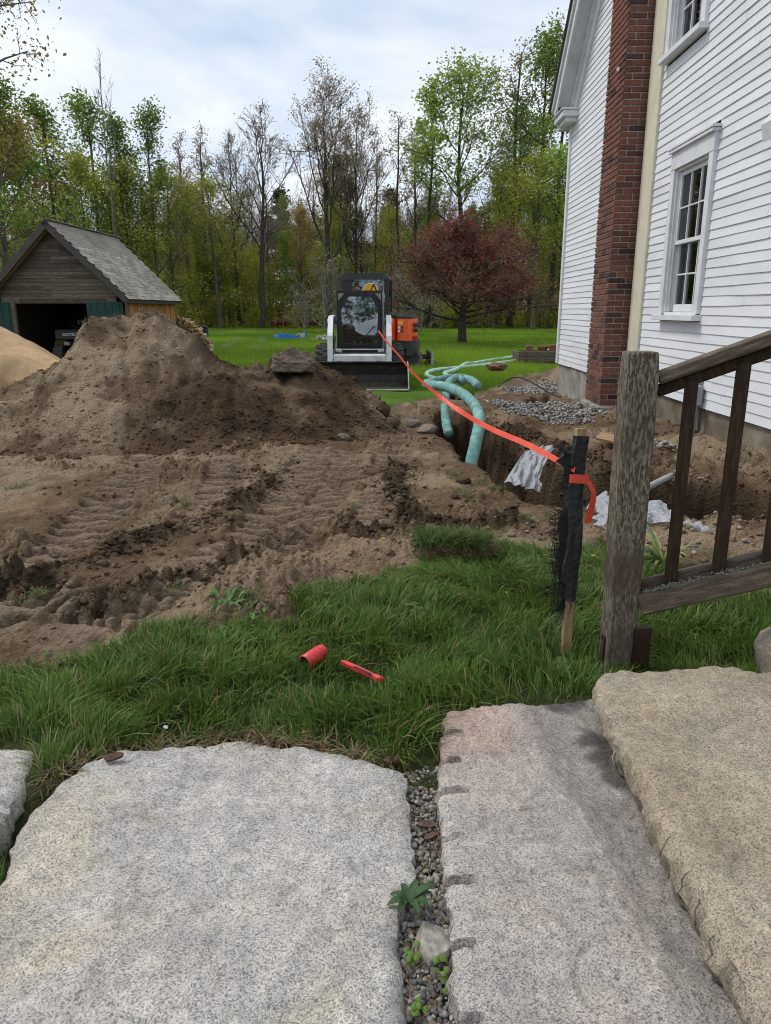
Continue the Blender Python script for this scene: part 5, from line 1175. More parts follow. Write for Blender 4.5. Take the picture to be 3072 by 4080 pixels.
# ---------------------------------------------------------------- orange mini excavator
M_or = pmat('orange_machine_paint', [(.3, (.74, .095, .020)), (.6, (.88, .130, .030)), (.8, (.92, .16, .05))], scale=5, rough=.35, spec=.45, coat=.2)
M_dgrey = flat('dark_grey_panel', (.045, .047, .05), .45); M_track = pmat('muddy_track', [(.3, (.08, .066, .05)), (.6, (.22, .18, .125)), (.8, (.36, .30, .21))], scale=9, rough=.95, bump=.4)
ex = empty('mini_excavator', (-.06, 20.75, -.29), 0, 'orange and black mini excavator parked behind the loader', 'excavator')
def xp(name, mat, b, **k): return b.build(name, mat, ex, **k)
for y in (-.72, .72):
    tr_ = empty('crawler', (0, y, 0)); tr_.parent = ex
    def stad(r, hl, n_=10): return [(hl + r * math.sin(a), r + .02 - r * math.cos(a)) for a in np.linspace(0, math.pi, n_)] + [(-hl - r * math.sin(a), r + .02 + r * math.cos(a)) for a in np.linspace(0, math.pi, n_)]
    b = MB(); b.prism(stad(.25, .78), -.16, .16, 'y')
    for k in range(46):
        d = k / 46 * (4 * .78 + 2 * math.pi * .25); L1 = 1.56
        if d < L1: px_, pz_, an = -.78 + d, .52, 0
        elif d < L1 + .785: a = (d - L1) / .25; px_, pz_, an = .78 + .25 * math.sin(a), .27 + .25 * math.cos(a), a
        elif d < 2 * L1 + .785: px_, pz_, an = .78 - (d - L1 - .785), .02, 0
        else: a = (d - 2 * L1 - .785) / .25; px_, pz_, an = -.78 - .25 * math.sin(a), .27 - .25 * math.cos(a), a
        b.box((px_, 0, pz_), (.030, .33, .03), (0, an, 0))
    b.build('track_belt', M_track, tr_); b = MB(); b.box((0, 0, .27), (1.5, .34, .16), None, .02); b.build('track_frame', M_bpaint, tr_)
    for x in (-.78, .78): MB().cyl((x, -.175, .27), (x, .175, .27), .17, 18).build('sprocket', M_dgrey, tr_, auto=30)
    for x in (-.4, -.1, .2, .5): MB().cyl((x, -.18, .13), (x, .18, .13), .07, 12).build('roller', M_dgrey, tr_, auto=30)
b = MB(); b.prism([(1.22, .12), (1.30, .06), (1.30, .40), (1.22, .42)], -.95, .95, 'y'); xp('dozer_blade', M_bpaint, b); b = MB(); b.box((1.295, -.93, .25), (.06, .06, .34), None, .006); xp('blade_edge', M_edge, b)
for q in (.0, .05): b = MB(); b.box((1.215, -.72 + q, .22), (.012, .035, .06), None, .002); xp('blade_decal', M_trim, b)
for s in (-.35, .35): b = MB(); b.box((.85, s, .26), (.75, .08, .08), None, .01); xp('blade_arm', M_bpaint, b)
b = MB(); b.cyl((0, 0, .45), (0, 0, .60), .42, 24); xp('slew_ring', M_bpaint, b, auto=30)
# upper body turned so that its tail faces the camera
up = Matrix.Rotation(R(-5), 4, 'Z')
def ub_(name, mat, b, **k):
    b.V = [tuple(up @ Vector(v)) for v in b.V]; return xp(name, mat, b, **k)
def rounded(w0, w1, y0, y1, rad, n_=6):             # plan outline with a rounded tail
    pts = [(w0, y1), (w0, y0 + rad)] + [(w0 + rad - rad * math.cos(a), y0 + rad - rad * math.sin(a)) for a in np.linspace(0, math.pi / 2, n_)][1:] + [(w1 - rad + rad * math.sin(a), y0 + rad - rad * math.cos(a)) for a in np.linspace(0, math.pi / 2, n_)] + [(w1, y1)]
    return pts
b = MB(); b.prism(rounded(-.86, .98, -1.02, .55, .34), .34, .72, 'z'); ub_('counterweight', M_bpaint, b, auto=35)
b = MB(); b.prism(rounded(-.84, .40, -.96, .5, .30), .725, 1.29, 'z'); ub_('engine_hood', M_or, b, auto=35)
b = MB(); b.prism(rounded(.41, .93, -.96, .5, .28), .725, 1.27, 'z'); ub_('engine_door', M_or, b, auto=35)
b = MB(); b.prism(rounded(.36, .86, -.88, .45, .25), 1.275, 1.36, 'z'); b.prism(rounded(-.6, .34, -.88, .45, .2), 1.295, 1.40, 'z'); ub_('hood_top', M_dgrey, b, auto=35)
b = MB(); b.box((.21, -.975, 1.02), (.19, .03, .17), None, .015); b.box((.21, -.985, 1.03), (.09, .04, .09), None, .01); ub_('latch_recess', flat('dark_orange', (.40, .045, .012), .5), b)
b = MB(); b.box((.21, -.972, 1.15), (.10, .012, .018), None, .002); ub_('badge', M_bpaint, b)
b = MB(); b.box((.535, -.968, 1.17), (.13, .012, .085), None, .003); ub_('warning_label', flat('yellow_label', (.75, .50, .03), .5), b)
for q in range(4): b = MB(); b.box((.50 + .07 * (q % 2), -.970, 1.06 - .09 * (q // 2)), (.055, .012, .06), None, .002); ub_('white_label', M_trim if q % 2 == 0 else M_dgrey, b)
for q, (zc, hh) in enumerate(((1.12, .12), (.99, .09), (.80, .10))):
    b = MB(); b.box((.895, -.74, zc), (.10, .36, hh), (0, 0, R(20)), .02); ub_('vent_grille' if q < 2 else 'tail_lamp', M_dgrey if q < 2 else flat('tail_lamp', (.45, .03, .03), .3), b)
b = MB(); b.cyl((.62, -1.03, .47), (.62, -.9, .47), .075, 16); ub_('tie_down_hole', flat('hole_black', (.003, .003, .003), .9), b, auto=30)
# cab
def cabring(o_, i_, y0, y1, name, mat):
    b = MB(); n_ = len(o_); V = [(x, y, z) for y in (y0, y1) for x, z in o_] + [(x, y, z) for y in (y0, y1) for x, z in i_]; F = []
    for i in range(n_):
        j = (i + 1) % n_; F += [(i, j, 2 * n_ + j, 2 * n_ + i), (n_ + j, n_ + i, 3 * n_ + i, 3 * n_ + j), (j, i, n_ + i, n_ + j), (2 * n_ + i, 2 * n_ + j, 3 * n_ + j, 3 * n_ + i)]
    b.add(V, F); return ub_(name, mat, b)
cx0, cx1 = -1.08, .16; oc = [(cx0, .72), (cx1 + .06, .72), (cx1 + .02, 2.28), (cx1 - .06, 2.40), (cx0 + .12, 2.40), (cx0 + .02, 2.28)]
ic = [(cx0 + .30, 1.42), (cx1 - .05, 1.42), (cx1 - .09, 2.22), (cx1 - .13, 2.27), (cx0 + .36, 2.27), (cx0 + .30, 2.22)]
cabring(oc, ic, -.52, -.44, 'cab_rear_frame', M_bpaint)
b = MB(); b.prism(ic, -.50, -.494, 'y'); ub_('rear_window', M_mglass, b)
b = MB(); b.prism([(cx0 - .02, 2.30), (cx0 + .10, 2.425), (cx1 - .10, 2.425), (cx1 + .02, 2.33), (cx1 + .02, 2.28), (cx0 - .02, 2.26)], -.56, .78, 'y'); ub_('cab_roof', M_dgrey, b)
for x in (cx0 + .03, cx1): b = MB(); b.box((x, .12, 1.08), (.05, 1.2, .74), None, .01); ub_('cab_side', M_bpaint, b); b = MB(); b.box((x, .70, 1.85), (.06, .07, .92), None, .01); ub_('cab_post', M_bpaint, b); b = MB(); b.box((x, .12, 1.88), (.008, 1.1, .84)); ub_('side_window', M_mglass, b)
b = MB(); b.box((cx0 + .20, -.50, 1.95), (.10, .03, .70), None, .01); ub_('window_divider', M_bpaint, b)
b = MB(); b.box((-.45, .1, 1.35), (.46, .40, .12), None, .04); b.box((-.45, -.15, 1.65), (.44, .12, .60), None, .04); ub_('operator_seat', M_bpaint, b, auto=30)
b = MB(); b.box((cx0 - .06, .55, 2.05), (.05, .12, .20), None, .02); ub_('mirror', M_bpaint, b); b = MB(); b.cyl((cx0 + .02, .5, 2.36), (cx0 + .02, .5, 2.42), .03, 10); ub_('beacon', flat('amber_beacon', (.75, .12, .02), .3), b)
b = MB(); b.tube([(cx1 - .12, -.55, 2.36), (cx1 - .10, -.57, 1.9)], .008, 6); ub_('antenna', M_grey, b)
# boom folded low in front
b = MB(); b.tube(bez([(0, .7, .75), (-.1, 1.5, 1.0), (-.2, 2.3, 1.05), (-.2, 2.9, .9)], 5), .11, 8); ub_('boom', M_or, b, auto=30); b = MB(); b.tube([(-.2, 2.85, .95), (-.2, 2.55, .35)], .09, 8); ub_('dipper_arm', M_or, b, auto=30); b = MB(); b.prism([(2.25, .02), (2.75, .04), (2.85, .3), (2.5, .45), (2.3, .3)], -.3, .3, 'x'); ub_('digging_bucket', M_buck, b)
# window decal: half sun with an arm, lettering
def text_mesh(txt, size, mat, ext=.002):
    cu = bpy.data.curves.new('lettering', 'FONT'); cu.body = txt; cu.size = size; cu.extrude = ext; cu.align_x = 'LEFT'
    o = bpy.data.objects.new('tmp_text', cu); COL.objects.link(o); bpy.context.view_layer.update()
    me = bpy.data.meshes.new_from_object(o.evaluated_get(bpy.context.evaluated_depsgraph_get())); bpy.data.objects.remove(o); me.materials.clear(); me.materials.append(mat); return me
M_sun = flat('decal_yellow', (.80, .38, .02), .5); M_wht = flat('decal_white', (.75, .85, .85), .5); M_rd = flat('decal_red', (.45, .06, .03), .5); M_bk = flat('decal_black', (.02, .015, .01), .5)
def decal(name, mat, poly, y=-.512, th=.004): b = MB(); b.prism(poly, y, y + th, 'y'); return ub_(name, mat, b)
scx, scz, sr = -.29, 1.965, .20
decal('sun_outline', M_wht, [(scx + (sr + .016) * math.cos(a), scz + (sr + .016) * math.sin(a)) for a in np.linspace(0, math.pi, 24)], -.505)
decal('sun_disc', M_sun, [(scx + sr * math.cos(a), scz + sr * math.sin(a)) for a in np.linspace(0, math.pi, 24)], -.511)
decal('arm_emblem', M_bk, [(scx - .02, scz + .02), (scx + .07, scz + .19), (scx + .10, scz + .19), (scx + .17, scz + .02), (scx + .14, scz + .02), (scx + .085, scz + .15), (scx + .01, scz + .02)], -.517)
for k in range(4): decal('red_stroke', M_rd, [(scx - .62 + .10 * k, scz + .12), (scx - .60 + .10 * k, scz + .12), (scx - .55 + .10 * k, scz - .02), (scx - .58 + .10 * k, scz - .02)])
for txt, sz_, px_, pz_ in (('Making your', .052, -.36, 1.655), ('(207) 393-', .095, -.38, 1.555), ('nt', .11, .055, 1.70)):
    o = link('lettering', text_mesh(txt, sz_, M_wht), None, ex); o.matrix_local = up @ Matrix.Translation((px_, -.515, pz_)) @ Matrix.Rotation(R(90), 4, 'X')
# ---------------------------------------------------------------- wooden garage
M_gab = wood_mat('weathered_clapboard', [(.3, (.055, .043, .034)), (.5, (.115, .094, .074)), (.7, (.20, .165, .13))], (1.2, 6, 10), None, scale=5, objrand=.35)
M_pine = wood_mat('orange_pine_board', [(.3, (.16, .060, .018)), (.5, (.38, .155, .045)), (.7, (.55, .26, .09))], (7, 7, .9), None, scale=4, objrand=.30)
M_green = pmat('dark_green_paint', [(.3, (.012, .040, .034)), (.6, (.022, .070, .060)), (.8, (.035, .085, .072))], scale=4, rough=.7, stretch=(4, 4, .6), bump=.2)
M_barge = flat('grey_barge_board', (.075, .068, .062), .8); M_rafter = flat('brown_rafter', (.16, .085, .04), .85)
M_shing = pmat('asphalt_shingle', [(.3, (.19, .170, .142)), (.5, (.285, .256, .215)), (.7, (.37, .338, .288))], scale=14, rough=.95, bump=.3, objrand=.32, coord='World', big=(1.2, (.12, .115, .085), .5))
gar = empty('wooden_garage', (-8.65, 20, -.36), R(-1.6), 'weathered wooden garage with grey shingle roof and dark green doors', 'garage')
def gp(name, mat, b, parent=None, **k): return b.build(name, mat, parent or gar, **k)
RX, RZ, GL = 1.98, 3.78, 4.75; EZ = 1.85; HWD = 1.78      # roof half width, ridge height, length, eave height, wall half width
slope = math.atan2(RZ - EZ, RX)
def roof_x(z): return (RZ - z) / math.tan(slope)
FY = .32                                                   # front wall set back under the rake
# gable boards
z = 1.90
while z < RZ - .25:
    hw = min(roof_x(z + .1) - .02, 1.78) ; cuts = [-hw] + ([random.uniform(-hw * .6, hw * .6)] if hw > .5 else []) + [hw]
    for a, b_ in zip(cuts[:-1], cuts[1:]):
        m_ = MB(); y0 = FY + random.uniform(-.006, .006)
        w0 = random.uniform(-.008, .008); w1 = random.uniform(-.008, .008)
        V = [(a, y0 - .026, z + w0), (b_ - .004, y0 - .026, z + w1), (b_ - .004, y0 - .004, z + .115), (a, y0 - .004, z + .115), (a, y0 + .01, z), (b_ - .004, y0 + .01, z), (b_ - .004, y0 + .01, z + .115), (a, y0 + .01, z + .115)]
        m_.add(V, [(0, 1, 2, 3), (7, 6, 5, 4), (0, 4, 5, 1), (3, 2, 6, 7), (1, 5, 6, 2), (4, 0, 3, 7)]); gp('gable_board', M_gab, m_)
    z += .093
gp('lintel_board', M_gab, MB().box((.0, FY - .03, 1.815), (3.1, .03, .17), None, .004)); gp('lintel_board', M_gab, MB().box((.1, FY - .055, 1.80), (2.3, .02, .12), None, .004))
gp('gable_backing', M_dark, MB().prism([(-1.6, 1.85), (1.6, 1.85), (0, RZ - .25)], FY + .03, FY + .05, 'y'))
# doors
dr = gp('door', M_green, MB().box((1.24, FY - .05, .90), (.98, .045, 1.74), (0, R(-1.2), 0), .005)); dl = gp('door', M_green, MB().box((-1.75, FY - .05, .90), (1.0, .045, 1.74), (0, R(1.0), 0), .005))
for o, xs in ((dr, np.linspace(.85, 1.62, 5)), (dl, np.linspace(-2.15, -1.35, 5))):
    for x in xs: MB().box((x, FY - .076, .90), (.006, .006, 1.70)).build('board_joint', M_dark, o)
gp('door_post', M_gab, MB().box((-1.22, FY - .05, .9), (.09, .1, 1.8), None, .01)); gp('corner_post', M_gab, MB().box((HWD + .02, FY, .92), (.10, .10, 1.86), None, .01)); gp('corner_post', M_gab, MB().box((-HWD - .3, FY, .92), (.10, .10, 1.86), None, .01))
# side wall of single planks
x = HWD; y = FY + .06; k = 0
while y < GL - .35:
    wd = random.uniform(.085, .135); t = random.uniform(.018, .026)
    gp('wall_plank', M_pine, MB().box((x + t / 2, y + wd / 2, .94), (t, wd - .006, 1.84), None, .003)); y += wd
for xx, y0, y1 in ((-HWD, FY, GL - .3),): gp('side_wall', M_gab, MB().box((xx, (y0 + y1) / 2, .92), (.04, y1 - y0, 1.84)))
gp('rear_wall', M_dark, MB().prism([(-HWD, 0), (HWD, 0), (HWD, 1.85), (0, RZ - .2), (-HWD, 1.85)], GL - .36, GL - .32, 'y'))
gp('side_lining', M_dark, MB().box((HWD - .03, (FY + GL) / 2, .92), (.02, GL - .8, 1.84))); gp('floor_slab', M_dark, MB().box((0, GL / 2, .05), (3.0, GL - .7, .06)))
# roof: decks, barge boards, rafters, shingles
for s in (-1, 1):
    c = Vector((s * RX / 2, GL / 2, (RZ + EZ) / 2)); rl = math.hypot(RX, RZ - EZ)
    gp('roof_deck', M_rafter, MB().box(c - Vector((s * math.sin(slope), 0, math.cos(slope))) * .03, (rl, GL - .02, .035), (0, s * slope, 0)))
    gp('barge_board', M_barge, MB().box(c - Vector((s * math.sin(slope), 0, math.cos(slope))) * .075 + Vector((0, -GL / 2 - .012, 0)), (rl + .05, .035, .16), (0, s * slope, 0), .004))
    gp('rake_rafter', M_rafter, MB().box(c - Vector((s * math.sin(slope), 0, math.cos(slope))) * .12 + Vector((0, -GL / 2 + .10, 0)), (rl - .1, .05, .14), (0, s * slope, 0), .004))
gp('eave_board', M_barge, MB().box((RX - .04, GL / 2, EZ - .06), (.03, GL, .10), None, .004))
roofp = gp('roof_shingles', M_shing, MB().box((0, GL / 2, RZ + .0), (.03, GL, .02)))
crs = 22; rl = math.hypot(RX, RZ - EZ); ce = rl / crs; tabw = .235
smesh = MB().box((0, 0, 0), (ce * 1.25, tabw - .008, .012), None, .003).me('shingle', M_shing); nsh = 0; rest_s = MB()
for i in range(crs):
    d = rl - ce * (i + .5) + .02; off = (i % 2) * tabw / 2
    for j in range(int(GL / tabw) + 1):
        yy = off + (j + .2) * tabw
        if yy > GL - .06: continue
        c = Vector((d * math.cos(slope), yy, RZ - d * math.sin(slope))) + Vector((math.sin(slope), 0, math.cos(slope))) * (.016 + random.uniform(0, .004))
        rot = Euler((random.uniform(-.01, .01), slope + R(-2.2), random.uniform(-.01, .01)))
        if nsh < 298:
            o = link('shingle', smesh, None, roofp); o.location = c; o.rotation_euler = rot; nsh += 1
        else: rest_s.box(c, (ce * 1.25, tabw - .008, .012), rot.to_matrix().to_4x4(), .003)
b = MB()
for j in range(20): b.box((0, .12 + j * .24, RZ + .012), (.22, .25, .014), None, .003)
tag(rest_s.build('upper_shingles', M_shing, roofp), kind='stuff'); gp('ridge_cap', M_shing, b, roofp)
# left slope plain courses
b = MB()
for i in range(crs):
    d = rl - ce * (i + .5) + .02; b.box((-d * math.cos(slope), GL / 2, RZ - d * math.sin(slope) + .012), (ce * 1.25, GL, .012), (0, -slope - R(-2.2), 0))
gp('left_courses', M_shing, b, roofp)
# things inside: quad bike with a cargo box, yellow sled
qb = empty('quad_bike', (-8.62, 21.55, -.31), R(4), 'black quad bike standing in the dark garage doorway', 'quad bike')
M_qb = flat('quad_black', (.030, .031, .033), .4); M_yel = flat('yellow_sled', (.26, .15, .035), .6)
MB().box((.02, -.45, .86), (1.10, .42, .28), None, .03).build('cargo_box', M_qb, qb, auto=30); MB().box((0, .2, .55), (.5, 1.3, .3), None, .05).build('body', M_qb, qb, auto=30); MB().box((0, .45, .80), (.32, .7, .16), None, .05).build('seat', M_qb, qb, auto=30)
for s in (-1, 1):
    for y in (-.45, .75): MB().cyl((s * .36, y, .30), (s * .60, y, .30), .30, 20).build('wheel', M_tyre, qb, auto=30)
    MB().box((s * .22, -.68, .62), (.16, .05, .10), None, .02).build('head_lamp', M_lampg, qb, auto=30)
MB().tube(bez([(-.35, .0, 1.12), (-.15, -.05, 1.05), (.15, -.05, 1.05), (.35, .0, 1.12)], 4), .015, 8).build('handlebar', M_qb, qb)
MB().box((.30, -.66, .50), (.22, .03, .12), None, .01).build('front_grille', flat('dull_red', (.16, .03, .02), .6), qb)
o = link('lettering', text_mesh('ARCTIC CAT', .105, M_wht, .003), None, qb); o.location = (-.33, -.668, .83); o.rotation_euler = (R(90), 0, 0)
b = MB(); b.prism([(-.16, 0), (.16, 0), (.20, .25), (.14, .7), (0, .95), (-.14, .7), (-.20, .25)], -.05, .05, 'y'); o = b.build('yellow_sled', M_yel); o.location = (-9.45, 21.7, -.28); o.rotation_euler = (R(-12), R(12), R(20)); tag(o, 'yellow sled leaning inside the garage left of the quad bike', 'sled')
# firewood
M_log = pmat('split_firewood', [(.3, (.20, .12, .06)), (.5, (.40, .27, .15)), (.7, (.55, .42, .27))], scale=6, rough=.9, objrand=.4, bump=.3)
fw = empty('firewood_stack', (-6.85, 25.3, -.33), R(-3), 'stack of split firewood behind the garage', 'firewood')
rr = random.Random(4); LG = []
for k in range(6):
    b = MB(); n_ = rr.choice((3, 4, 5)); a0 = rr.uniform(0, 6); b.prism([(.066 * rr.uniform(.75, 1.15) * math.cos(a0 + 6.283 * q / n_), .066 * rr.uniform(.75, 1.15) * math.sin(a0 + 6.283 * q / n_)) for q in range(n_)], -.2, .2, 'y'); LG.append(b.me('log', M_log))
cnt = 0
for col_ in range(11):
    hgt = int(np.interp(col_, [0, 3, 7, 10], [13, 12, 9, 5]))
    for row_ in range(hgt):
        o = link('log', rr.choice(LG), None, fw); cnt += 1
        o.location = (-.05 + col_ * .105 + rr.uniform(-.02, .02), rr.uniform(-.08, .08) + (.4 if col_ < 0 else 0), .07 + row_ * .105 + rr.uniform(-.015, .015)); o.rotation_euler = (rr.uniform(-.1, .1), rr.uniform(0, 6.28), rr.uniform(-.12, .12))
# small white lamp behind the eave of the garage
# ---------------------------------------------------------------- things on the lawn
def at_g(px, py):
    z = -.3
    for _ in range(6): p = at_z(px, py, z); z = gz(p.x, p.y)
    return p
cb = empty('compost_bin', at_g(805, 1349), R(8), 'dark plastic compost bin on the lawn by the firewood', 'compost bin')
M_cb = flat('black_bin', (.022, .026, .032), .5)
for i in range(4): zc = .09 + i * .155; wv = .72 - .02 * i; MB().box((0, 0, zc), (wv, wv, .150), None, .02).build('panel_tier', M_cb, cb)
for s in (-1, 1):
    for i in range(3): MB().box((s * .2, -.372 + .01 * i, .09 + i * .155), (.05, .02, .12), None, .005).build('rib', M_cb, cb)
b = MB(); b.box((0, 0, .645), (.70, .70, .05), None, .02); b.box((0, 0, .69), (.52, .52, .05), None, .02); b.build('lid', M_cb, cb)
M_blue = pmat('blue_pool_liner', [(.3, (.010, .12, .38)), (.6, (.02, .19, .52)), (.8, (.05, .28, .60))], scale=4, rough=.35, bump=.3); M_pan = flat('patterned_panel', (.45, .42, .36), .6)
kp = empty('paddling_pool', (at_g(1090, 1352) + at_g(1222, 1346)) / 2, 0, 'collapsed blue paddling pool on the lawn', 'pool'); a0 = at_g(1095, 1352); a1 = at_g(1222, 1347); hwp = (a1 - a0).length / 2
V = []; F = []; n_ = 36
for k in range(n_):
    a = 2 * math.pi * k / n_; r1 = 1 + .04 * math.sin(5 * a); hh = .20 + .05 * math.sin(3 * a + 1) + (.10 if math.cos(a) > .6 else 0)
    for rr_, zz_ in ((1.02, 0), (1.0, hh), (.93, hh - .01), (.92, .03)): V.append((hwp * rr_ * r1 * math.cos(a), 1.05 * rr_ * r1 * math.sin(a), zz_))
for k in range(n_):
    for q in range(3): i = k * 4 + q; j = ((k + 1) % n_) * 4 + q; F.append((i, j, j + 1, i + 1))
F.append(tuple(k * 4 + 3 for k in range(n_))); b = MB(); b.add(V, F); b.build('pool_wall', M_blue, kp)
b = MB(); b.box((hwp * .78, -.72, .20), (.44, .03, .24), (0, 0, R(28)), .005); b.build('printed_panel', M_pan, kp)
jk = empty('tarp_heap', at_g(1285, 1357), 0, 'heap of grey tarp and boards on the lawn left of the loader', 'tarp')
rng2 = np.random.default_rng(3); xs_, ys_ = np.meshgrid(np.linspace(-.55, .55, 22), np.linspace(-.4, .4, 16)); hz_ = .26 * np.exp(-(xs_ / .42) ** 2 - (ys_ / .35) ** 2) * (1 + .6 * fbm(xs_.ravel() * 4, ys_.ravel() * 4, 701, 3).reshape(xs_.shape)) + .01
I = np.arange(xs_.size).reshape(xs_.shape); Fq = np.stack([I[:-1, :-1], I[:-1, 1:], I[1:, 1:], I[1:, :-1]], -1).reshape(-1, 4); link('tarp', mesh('tarp', np.stack([xs_.ravel(), ys_.ravel(), hz_.ravel()], 1), Fq, pmat('grey_green_tarp', [(.35, (.06, .08, .085)), (.5, (.16, .22, .22)), (.65, (.45, .47, .46))], scale=4, rough=.5), False), None, jk)
for k in range(4): MB().box((-.35 + .2 * k, -.25 + .1 * k, .12 + .03 * k), (.7, .07, .02), (R(5), R(-12 + 6 * k), R(20 * k)), .003).build('scrap_board', M_stakew, jk)
# marker stakes with orange string
for k, (px, py, top_) in enumerate(((1098, 1345, 1235), (1130, 1345, 1240), (1190, 1330, 1255))):
    p = at_g(px, py); t = at_y(px - 2, top_, p.y); b = MB(); b.tube([p, t], .014, 5); tag(b.build('marker_stick', M_rd), ['leftmost', 'middle', 'rightmost'][k] + ' of three thin orange marker sticks by the blue pool', 'stick')
# pressed pale strips in the lawn
M_chalk = pmat('lime_line', [(.4, (.16, .28, .07)), (.6, (.36, .44, .24))], scale=30, rough=.95, coord='World')
def chalk(pts, w_, label, dens):
    b = MB(); rr = random.Random(len(pts) + int(dens))
    for (a, c_) in zip(pts[:-1], pts[1:]):
        pa, pb = at_g(*a), at_g(*c_); L_ = (pb - pa).length; n_ = int(L_ * dens)
        rr_ = np.random.default_rng(n_)
        for _ in range(n_):
            p = pa.lerp(pb, rr.random()) + Vector((rr.gauss(0, w_ * .4), rr.gauss(0, w_ * .4), 0)); h = rr.uniform(.06, .15); d = rr.uniform(-.05, .05); p.z = float(G0(p.x, p.y)) + .05 * 0
            b.add([(p.x - .022, p.y, p.z), (p.x + .022, p.y, p.z), (p.x + d, p.y + rr.uniform(-.04, .04), p.z + h)], [(0, 1, 2)])
    return tag(b.build('chalk_line', M_chalk), label, 'lawn marking', kind='stuff')
chalk([(900, 1388), (925, 1368), (952, 1350)], .34, 'left pale streak marked across the lawn', 70); chalk([(1022, 1395), (1035, 1372), (1047, 1350)], .34, 'right pale streak marked across the lawn', 70); chalk([(828, 1332), (960, 1328), (1140, 1325)], .12, 'long pale line marked along the far lawn', 60)
# planter box by the house corner
pl = empty('planter_box', at_g(2140, 1452), R(4), 'old timber planter box with clay pots beyond the house corner', 'planter')
w_ = .62
for s in (-1, 1):
    for k in range(2): MB().box((0, s * .42, .16 + k * .155), (w_ * 2, .06, .15), None, .01).build('timber', M_rail, pl); MB().box((s * w_, 0, .16 + k * .155), (.06, .80, .15), None, .01).build('timber', M_rail, pl)
MB().box((0, 0, .27), (w_ * 2 - .1, .78, .1)).build('soil_fill', M_clod, pl)
M_terra = pmat('terracotta', [(.3, (.13, .062, .035)), (.7, (.27, .145, .085))], scale=9, rough=.9, coord='World')
for k, (dx, dy, r, hh) in enumerate(((-.25, 0, .10, .22), (.15, .1, .15, .20), (.42, -.05, .12, .24))):
    b = MB(); b.tube([(dx, dy, .32), (dx, dy, .32 + hh * .8), (dx, dy, .32 + hh * .8), (dx, dy, .32 + hh)], [r * .75, r, r * 1.15, r * 1.15], 16); o = b.build('clay_pot', M_terra, None, auto=35); o.location = pl.location; tag(o, ['small clay pot at the left in the timber planter', 'broad clay pot in the middle of the timber planter', 'clay pot at the right in the timber planter'][k], 'pot')
# fallen log at the wood edge
p0, p1 = at_g(1085, 1312), at_g(1265, 1308); b = MB(); b.tube(bez([p0 + Vector((0, 0, .5)), p0.lerp(p1, .35) + Vector((0, 0, .62)), p0.lerp(p1, .7) + Vector((0, 0, .5)), p1 + Vector((0, 0, .55))], 6), [.28 + .06 * math.sin(k * 1.7) for k in range(19)], 9); tag(b.build('fallen_log', pmat('rotten_log', [(.3, (.05, .028, .018)), (.7, (.15, .075, .045))], scale=2, rough=.95, coord='World', bump=.5)), 'reddish brown fallen log at the wood edge', 'log')
# ---------------------------------------------------------------- trees
def tri_tubes(branches):
    VV = []; FF = []; b0 = 0
    for pts, rad, n in branches:
        P = np.asarray(pts, dtype=float); m = len(P); T = np.gradient(P, axis=0); T /= np.linalg.norm(T, axis=1)[:, None] + 1e-9
        ref = np.array([.31, .95, .05]) if abs(T[0, 2]) > .8 else np.array([0, 0, 1.0])
        A = np.cross(T, ref); A /= np.linalg.norm(A, axis=1)[:, None] + 1e-9; B = np.cross(T, A)
        an = 2 * np.pi * np.arange(n) / n
        V = P[:, None] + (A[:, None] * np.cos(an)[None, :, None] + B[:, None] * np.sin(an)[None, :, None]) * np.asarray(rad)[:, None, None]
        I = np.arange(m * n).reshape(m, n); J = np.roll(I, -1, 1)
        FF.append(np.stack([I[:-1], J[:-1], J[1:], I[1:]], -1).reshape(-1, 4) + b0); VV.append(V.reshape(-1, 3)); b0 += m * n
    return np.concatenate(VV), np.concatenate(FF)
def leaf_cards(P, size, rng, tilt=.7, aspect=1.6, C=None):
    n = len(P); a = rng.normal(0, 1, (n, 3)); a[:, 2] *= tilt; a /= np.linalg.norm(a, axis=1)[:, None] + 1e-9
    c = rng.normal(0, 1, (n, 3)); b = np.cross(a, c); b /= np.linalg.norm(b, axis=1)[:, None] + 1e-9
    s = size * rng.uniform(.6, 1.35, n)[:, None]
    V = np.stack([P - a * s * .5 * aspect, P + b * s * .42, P + a * s * .5 * aspect, P - b * s * .42], 1)
    F = np.arange(n * 4).reshape(n, 4); return V.reshape(-1, 3), F
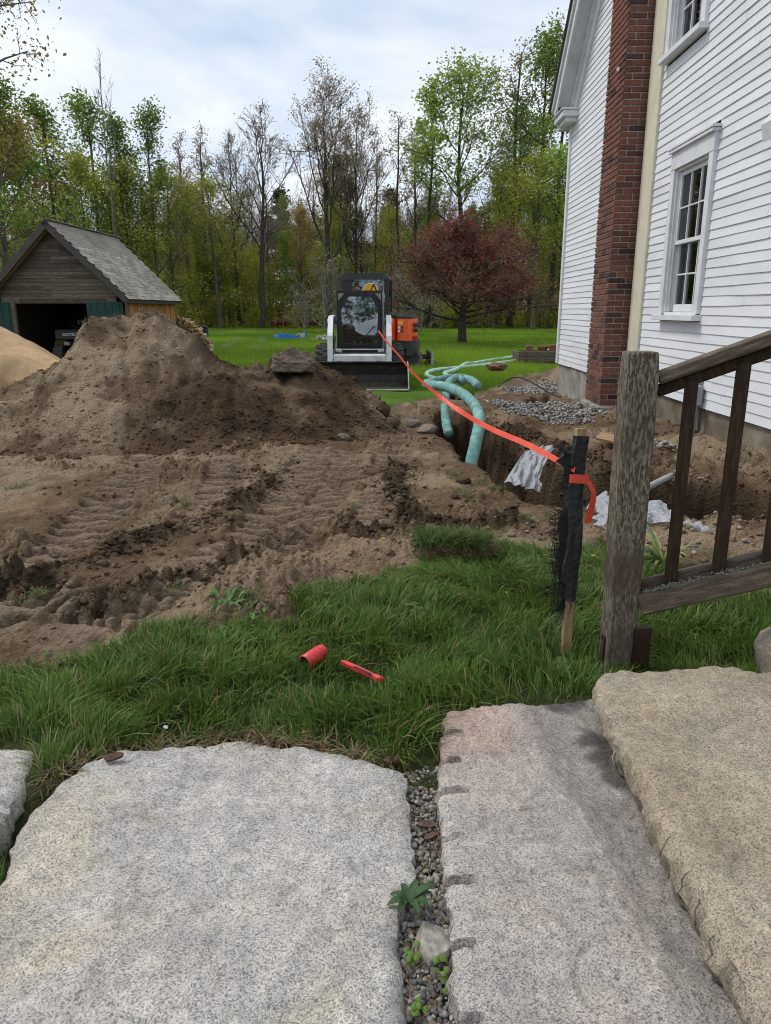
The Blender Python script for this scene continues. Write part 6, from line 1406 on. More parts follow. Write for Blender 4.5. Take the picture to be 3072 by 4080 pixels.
def grow(seed, H, r0, c0, cw, n1, shape, elev=(35, 70), lv=3, kids=(6, 5), wander=.06, lean=0.0, bend=.25, fork=0, minr=.010, jit=.25, top_r=.03):
    """returns [(pts, radii, sides)] for limbs, the same for twigs, and points along the twigs"""
    r = np.random.default_rng(seed); limbs = []; twigs = []; tips = []
    n = 14; z = np.linspace(0, H, n); wob = np.cumsum(r.normal(0, wander * H / n, (n, 2)), 0); wob[0] = 0
    leanv = r.normal(0, 1, 2); leanv /= np.linalg.norm(leanv)
    trunk = np.stack([wob[:, 0] + leanv[0] * lean * z, wob[:, 1] + leanv[1] * lean * z, z], 1)
    trad = (r0 - top_r) * (1 - (z / H)) ** .85 + top_r; trad[0] *= 1.3; limbs.append((trunk, trad, 8))
    def br(p, d, L, rad, level):
        m = (7, 5, 4, 3)[min(level, 3)]; pts = [p]; dd = d.copy()
        for k in range(m - 1):
            dd = dd + r.normal(0, jit, 3) * .5 + np.array([0, 0, bend]) * (.6 if level else 1) / m * 2; dd /= np.linalg.norm(dd); pts.append(pts[-1] + dd * L / (m - 1))
        pts = np.array(pts); rr_ = np.linspace(rad, max(minr * .6, rad * .3), m)
        (limbs if level < 2 else twigs).append((pts, rr_, (5, 4, 3, 3)[min(level, 3)]))
        if level >= lv - 1:
            t = r.uniform(.15, 1, 3); tips.extend([pts[0] * (1 - q) + pts[-1] * q for q in t]); tips.append(pts[-1]); return
        nk = kids[min(level, len(kids) - 1)]; nk = max(2, int(nk * r.uniform(.75, 1.3)))
        for k in range(nk):
            t = r.uniform(.25, 1.0); i = t * (m - 1); i0 = min(int(i), m - 2); q = pts[i0] + (pts[i0 + 1] - pts[i0]) * (i - i0)
            ax = pts[min(i0 + 1, m - 1)] - pts[i0]; ax /= np.linalg.norm(ax) + 1e-9
            nd = ax + r.normal(0, .62, 3); nd /= np.linalg.norm(nd)
            br(q, nd, L * r.uniform(.32, .6) * (1.15 - .45 * t), max(minr, rad * .45), level + 1)
    for k in range(n1):
        t = c0 + (1 - c0) * ((k + r.uniform(.1, .9)) / n1) ** .9 * .98
        i = t * (n - 1); i0 = min(int(i), n - 2); p = trunk[i0] + (trunk[i0 + 1] - trunk[i0]) * (i - i0)
        a = k * 2.399 + r.uniform(-.5, .5); tt = (t - c0) / (1 - c0); e_ = R(elev[0] + (elev[1] - elev[0]) * tt + r.uniform(-10, 10))
        d = np.array([math.cos(a) * math.cos(e_), math.sin(a) * math.cos(e_), math.sin(e_)])
        br(p, d, max(.5, cw * shape(tt) * r.uniform(.8, 1.2)), max(minr * 1.6, trad[i0] * .45), 0)
    return limbs, twigs, np.array(tips)
BARK = pmat('grey_bark', [(.3, (.060, .050, .042)), (.6, (.130, .112, .094)), (.8, (.20, .18, .155))], scale=3, rough=.95, stretch=(3, 3, .7), bump=.5, bscale=5, bdist=.05)
BARKD = pmat('dark_bark', [(.3, (.028, .023, .020)), (.6, (.066, .055, .046)), (.8, (.11, .092, .078))], scale=3, rough=.95, stretch=(3, 3, .7), bump=.5, bscale=5, bdist=.05)
BARKL = pmat('pale_bark', [(.3, (.12, .105, .09)), (.6, (.24, .22, .195)), (.8, (.34, .32, .29))], scale=3, rough=.95, stretch=(3, 3, .7))
TWIG = pmat('brown_twig', [(.3, (.12, .092, .070)), (.7, (.24, .19, .145))], scale=2, rough=.95, objrand=.15)
TWIGR = pmat('grey_twig', [(.3, (.11, .098, .083)), (.7, (.20, .18, .155))], scale=2, rough=.95)
def leafmat(name, cols, tr=.45): return pmat(name, cols, scale=1.1, detail=4, rough=.6, spec=.25, trans=tr, objrand=.18, attr='tint')
LF_Y = leafmat('yellow_green_leaf', [(.3, (0.202, 0.230, 0.036)), (.5, (0.336, 0.359, 0.054)), (.7, (0.499, 0.451, 0.082))])
LF_G = leafmat('fresh_green_leaf', [(.3, (0.130, 0.213, 0.032)), (.5, (0.237, 0.342, 0.053)), (.7, (0.404, 0.480, 0.091))])
LF_D = leafmat('deep_green_leaf', [(.3, (0.086, 0.157, 0.029)), (.5, (0.158, 0.252, 0.042)), (.7, (0.304, 0.367, 0.070))])
LF_O = leafmat('olive_young_leaf', [(.3, (0.202, 0.156, 0.044)), (.5, (0.340, 0.248, 0.065)), (.7, (0.497, 0.350, 0.102))])
LF_B = leafmat('tan_bud', [(.3, (0.195, 0.150, 0.098)), (.5, (0.345, 0.270, 0.180)), (.7, (0.540, 0.435, 0.300))], .2)
LF_R = leafmat('maroon_leaf', [(.3, (0.102, 0.025, 0.022)), (.5, (0.198, 0.050, 0.040)), (.7, (0.324, 0.119, 0.081))], .35)
LF_C = leafmat('conifer_needle', [(.3, (.030, .048, .020)), (.6, (.058, .082, .034)), (.8, (.085, .11, .05))], .15)
def tree_proto(name, g, leaf, bark, twigm, nl, size, seed, spread=.25, tilt=.7, clump=None):
    """leaf points are scattered round the twig ends; returns (trunk mesh, twig mesh, leaf mesh)"""
    limbs, twigs, tips = g; r = np.random.default_rng(seed)
    V, F = tri_tubes(limbs); mt = mesh(name + '_trunk', V, F, bark, True)
    mw = None
    if twigs: V, F = tri_tubes(twigs); mw = mesh(name + '_twigs', V, F, twigm, False)
    ml = None
    if nl:
        P = tips[r.integers(0, len(tips), nl)] + r.normal(0, spread, (nl, 3)); V, F = leaf_cards(P, size, r, tilt)
        ml = mesh(name + '_leaves', V, F, leaf, False)
        cen = tips.mean(0); tint = r.uniform(.72, 1.28, nl); C = np.repeat(np.stack([tint * r.uniform(.92, 1.1, nl), tint, tint * r.uniform(.8, 1.1, nl)], 1), 4, 0); vcol(ml, 'tint', C)
    q_ = mw or ml; co = np.empty(len(q_.vertices) * 3, dtype=np.float32); q_.vertices.foreach_get('co', co); mt['top'] = float(np.percentile(co[2::3], 99.8)); return mt, mw, ml
def plant_tree(name, proto, loc, s, rz, label, cat='tree', group=None, sz=None):
    t = empty(name, loc, rz, label, cat, group); t.scale = (s, s, sz or s)
    link('trunk', proto[0], None, t)
    if proto[1]: tag(link('branches', proto[1], None, t), kind='stuff')
    if proto[2]: tag(link('crown', proto[2], None, t), kind='stuff')
    return t
oval = lambda t: .35 + .65 * math.sin(math.pi * min(1, max(0, t)) ** .8) * 1.0
vase = lambda t: 1.15 - .75 * t
cone = lambda t: 1.05 - .98 * t
slim = lambda t: .75 - .45 * t
PR = {}
PR['bare1'] = tree_proto('bare', grow(1, 15, .24, .30, 5.6, 15, vase, (48, 80), 4, (7, 6, 4), .05, 0, .45, minr=.013, jit=.22), LF_B, BARKD, TWIG, 5200, .085, 1, .22)
PR['bare2'] = tree_proto('bare', grow(2, 13, .22, .34, 4.6, 13, vase, (40, 78), 4, (7, 5, 4), .09, .06, .45, minr=.013, jit=.30), LF_B, BARKD, TWIG, 1400, .08, 2, .2)
PR['bare3'] = tree_proto('bare', grow(3, 14, .17, .38, 3.2, 13, slim, (50, 80), 4, (6, 5, 3), .04, 0, .45, minr=.012), LF_B, BARK, TWIG, 1800, .08, 3, .2)
PR['green1'] = tree_proto('leafy', grow(4, 17, .24, .36, 4.3, 17, oval, (25, 70), 4, (6, 5, 3), .05, 0, .3, minr=.012), LF_G, BARKD, TWIG, 6800, .145, 4, .42)
PR['green2'] = tree_proto('leafy', grow(5, 18, .23, .42, 3.6, 16, oval, (30, 75), 4, (6, 4, 3), .07, .02, .3, minr=.012), LF_D, BARKD, TWIG, 4800, .145, 5, .42)
PR['poplar'] = tree_proto('poplar', grow(6, 14, .18, .16, 4.4, 15, lambda t: 1.0 - .7 * t, (34, 72), 4, (6, 4, 3), .03, 0, .5, minr=.011), LF_D, BARK, TWIG, 4600, .135, 6, .34)
PR['yellow1'] = tree_proto('budding', grow(7, 12, .16, .22, 3.6, 15, oval, (25, 70), 4, (6, 4, 3), .05, 0, .3, minr=.011), LF_Y, BARK, TWIG, 5200, .115, 7, .42)
PR['yellow2'] = tree_proto('budding', grow(8, 10, .13, .15, 3.0, 14, oval, (20, 65), 4, (5, 4, 3), .06, 0, .3, minr=.011), LF_Y, BARK, TWIG, 4600, .115, 8, .42)
PR['olive'] = tree_proto('olive', grow(9, 13, .2, .22, 4.6, 16, oval, (30, 70), 4, (6, 5, 3), .06, 0, .3, minr=.012), LF_O, BARK, TWIG, 6000, .125, 9, .42)
PR['olive_near'] = tree_proto('olive_near', grow(9, 13, .2, .22, 4.6, 18, oval, (25, 68), 4, (7, 6, 4), .06, 0, .3, minr=.010), LF_O, BARK, TWIG, 17000, .070, 19, .22)
PR['sapling'] = tree_proto('sapling', grow(10, 7, .06, .12, 1.7, 12, oval, (25, 65), 3, (5, 4), .06, 0, .3, minr=.010), LF_Y, BARK, TWIG, 2200, .11, 10, .34)
PR['sapling2'] = tree_proto('sapling', grow(11, 9, .075, .2, 1.9, 12, slim, (35, 75), 3, (5, 4), .05, 0, .3, minr=.011), LF_G, BARKL, TWIG, 2000, .14, 11, .32)
PR['pole'] = tree_proto('pole', grow(12, 15, .13, .55, 2.3, 10, slim, (35, 75), 4, (5, 4, 3), .06, .02, .35, minr=.011), LF_B, BARKD, TWIG, 900, .09, 12, .25)
PR['pole2'] = tree_proto('pole', grow(13, 17, .15, .50, 2.6, 11, slim, (30, 75), 4, (5, 4, 3), .07, .03, .35, minr=.011), LF_G, BARKD, TWIG, 1900, .16, 13, .3)
PR['dead'] = tree_proto('dead', grow(14, 16, .17, .42, 5.0, 12, lambda t: 1.0 - .62 * t, (58, 82), 3, (4, 3), .03, 0, .35, minr=.016, jit=.16), None, BARKL, TWIGR, 0, .1, 14)
gl_, gt_, gp_ = grow(15, 15, .2, .08, 3.2, 44, cone, (-8, 20), 3, (8, 5), .015, 0, .06, minr=.012)
PR['conifer'] = tree_proto('conifer', (gl_, gt_, gp_), LF_C, BARKD, TWIG, 9000, .20, 15, .22, .35)
PR['bush'] = tree_proto('bush', grow(16, 2.2, .05, .02, 2.0, 14, oval, (25, 60), 4, (6, 5, 4), .1, 0, .15, minr=.009, jit=.4), LF_B, BARKL, TWIGR, 700, .05, 16, .1)
PR['shrub'] = tree_proto('shrub', grow(17, 2.0, .03, .05, 1.3, 12, oval, (30, 65), 3, (6, 5), .1, 0, .2, minr=.008, jit=.35), LF_Y, BARK, TWIG, 1800, .10, 17, .22)
def T(px, Y, top, kind, name, label, H, rz=None, grp=None, wx=1.0):
    """tree whose trunk stands at image column px at distance Y and whose top reaches image row top"""
    b = at_y(px, 1310, Y); zt = at_y(px, top, Y).z; z = gz(b.x, Y); s = (zt - z) / PR[kind][0]['top']; wx *= 1.12
    t = plant_tree(name, PR[kind], (b.x, Y, z - .05), s * wx, random.uniform(0, 6.28) if rz is None else rz, label, 'tree', grp, s); return t
# trees one can pick out in the photograph
T(1310, 66, 262, 'bare1', 'bare_tree', 'tallest bare tan-budded tree with rounded crown in the middle', 15.5, .4, wx=1.0)
T(1425, 70, 372, 'bare1', 'bare_tree', 'bare tan-budded tree just right of the tallest bare tree', 15.5, 2.2, wx=.8)
T(1040, 64, 415, 'bare2', 'bare_tree', 'dark leaning bare tree with a crooked fork left of the middle', 13.8, 1.2, wx=.9)
T(960, 72, 500, 'bare2', 'bare_tree', 'dark bare tree behind the crooked forked one', 13.8, 3.9, wx=.8)
T(840, 72, 500, 'bare3', 'bare_tree', 'grey slender bare tree right of the leafy poplars', 14.5, .6)
T(760, 75, 520, 'bare3', 'bare_tree', 'grey slender bare tree beside the rightmost leafy poplar', 14.5, 2.6)
T(486, 60, 190, 'dead', 'dead_tree', 'tall pale dead tree with leafless upswept top', 17.2, .3, wx=.55)
T(430, 63, 372, 'poplar', 'poplar_tree', 'green poplar just left of the pale dead tree', 14.6, .2, wx=1.0)
T(545, 63, 470, 'poplar', 'poplar_tree', 'green poplar just right of the pale dead tree', 14.6, 2.0, wx=.95)
T(645, 64, 425, 'poplar', 'poplar_tree', 'rightmost green poplar of the left-hand group', 14.6, 3.4, wx=.8)
T(275, 58, 400, 'poplar', 'poplar_tree', 'green poplar standing behind the garage ridge', 14.6, 1.1, wx=1.1)
T(170, 55, 420, 'olive', 'olive_leaved_tree', 'broad olive-leaved tree above the garage peak', 13.8, .7, wx=1.0)
T(45, 52, 400, 'yellow1', 'budding_tree', 'yellow-green tree at the left edge behind the garage', 12.8, 2.7, wx=1.1)
T(1580, 70, 440, 'pole', 'slender_tree', 'thin dark trunk with few twigs left of the leafy right-hand trees', 15.6, .5)
T(1505, 78, 560, 'bare3', 'bare_tree', 'faint slender bare tree above the excavator cab', 14.5, 5.0)
T(1645, 74, 480, 'bare3', 'bare_tree', 'slender bare tree behind the left side of the maroon tree', 14.5, 1.8)
T(1690, 68, 325, 'pole2', 'slender_tree', 'dark-trunked tree with thin leafy top left of the round leafy one', 17.6, 1.0)
T(1840, 68, 232, 'green1', 'leafy_tree', 'round-crowned fresh green tree rising behind the maroon tree', 17.6, .3)
T(2030, 70, 172, 'pole', 'slender_tree', 'tall dark-trunked tree with leafless top near the house', 15.6, 2.4, wx=1.1)
T(2030, 72, 420, 'green1', 'leafy_tree', 'green tree filling in behind the tall dark-trunked tree', 17.6, 4.1, wx=.8)
T(2105, 69, 128, 'green2', 'leafy_tree', 'tallest deep green tree beside the house roof', 18.6, 1.5, wx=.9)
T(2190, 66, 150, 'green2', 'leafy_tree', 'deep green tree cut off by the house corner', 18.6, 3.6, wx=.9)
T(2240, 60, 560, 'green1', 'leafy_tree', 'dense green tree low beside the house corner', 17.6, 5.2, wx=1.3)
T(2120, 62, 620, 'yellow1', 'budding_tree', 'yellow-green tree behind the right side of the maroon tree', 12.8, .9, wx=1.0)
T(1960, 66, 640, 'yellow1', 'budding_tree', 'yellow-green tree behind the middle of the maroon tree', 12.8, 2.9, wx=1.0)
T(1365, 84, 620, 'conifer', 'conifer', 'dark conifer behind the tall bare trees', 15.3, 0)
T(1560, 88, 760, 'conifer', 'conifer', 'dark conifer behind the excavator', 15.3, 2)
T(1130, 92, 760, 'conifer', 'conifer', 'dark conifer far back left of the tallest bare tree', 15.3, 4)
T(1760, 62, 900, 'yellow2', 'budding_tree', 'low yellow-green tree left of the maroon tree top', 10.8, .3, wx=.8)
T(880, 66, 700, 'yellow2', 'budding_tree', 'yellow-green understory tree left of the crooked bare tree', 10.8, 1.3, wx=1.1)
T(700, 66, 680, 'yellow1', 'budding_tree', 'yellow-green tree right above the garage roof end', 12.8, 4.3, wx=1.1)
T(560, 62, 640, 'yellow1', 'budding_tree', 'yellow-green tree behind the garage roof', 12.8, 5.3, wx=1.1)
T(370, 60, 620, 'yellow1', 'budding_tree', 'yellow-green tree just right of the garage peak', 12.8, 1.9, wx=1.1)
# big near trees at the left edge
plant_tree('olive_leaved_tree', PR['olive_near'], (-16.9, 33, -.4), 1.45, 1.0, 'large olive-leaved tree hanging in from the top left corner', 'tree', None, 1.75)
plant_tree('poplar_tree', PR['poplar'], (-17.6, 36, -.4), .95, 4.0, 'grey-limbed green tree at the left edge beside the garage', 'tree', None, .75)
# conifers on the far side of the yard behind the camera, mirrored in the cab glass
for k, (x, y, s) in enumerate(((-9, -34, 1.15), (-3.5, -38, 1.3), (2, -33, 1.0), (7.5, -37, 1.2), (13, -34, 1.05))): plant_tree('conifer', PR['conifer'], (x, y, -.2), s, k * 1.1, ['first', 'second', 'third', 'fourth', 'fifth'][k] + ' from left of the conifers mirrored in the cab glass', 'tree', None, s)
# woodland fill: slender trees standing among the others
rf = random.Random(21); kinds = (['yellow1'] * 3 + ['yellow2'] * 4 + ['bare3'] * 4 + ['pole'] * 5 + ['pole2'] * 2 + ['sapling'] * 7 + ['sapling2'] * 4 + ['olive'] * 1 + ['bare2'])
lab = {'yellow1': 'yellow-green budding tree in the wood', 'yellow2': 'low yellow-green tree in the wood', 'bare3': 'slender bare tree in the wood', 'pole': 'thin dark-trunked tree in the wood', 'pole2': 'thin dark tree with green top in the wood',
       'sapling': 'yellow-green sapling at the wood edge', 'sapling2': 'pale-stemmed green sapling at the woodland edge', 'olive': 'olive-brown budding tree in the wood', 'bare2': 'crooked bare tree in the wood'}
def sector(u, Y):
    px = 1536 + FOC * u * 1.08
    w_ = [(230, 'left of the garage peak'), (480, 'above the garage roof'), (720, 'above the garage eave'), (900, 'above the compost bin'), (1080, 'above the blue pool'), (1290, 'left of the loader'), (1560, 'behind the excavator'), (1760, 'left of the maroon trunk'), (1980, 'behind the maroon trunk'), (9999, 'between maroon tree and house')]
    return next((' ' + b_ for a, b_ in w_ if px < a)) + (', in front' if Y < 75 else ', further in' if Y < 84 else ', far back')
for k in range(285):
    kd = rf.choice(kinds); Y = rf.uniform(69, 96) if 'sap' not in kd else rf.uniform(67.5, 84); u = rf.uniform(-.56, .30)
    if u > .10 and kd in ('bare3', 'pole', 'bare2') and rf.random() < .3: kd = 'pole2'
    s = rf.uniform(.62, 1.0) * (1.0 if kd not in ('bare3', 'pole', 'pole2') else .88)
    plant_tree('woodland_tree' if 'sap' not in kd else 'sapling', PR[kd], (u * Y, Y, gz(u * Y, Y) - .05), s * rf.uniform(.85, 1.1), rf.uniform(0, 6.28), lab[kd] + sector(u, Y), 'tree' if 'sap' not in kd else 'sapling', 'trees of the woodland behind the lawn: ' + kd, s)
# undergrowth and the far wood that closes the view
r = np.random.default_rng(31); n = 42000
Y = r.uniform(84, 112, n); u = r.uniform(-.66, .42, n); X = u * Y; top = 8.5 + 3.0 * fbm(u * 14, Y * 0, 801, 3); Z = -.4 + top * r.uniform(0, 1, n) ** 1.1
V, F = leaf_cards(np.stack([X, Y, Z], 1), .34, r, .8); me = mesh('far_wood', V, F, LF_O); t = r.uniform(.8, 1.6, n); C = np.repeat(np.stack([t * r.uniform(.6, 1.0, n), t * r.uniform(.85, 1.15, n), t * .8], 1), 4, 0); vcol(me, 'tint', C)
tag(link('far_wood', me), 'far olive wood closing the view behind the trees', 'wood', kind='stuff')
n = 26000; Y = r.uniform(67.5, 84, n); u = r.uniform(-.62, .40, n); X = u * Y; Z = -.35 + np.abs(r.normal(0, .9, n)) * (.5 + .8 * sst(-.3, .5, fbm(u * 40, Y * .2, 811, 3)))
V, F = leaf_cards(np.stack([X, Y, Z], 1), .15, r, .7); me = mesh('undergrowth', V, F, LF_Y); t = r.uniform(.7, 1.3, n); vcol(me, 'tint', np.repeat(np.stack([t, t, t * .9], 1), 4, 0))
tag(link('undergrowth', me), 'yellow-green undergrowth at the woodland edge', 'undergrowth', kind='stuff')
# twig haze of the bare crowns too far off to tell apart
n = 60000; Y = r.uniform(72, 108, n); u = r.uniform(-.64, .42, n); X = u * Y; hmax = 10.5 + 3.5 * fbm(u * 22, Y * .05, 821, 3); Z = hmax * r.uniform(.12, 1, n) ** .8
d = np.stack([r.normal(0, .45, n), r.normal(0, .3, n), np.abs(r.normal(1, .3, n))], 1); d /= np.linalg.norm(d, axis=1)[:, None]; ln = r.uniform(.5, 1.7, n)[:, None]; wv = (.011 * (Y / 80) * r.uniform(.6, 1.6, n))[:, None] * np.array([1.0, 0, 0])
P0 = np.stack([X, Y, Z], 1); V = np.stack([P0 - wv, P0 + wv, P0 + d * ln + wv * .4, P0 + d * ln - wv * .4], 1).reshape(-1, 3); me = mesh('twig_haze', V, np.arange(n * 4).reshape(n, 4), TWIG); tag(link('far_twigs', me), 'fine brown twigs of the far leafless trees', 'twigs', kind='stuff')
# the maroon tree and grey bushes
g = grow(40, 4.2, .22, .27, 4.2, 30, lambda t: .95 - .45 * t, (2, 68), 4, (9, 7, 5), .05, .03, .30, minr=.010, jit=.30, top_r=.05)
PR['maroon'] = tree_proto('maroon', g, LF_R, BARKD, TWIG, 15000, .080, 40, .24)
plant_tree('maroon_tree', PR['maroon'], (3.6, 35.6, gz(3.6, 35.6) - .05), 1.04, .8, 'low spreading tree with dark maroon leaves on the lawn', 'tree', None, .82)
for k, (px, Y, s, l) in enumerate(((1290, 50, 1.35, 'grey twiggy bush left of the loader'), (1215, 53, .9, 'smaller grey twiggy bush left of its neighbour by the loader'), (1600, 48, 1.15, 'grey twiggy bush between the excavator and the maroon tree'), (1680, 52, 1.0, 'grey twiggy bush under the left branches of the maroon tree'))):
    b = at_y(px, 1310, Y); plant_tree('twiggy_bush', PR['bush'], (b.x, Y, gz(b.x, Y) - .05), s, k * 1.3, l, 'bush', None, s * 1.15)
for k in range(26):
    Y = rf.uniform(64, 68); u = rf.uniform(-.40, .26); plant_tree('shrub', PR['shrub'], (u * Y, Y, gz(u * Y, Y) - .05), rf.uniform(.5, 1.0), rf.uniform(0, 6), 'small yellow-green shrub where lawn meets woodland' + sector(u, Y).split(',')[0], 'shrub', 'shrubs along the woodland edge')
# ---------------------------------------------------------------- grass and small plants
def grass_mat(name, tr=.3, rough=.5): return pmat(name, [(.3, (.85, .85, .85)), (.7, (1.15, 1.15, 1.15))], scale=40, rough=rough, spec=.3, coord='World', attr='tint', trans=tr)
M_grass = grass_mat('grass_blade'); M_lawn = grass_mat('lawn_blade', .35); M_leaf = grass_mat('weed_leaf', .25, .55)
def blades(P, h, w_, az, lean, r):
    n = len(P); d = np.stack([np.cos(az), np.sin(az), 0 * az], 1); s = np.stack([-np.sin(az), np.cos(az), 0 * az], 1)
    tw = r.uniform(-1, 1, n)[:, None]; s = s * np.cos(tw) + d * np.sin(tw)
    V = np.empty((n, 8, 3))
    for k, (t, ww) in enumerate(((0, .8), (.4, 1.0), (.75, .7), (1.0, .08))):
        c = P + d * (lean * h * t ** 1.8)[:, None] + np.array([0, 0, 1.0]) * (h * (t - .42 * np.minimum(lean, 1.6) * t ** 2.2))[:, None]
        V[:, 2 * k] = c - s * (w_ * ww / 2)[:, None]; V[:, 2 * k + 1] = c + s * (w_ * ww / 2)[:, None]
    F = np.array([(0, 1, 3, 2), (2, 3, 5, 4), (4, 5, 7, 6)]); F = (F[None] + (np.arange(n) * 8)[:, None, None]).reshape(-1, 4)
    return V.reshape(-1, 3), F
SLABS = [S1, S2, S3, S0, GAP]
def grass_patch(name, n, xr, yr, label, seed):
    r = np.random.default_rng(seed); x = r.uniform(*xr, n); y = r.uniform(*yr, n)
    m, dd = dirtmask(x, y); dens = sst(.75, .15, m)
    edge = np.ones(n)
    for S in SLABS:
        ds = polydist(x, y, S); edge = np.minimum(edge, sst(.004, .07, ds)); dens = dens * (ds > .006)
    gapd = polydist(x, y, [(.06, 1.70), (.19, 1.80), (.22, .9), (0, .9)]); dens = dens * sst(-.01, .03, gapd)
    tuft = pn(x * 7, y * 7, seed + 1) + .6 * pn(x * 17, y * 17, seed + 2)
    k = r.uniform(0, 1, n) < dens * (.25 + .75 * sst(-.5, .2, tuft)) * (.18 + .82 * edge)
    x, y, tuft, edge, dd = x[k], y[k], tuft[k], edge[k], dd[k]; n = len(x); z = ground(x, y)[0]
    h = (.050 + .062 * r.uniform(0, 1, n) + .045 * sst(-.2, .7, tuft) + .03 * sst(0, .6, pn(x * 1.7, y * 1.7, seed + 3))) * (.45 + .55 * edge) * (.6 + .4 * sst(0, .25, dd))
    tall = sst(.14, .05, np.abs(x - .10)) * sst(2.25, 2.0, y); h = h * (1 + .5 * tall) * .85
    az = 6.283 * pn(x * 1.3, y * 1.3, seed + 4) * 1.2 + r.normal(0, .9, n); lean = np.abs(r.normal(.55, .4, n)) + .35 * sst(2.7, 3.3, y)
    V, F = blades(np.stack([x, y, z - .006], 1), h, np.where(r.uniform(0, 1, n) < .15, r.uniform(.005, .0075, n), r.uniform(.0020, .0045, n)), az, lean, r)
    c1, c2, c3 = np.array([.054, .120, .018]), np.array([.138, .245, .040]), np.array([.24, .26, .07])
    f = np.clip(.45 + .5 * pn(x * 2.2, y * 2.2, seed + 5) + r.normal(0, .22, n), 0, 1); C = c1 + (c2 - c1) * f[:, None]
    yl = (r.uniform(0, 1, n) < .17)[:, None]; C = np.where(yl, c3 * r.uniform(.7, 1.1, (n, 1)), C)
    st = (r.uniform(0, 1, n) < .03 + .35 * (1 - edge) * .6)[:, None]; C = np.where(st, np.array([.27, .205, .11]), C)
    C8 = np.repeat(C, 8, 0)
    me = mesh(name, V, F, M_grass); vcol(me, 'tint', C8); return tag(link('grass', me), label, 'grass', kind='stuff')
grass_patch('near_grass', 175000, (-2.4, 2.3), (1.35, 4.0), 'long green grass growing between the granite slabs and the soil', 901)
# far lawn
r = np.random.default_rng(77); n = 330000; Y = np.exp(r.uniform(math.log(10.5), math.log(69), n)); u = r.uniform(-.56, .40, n); X = u * Y
m, dd = dirtmask(X, Y); k = (r.uniform(0, 1, n) < sst(.6, .1, m) * (1 - .8 * (sandh(X, Y)[0] > 0)) ) & ~((X > 3.0) & (Y < 14.2)); X, Y = X[k], Y[k]; n = len(X); Z = G0(X, Y) + .05 * pn(X * .35, Y * .35, 1)
h = (.085 + .085 * r.uniform(0, 1, n)) * (1 + .35 * pn(X * .5, Y * .5, 911)) * sst(9, 16, Y) ** .5 * (1 - .85 * sst(1.9, 1.4, np.abs(X + .45)) * sst(14.6, 14.1, Y)); wd = .0075 * (Y / 11) ** .85 * r.uniform(.7, 1.4, n)
az = r.uniform(0, 6.283, n); a2 = r.uniform(0, 6.283, n); V = np.empty((n, 3, 3)); s = np.stack([np.cos(a2), np.sin(a2) * .5, 0 * a2], 1); P = np.stack([X, Y, Z - .01], 1)
V[:, 0] = P - s * wd[:, None]; V[:, 1] = P + s * wd[:, None]; V[:, 2] = P + np.stack([np.cos(az) * h * .4, np.sin(az) * h * .4, h], 1)
me = mesh('lawn_grass', V.reshape(-1, 3), np.arange(n * 3).reshape(n, 3), M_lawn); f = np.clip(.5 + .75 * fbm(X * .22, Y * .14, 912, 4) + r.normal(0, .22, n), 0, 1)
C = np.array([.125, .225, .018]) + (np.array([.270, .400, .035]) - np.array([.125, .225, .018])) * f[:, None]; vcol(me, 'tint', np.repeat(C, 3, 0)); tag(link('lawn_grass', me), 'bright green lawn grass behind the dirt pile', 'grass', kind='stuff')
# ---- leaves as bent strips
def strip(b, base, az, L_, W_, rise, droop, n_=6, fold=.25, wav=0, r=random):
    d = Vector((math.cos(az), math.sin(az), 0)); s = Vector((-math.sin(az), math.cos(az), 0)); V = []
    for i in range(n_ + 1):
        t = i / n_; c = Vector(base) + d * L_ * t + Vector((0, 0, rise * L_ * t - droop * L_ * t * t)); ww = W_ * math.sin(math.pi * min(.98, .08 + .90 * t ** .9)) * (1 + wav * math.sin(9 * t))
        V += [tuple(c - s * ww / 2 + Vector((0, 0, fold * ww))), tuple(c), tuple(c + s * ww / 2 + Vector((0, 0, fold * ww)))]
    F = []
    for i in range(n_): F += [(3 * i, 3 * i + 1, 3 * i + 4, 3 * i + 3), (3 * i + 1, 3 * i + 2, 3 * i + 5, 3 * i + 4)]
    b.add(V, F)
def plant(name, base, leaves, colour, label, cat='plant', mat=None):
    root = empty(name, base, 0, label, cat)
    for (az, L_, W_, rise, droop, c) in leaves:
        b = MB(); strip(b, (0, 0, 0), az, L_, W_, rise, droop, wav=.12); o = b.build('leaf', mat or M_leaf, root, True)
        vcol(o.data, 'tint', np.tile(np.array(c), (len(b.V), 1)))
    return root
rr = random.Random(5)
plant('weed_rosette', at_z(1628, 3590, -.01) + Vector((0, 0, 0)), [(rr.uniform(0, 6.28) if k > 8 else k * .78 + .3, rr.uniform(.045, .072) if k < 9 else .03, rr.uniform(.017, .022), rr.uniform(.5, 1.0), rr.uniform(.35, .7), (.040 * q, .085 * q, .030 * q)) for k in range(14) for q in (rr.uniform(.8, 1.4),)], None, 'grey-green leafy weed growing from the gap between slabs')
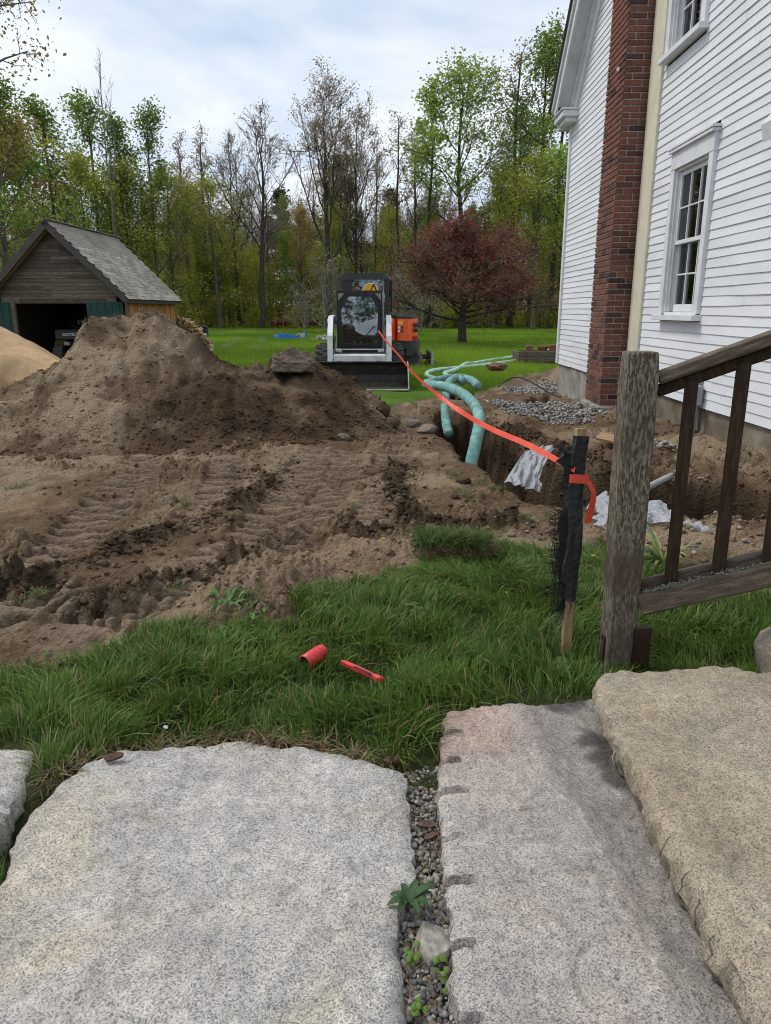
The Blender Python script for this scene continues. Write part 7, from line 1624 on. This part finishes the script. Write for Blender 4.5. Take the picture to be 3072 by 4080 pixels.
for nm, px, py, l in (('clover_weed', 1750, 3900, 'small yellow-green weed in the slab gap below the wedge stone'), ('clover_weed', 1790, 3990, 'lower yellow-green weed against the drill-marked slab'), ('clover_weed', 1640, 3840, 'tiny green weed at the edge of the broad slab'), ('clover_weed', 1660, 4060, 'green weed at the bottom edge of the slab gap')):
    root = empty(nm, at_z(px, py, -.05), 0, l, 'weed')
    for k in range(8):
        a = rr.uniform(0, 6.28); d_ = rr.uniform(.004, .022); zz_ = rr.uniform(.018, .035); b = MB(); n_ = 7; rad = rr.uniform(.006, .009)
        b.add([(d_ * math.cos(a) + rad * math.cos(6.283 * q / n_), d_ * math.sin(a) + rad * math.sin(6.283 * q / n_), zz_ + .003 * math.sin(q * 2)) for q in range(n_)], [tuple(range(n_))]); o = b.build('leaf', M_leaf, root); vcol(o.data, 'tint', np.tile(np.array((.11, .20, .03)) * rr.uniform(.7, 1.2), (n_, 1)))
        b = MB(); b.tube([(0, 0, 0), (d_ * math.cos(a), d_ * math.sin(a), zz_)], .0006, 4); o = b.build('stalk', M_leaf, root); vcol(o.data, 'tint', np.tile(np.array((.10, .13, .04)), (len(b.V), 1)))
lil = at_z(2640, 2240, .0); lil.z = gz(lil.x, lil.y)
plant('lily_clump', lil, [(rr.uniform(0, 6.28), rr.uniform(.14, .27), rr.uniform(.014, .022), rr.uniform(.5, 1.5), rr.uniform(.3, .95), rr.choice(((.34, .36, .10), (.20, .28, .10), (.14, .23, .12), (.40, .38, .16)))) for k in range(26)], None, 'clump of pale variegated strap leaves behind the railing post')
for k, (px, py, s, l) in enumerate(((905, 2440, 1.2, 'dandelion leaves at the grass edge by the dry clay heap'), (1010, 2450, 1.0, 'dandelion leaves right of their neighbour at the grass edge'), (960, 2500, 1.0, 'broad-leaved weed below the dandelions at the grass edge'), (1060, 2540, .9, 'broad-leaved weed left of the red tube'),
                                  (1700, 2440, 1.0, 'dandelion leaves in the grass right of the red handle'), (1980, 2370, 1.0, 'pale dandelion leaves left of the black stake'), (2280, 2480, .9, 'weed leaves at the foot of the black stake'), (1300, 2430, .9, 'dandelion leaves above the red tube'), (2190, 2640, 1.0, 'broad weed leaves in the grass left of the railing post'),
                                  (1540, 2380, .8, 'pale weed leaves above the red handle'), (2240, 2660, .8, 'weed leaves just left of the railing post foot'), (840, 2540, .8, 'weed leaves in the grass left of the dandelions'))):
    p = at_z(px, py, 0); p.z = gz(p.x, p.y) + .025
    root = empty('dandelion', (p.x, p.y, p.z - .012), 0, l, 'weed')
    for _ in range(24):                              # loose, ragged leaves from several crowns
        b = MB(); ba = rr.uniform(0, 6.28); br_ = .05 * s * rr.random() ** .5; az = ba + rr.gauss(0, .9); c_ = np.array((.080, .155, .032)) * rr.uniform(.65, 1.7)
        strip(b, (br_ * math.cos(ba), br_ * math.sin(ba), rr.uniform(-.01, .01)), az, rr.uniform(.025, .07) * s, rr.uniform(.009, .020) * s, rr.uniform(.2, 1.3), rr.uniform(.3, 1.1), 6, rr.uniform(.0, .35), rr.uniform(.15, .5))
        o = b.build('leaf', M_leaf, root, True); vcol(o.data, 'tint', np.tile(c_, (len(b.V), 1)))
# yellow flowers
M_dand = flat('dandelion_yellow', (.75, .48, .02), .7)
for px, py, l in ((2172, 2228, 'small yellow flower left of the black stake'), (2362, 2236, 'small yellow flower between stake and railing post'), (1527, 2130, 'tiny yellow flower on the soil')):
    p = at_z(px, py, .03); b = MB()
    for k in range(14): a = k * .45; strip(b, (0, 0, 0), a, .011, .004, .45 + .1 * (k % 3), .3, 3)
    o = b.build('dandelion_flower', M_dand); o.location = (p.x, p.y, gz(p.x, p.y) + .06 if py > 2200 else gz(p.x, p.y) + .01); tag(o, l, 'flower')
b = MB(); b.add([(.007 * math.cos(k), .007 * math.sin(k) * .8, .004 * math.sin(3 * k)) for k in np.linspace(0, 6.283, 9)[:-1]], [tuple(range(8))]); o = b.build('white_petal', M_trim); p = at_z(662, 2921, .0); o.location = (p.x, p.y, .02); o.rotation_euler = (.4, .3, 0); tag(o, 'white petal in the grass at the slab edge', 'petal')
# ---- sod clump and tufts
def tufts(name, pts, nb, hmin, hmax, rad, cols, seed, label, parent=None, lean=.7):
    r = np.random.default_rng(seed); Ps = []; 
    for p in pts: Ps.append(np.array(p)[None] + np.concatenate([r.normal(0, rad, (nb, 2)), np.zeros((nb, 1))], 1))
    P = np.concatenate(Ps); n = len(P); V, F = blades(P, r.uniform(hmin, hmax, n), r.uniform(.0025, .005, n), r.uniform(0, 6.283, n), np.abs(r.normal(lean, .4, n)), r)
    C = np.array(cols)[r.integers(0, len(cols), n)] * r.uniform(.75, 1.25, (n, 1)); me = mesh(name, V, F, M_grass); vcol(me, 'tint', np.repeat(C, 8, 0)); o = link('grass_blades', me, None, parent)
    return tag(o, label if not parent else None, 'grass' if not parent else None, kind='stuff')
GCOL = [(.06, .115, .022), (.085, .15, .03), (.13, .15, .05), (.24, .19, .10)]
sod = empty('sod_clump', at_z(1830, 2240, 0), 0, 'upturned clump of grassy sod at the edge of the grass', 'sod')
so_ = link('root_soil', boulder_mesh('sod_soil', 371, M_clod, 4, .4), None, sod); so_.scale = (.21, .12, .07); so_.location = (0, .06, .03); so_.rotation_euler = (0, .05, .15)
so2 = link('root_soil', boulder_mesh('sod_soil', 372, M_clod, 4, .4), None, sod); so2.scale = (.055, .07, .075); so2.location = (.155, .10, .04)
pts = [(rr.uniform(-.19, .12), .06 + rr.uniform(-.08, .10), .075 + rr.uniform(-.02, .012)) for _ in range(60)]; tufts('sod_grass', pts, 26, .05, .12, .02, GCOL[:3], 41, None, sod, .9)
pts = []
for px, py in ((740, 1990), (1400, 2010), (1810, 1890), (1905, 1905), (1850, 1960), (1980, 1960), (670, 2345), (2180, 2060), (1650, 1580), (1590, 1620), (2090, 2075), (130, 2380), (1000, 2430), (330, 1790), (65, 1935)):
    p = at_z(px, py, 0); pts += [(p.x + rr.uniform(-.04, .04), p.y + rr.uniform(-.08, .08), gz(p.x, p.y)) for _ in range(4)]
tufts('soil_tufts', pts, 22, .02, .055, .022, GCOL, 43, 'sparse grass tufts surviving on the churned soil', None, 1.0)
pts = []
for k in range(34):
    x = rr.uniform(-3.35, -2.35); y = 8.28 + rr.uniform(-.12, .12); hh, _ = hill(np.array([x]), np.array([y])); pts.append((x, y, float(G0(x, y) - .05 + hh[0])))
tufts('heap_tufts', pts, 22, .03, .09, .03, [(.16, .115, .06), (.22, .17, .09), (.10, .11, .04), (.13, .09, .05)], 44, 'dry grass roots along the top of the dirt pile', None, .9)
pts = []
for k in range(120):
    t = rr.random(); px = 180 + 1400 * t; py = np.interp(px, [180, 370, 480, 620, 800, 930, 1080, 1210, 1400, 1600], [3110, 3005, 2960, 2968, 2952, 2918, 2950, 2955, 2990, 3045]); p = at_z(px, py - rr.uniform(0, 45), 0); pts.append((p.x, p.y, gz(p.x, p.y) + .004))
tufts('dead_grass', pts, 9, .02, .055, .012, [(.27, .20, .11), (.20, .13, .075), (.33, .26, .15), (.12, .075, .045)], 45, 'dead straw and dry grass along the far edge of the broad slab', None, 1.5)
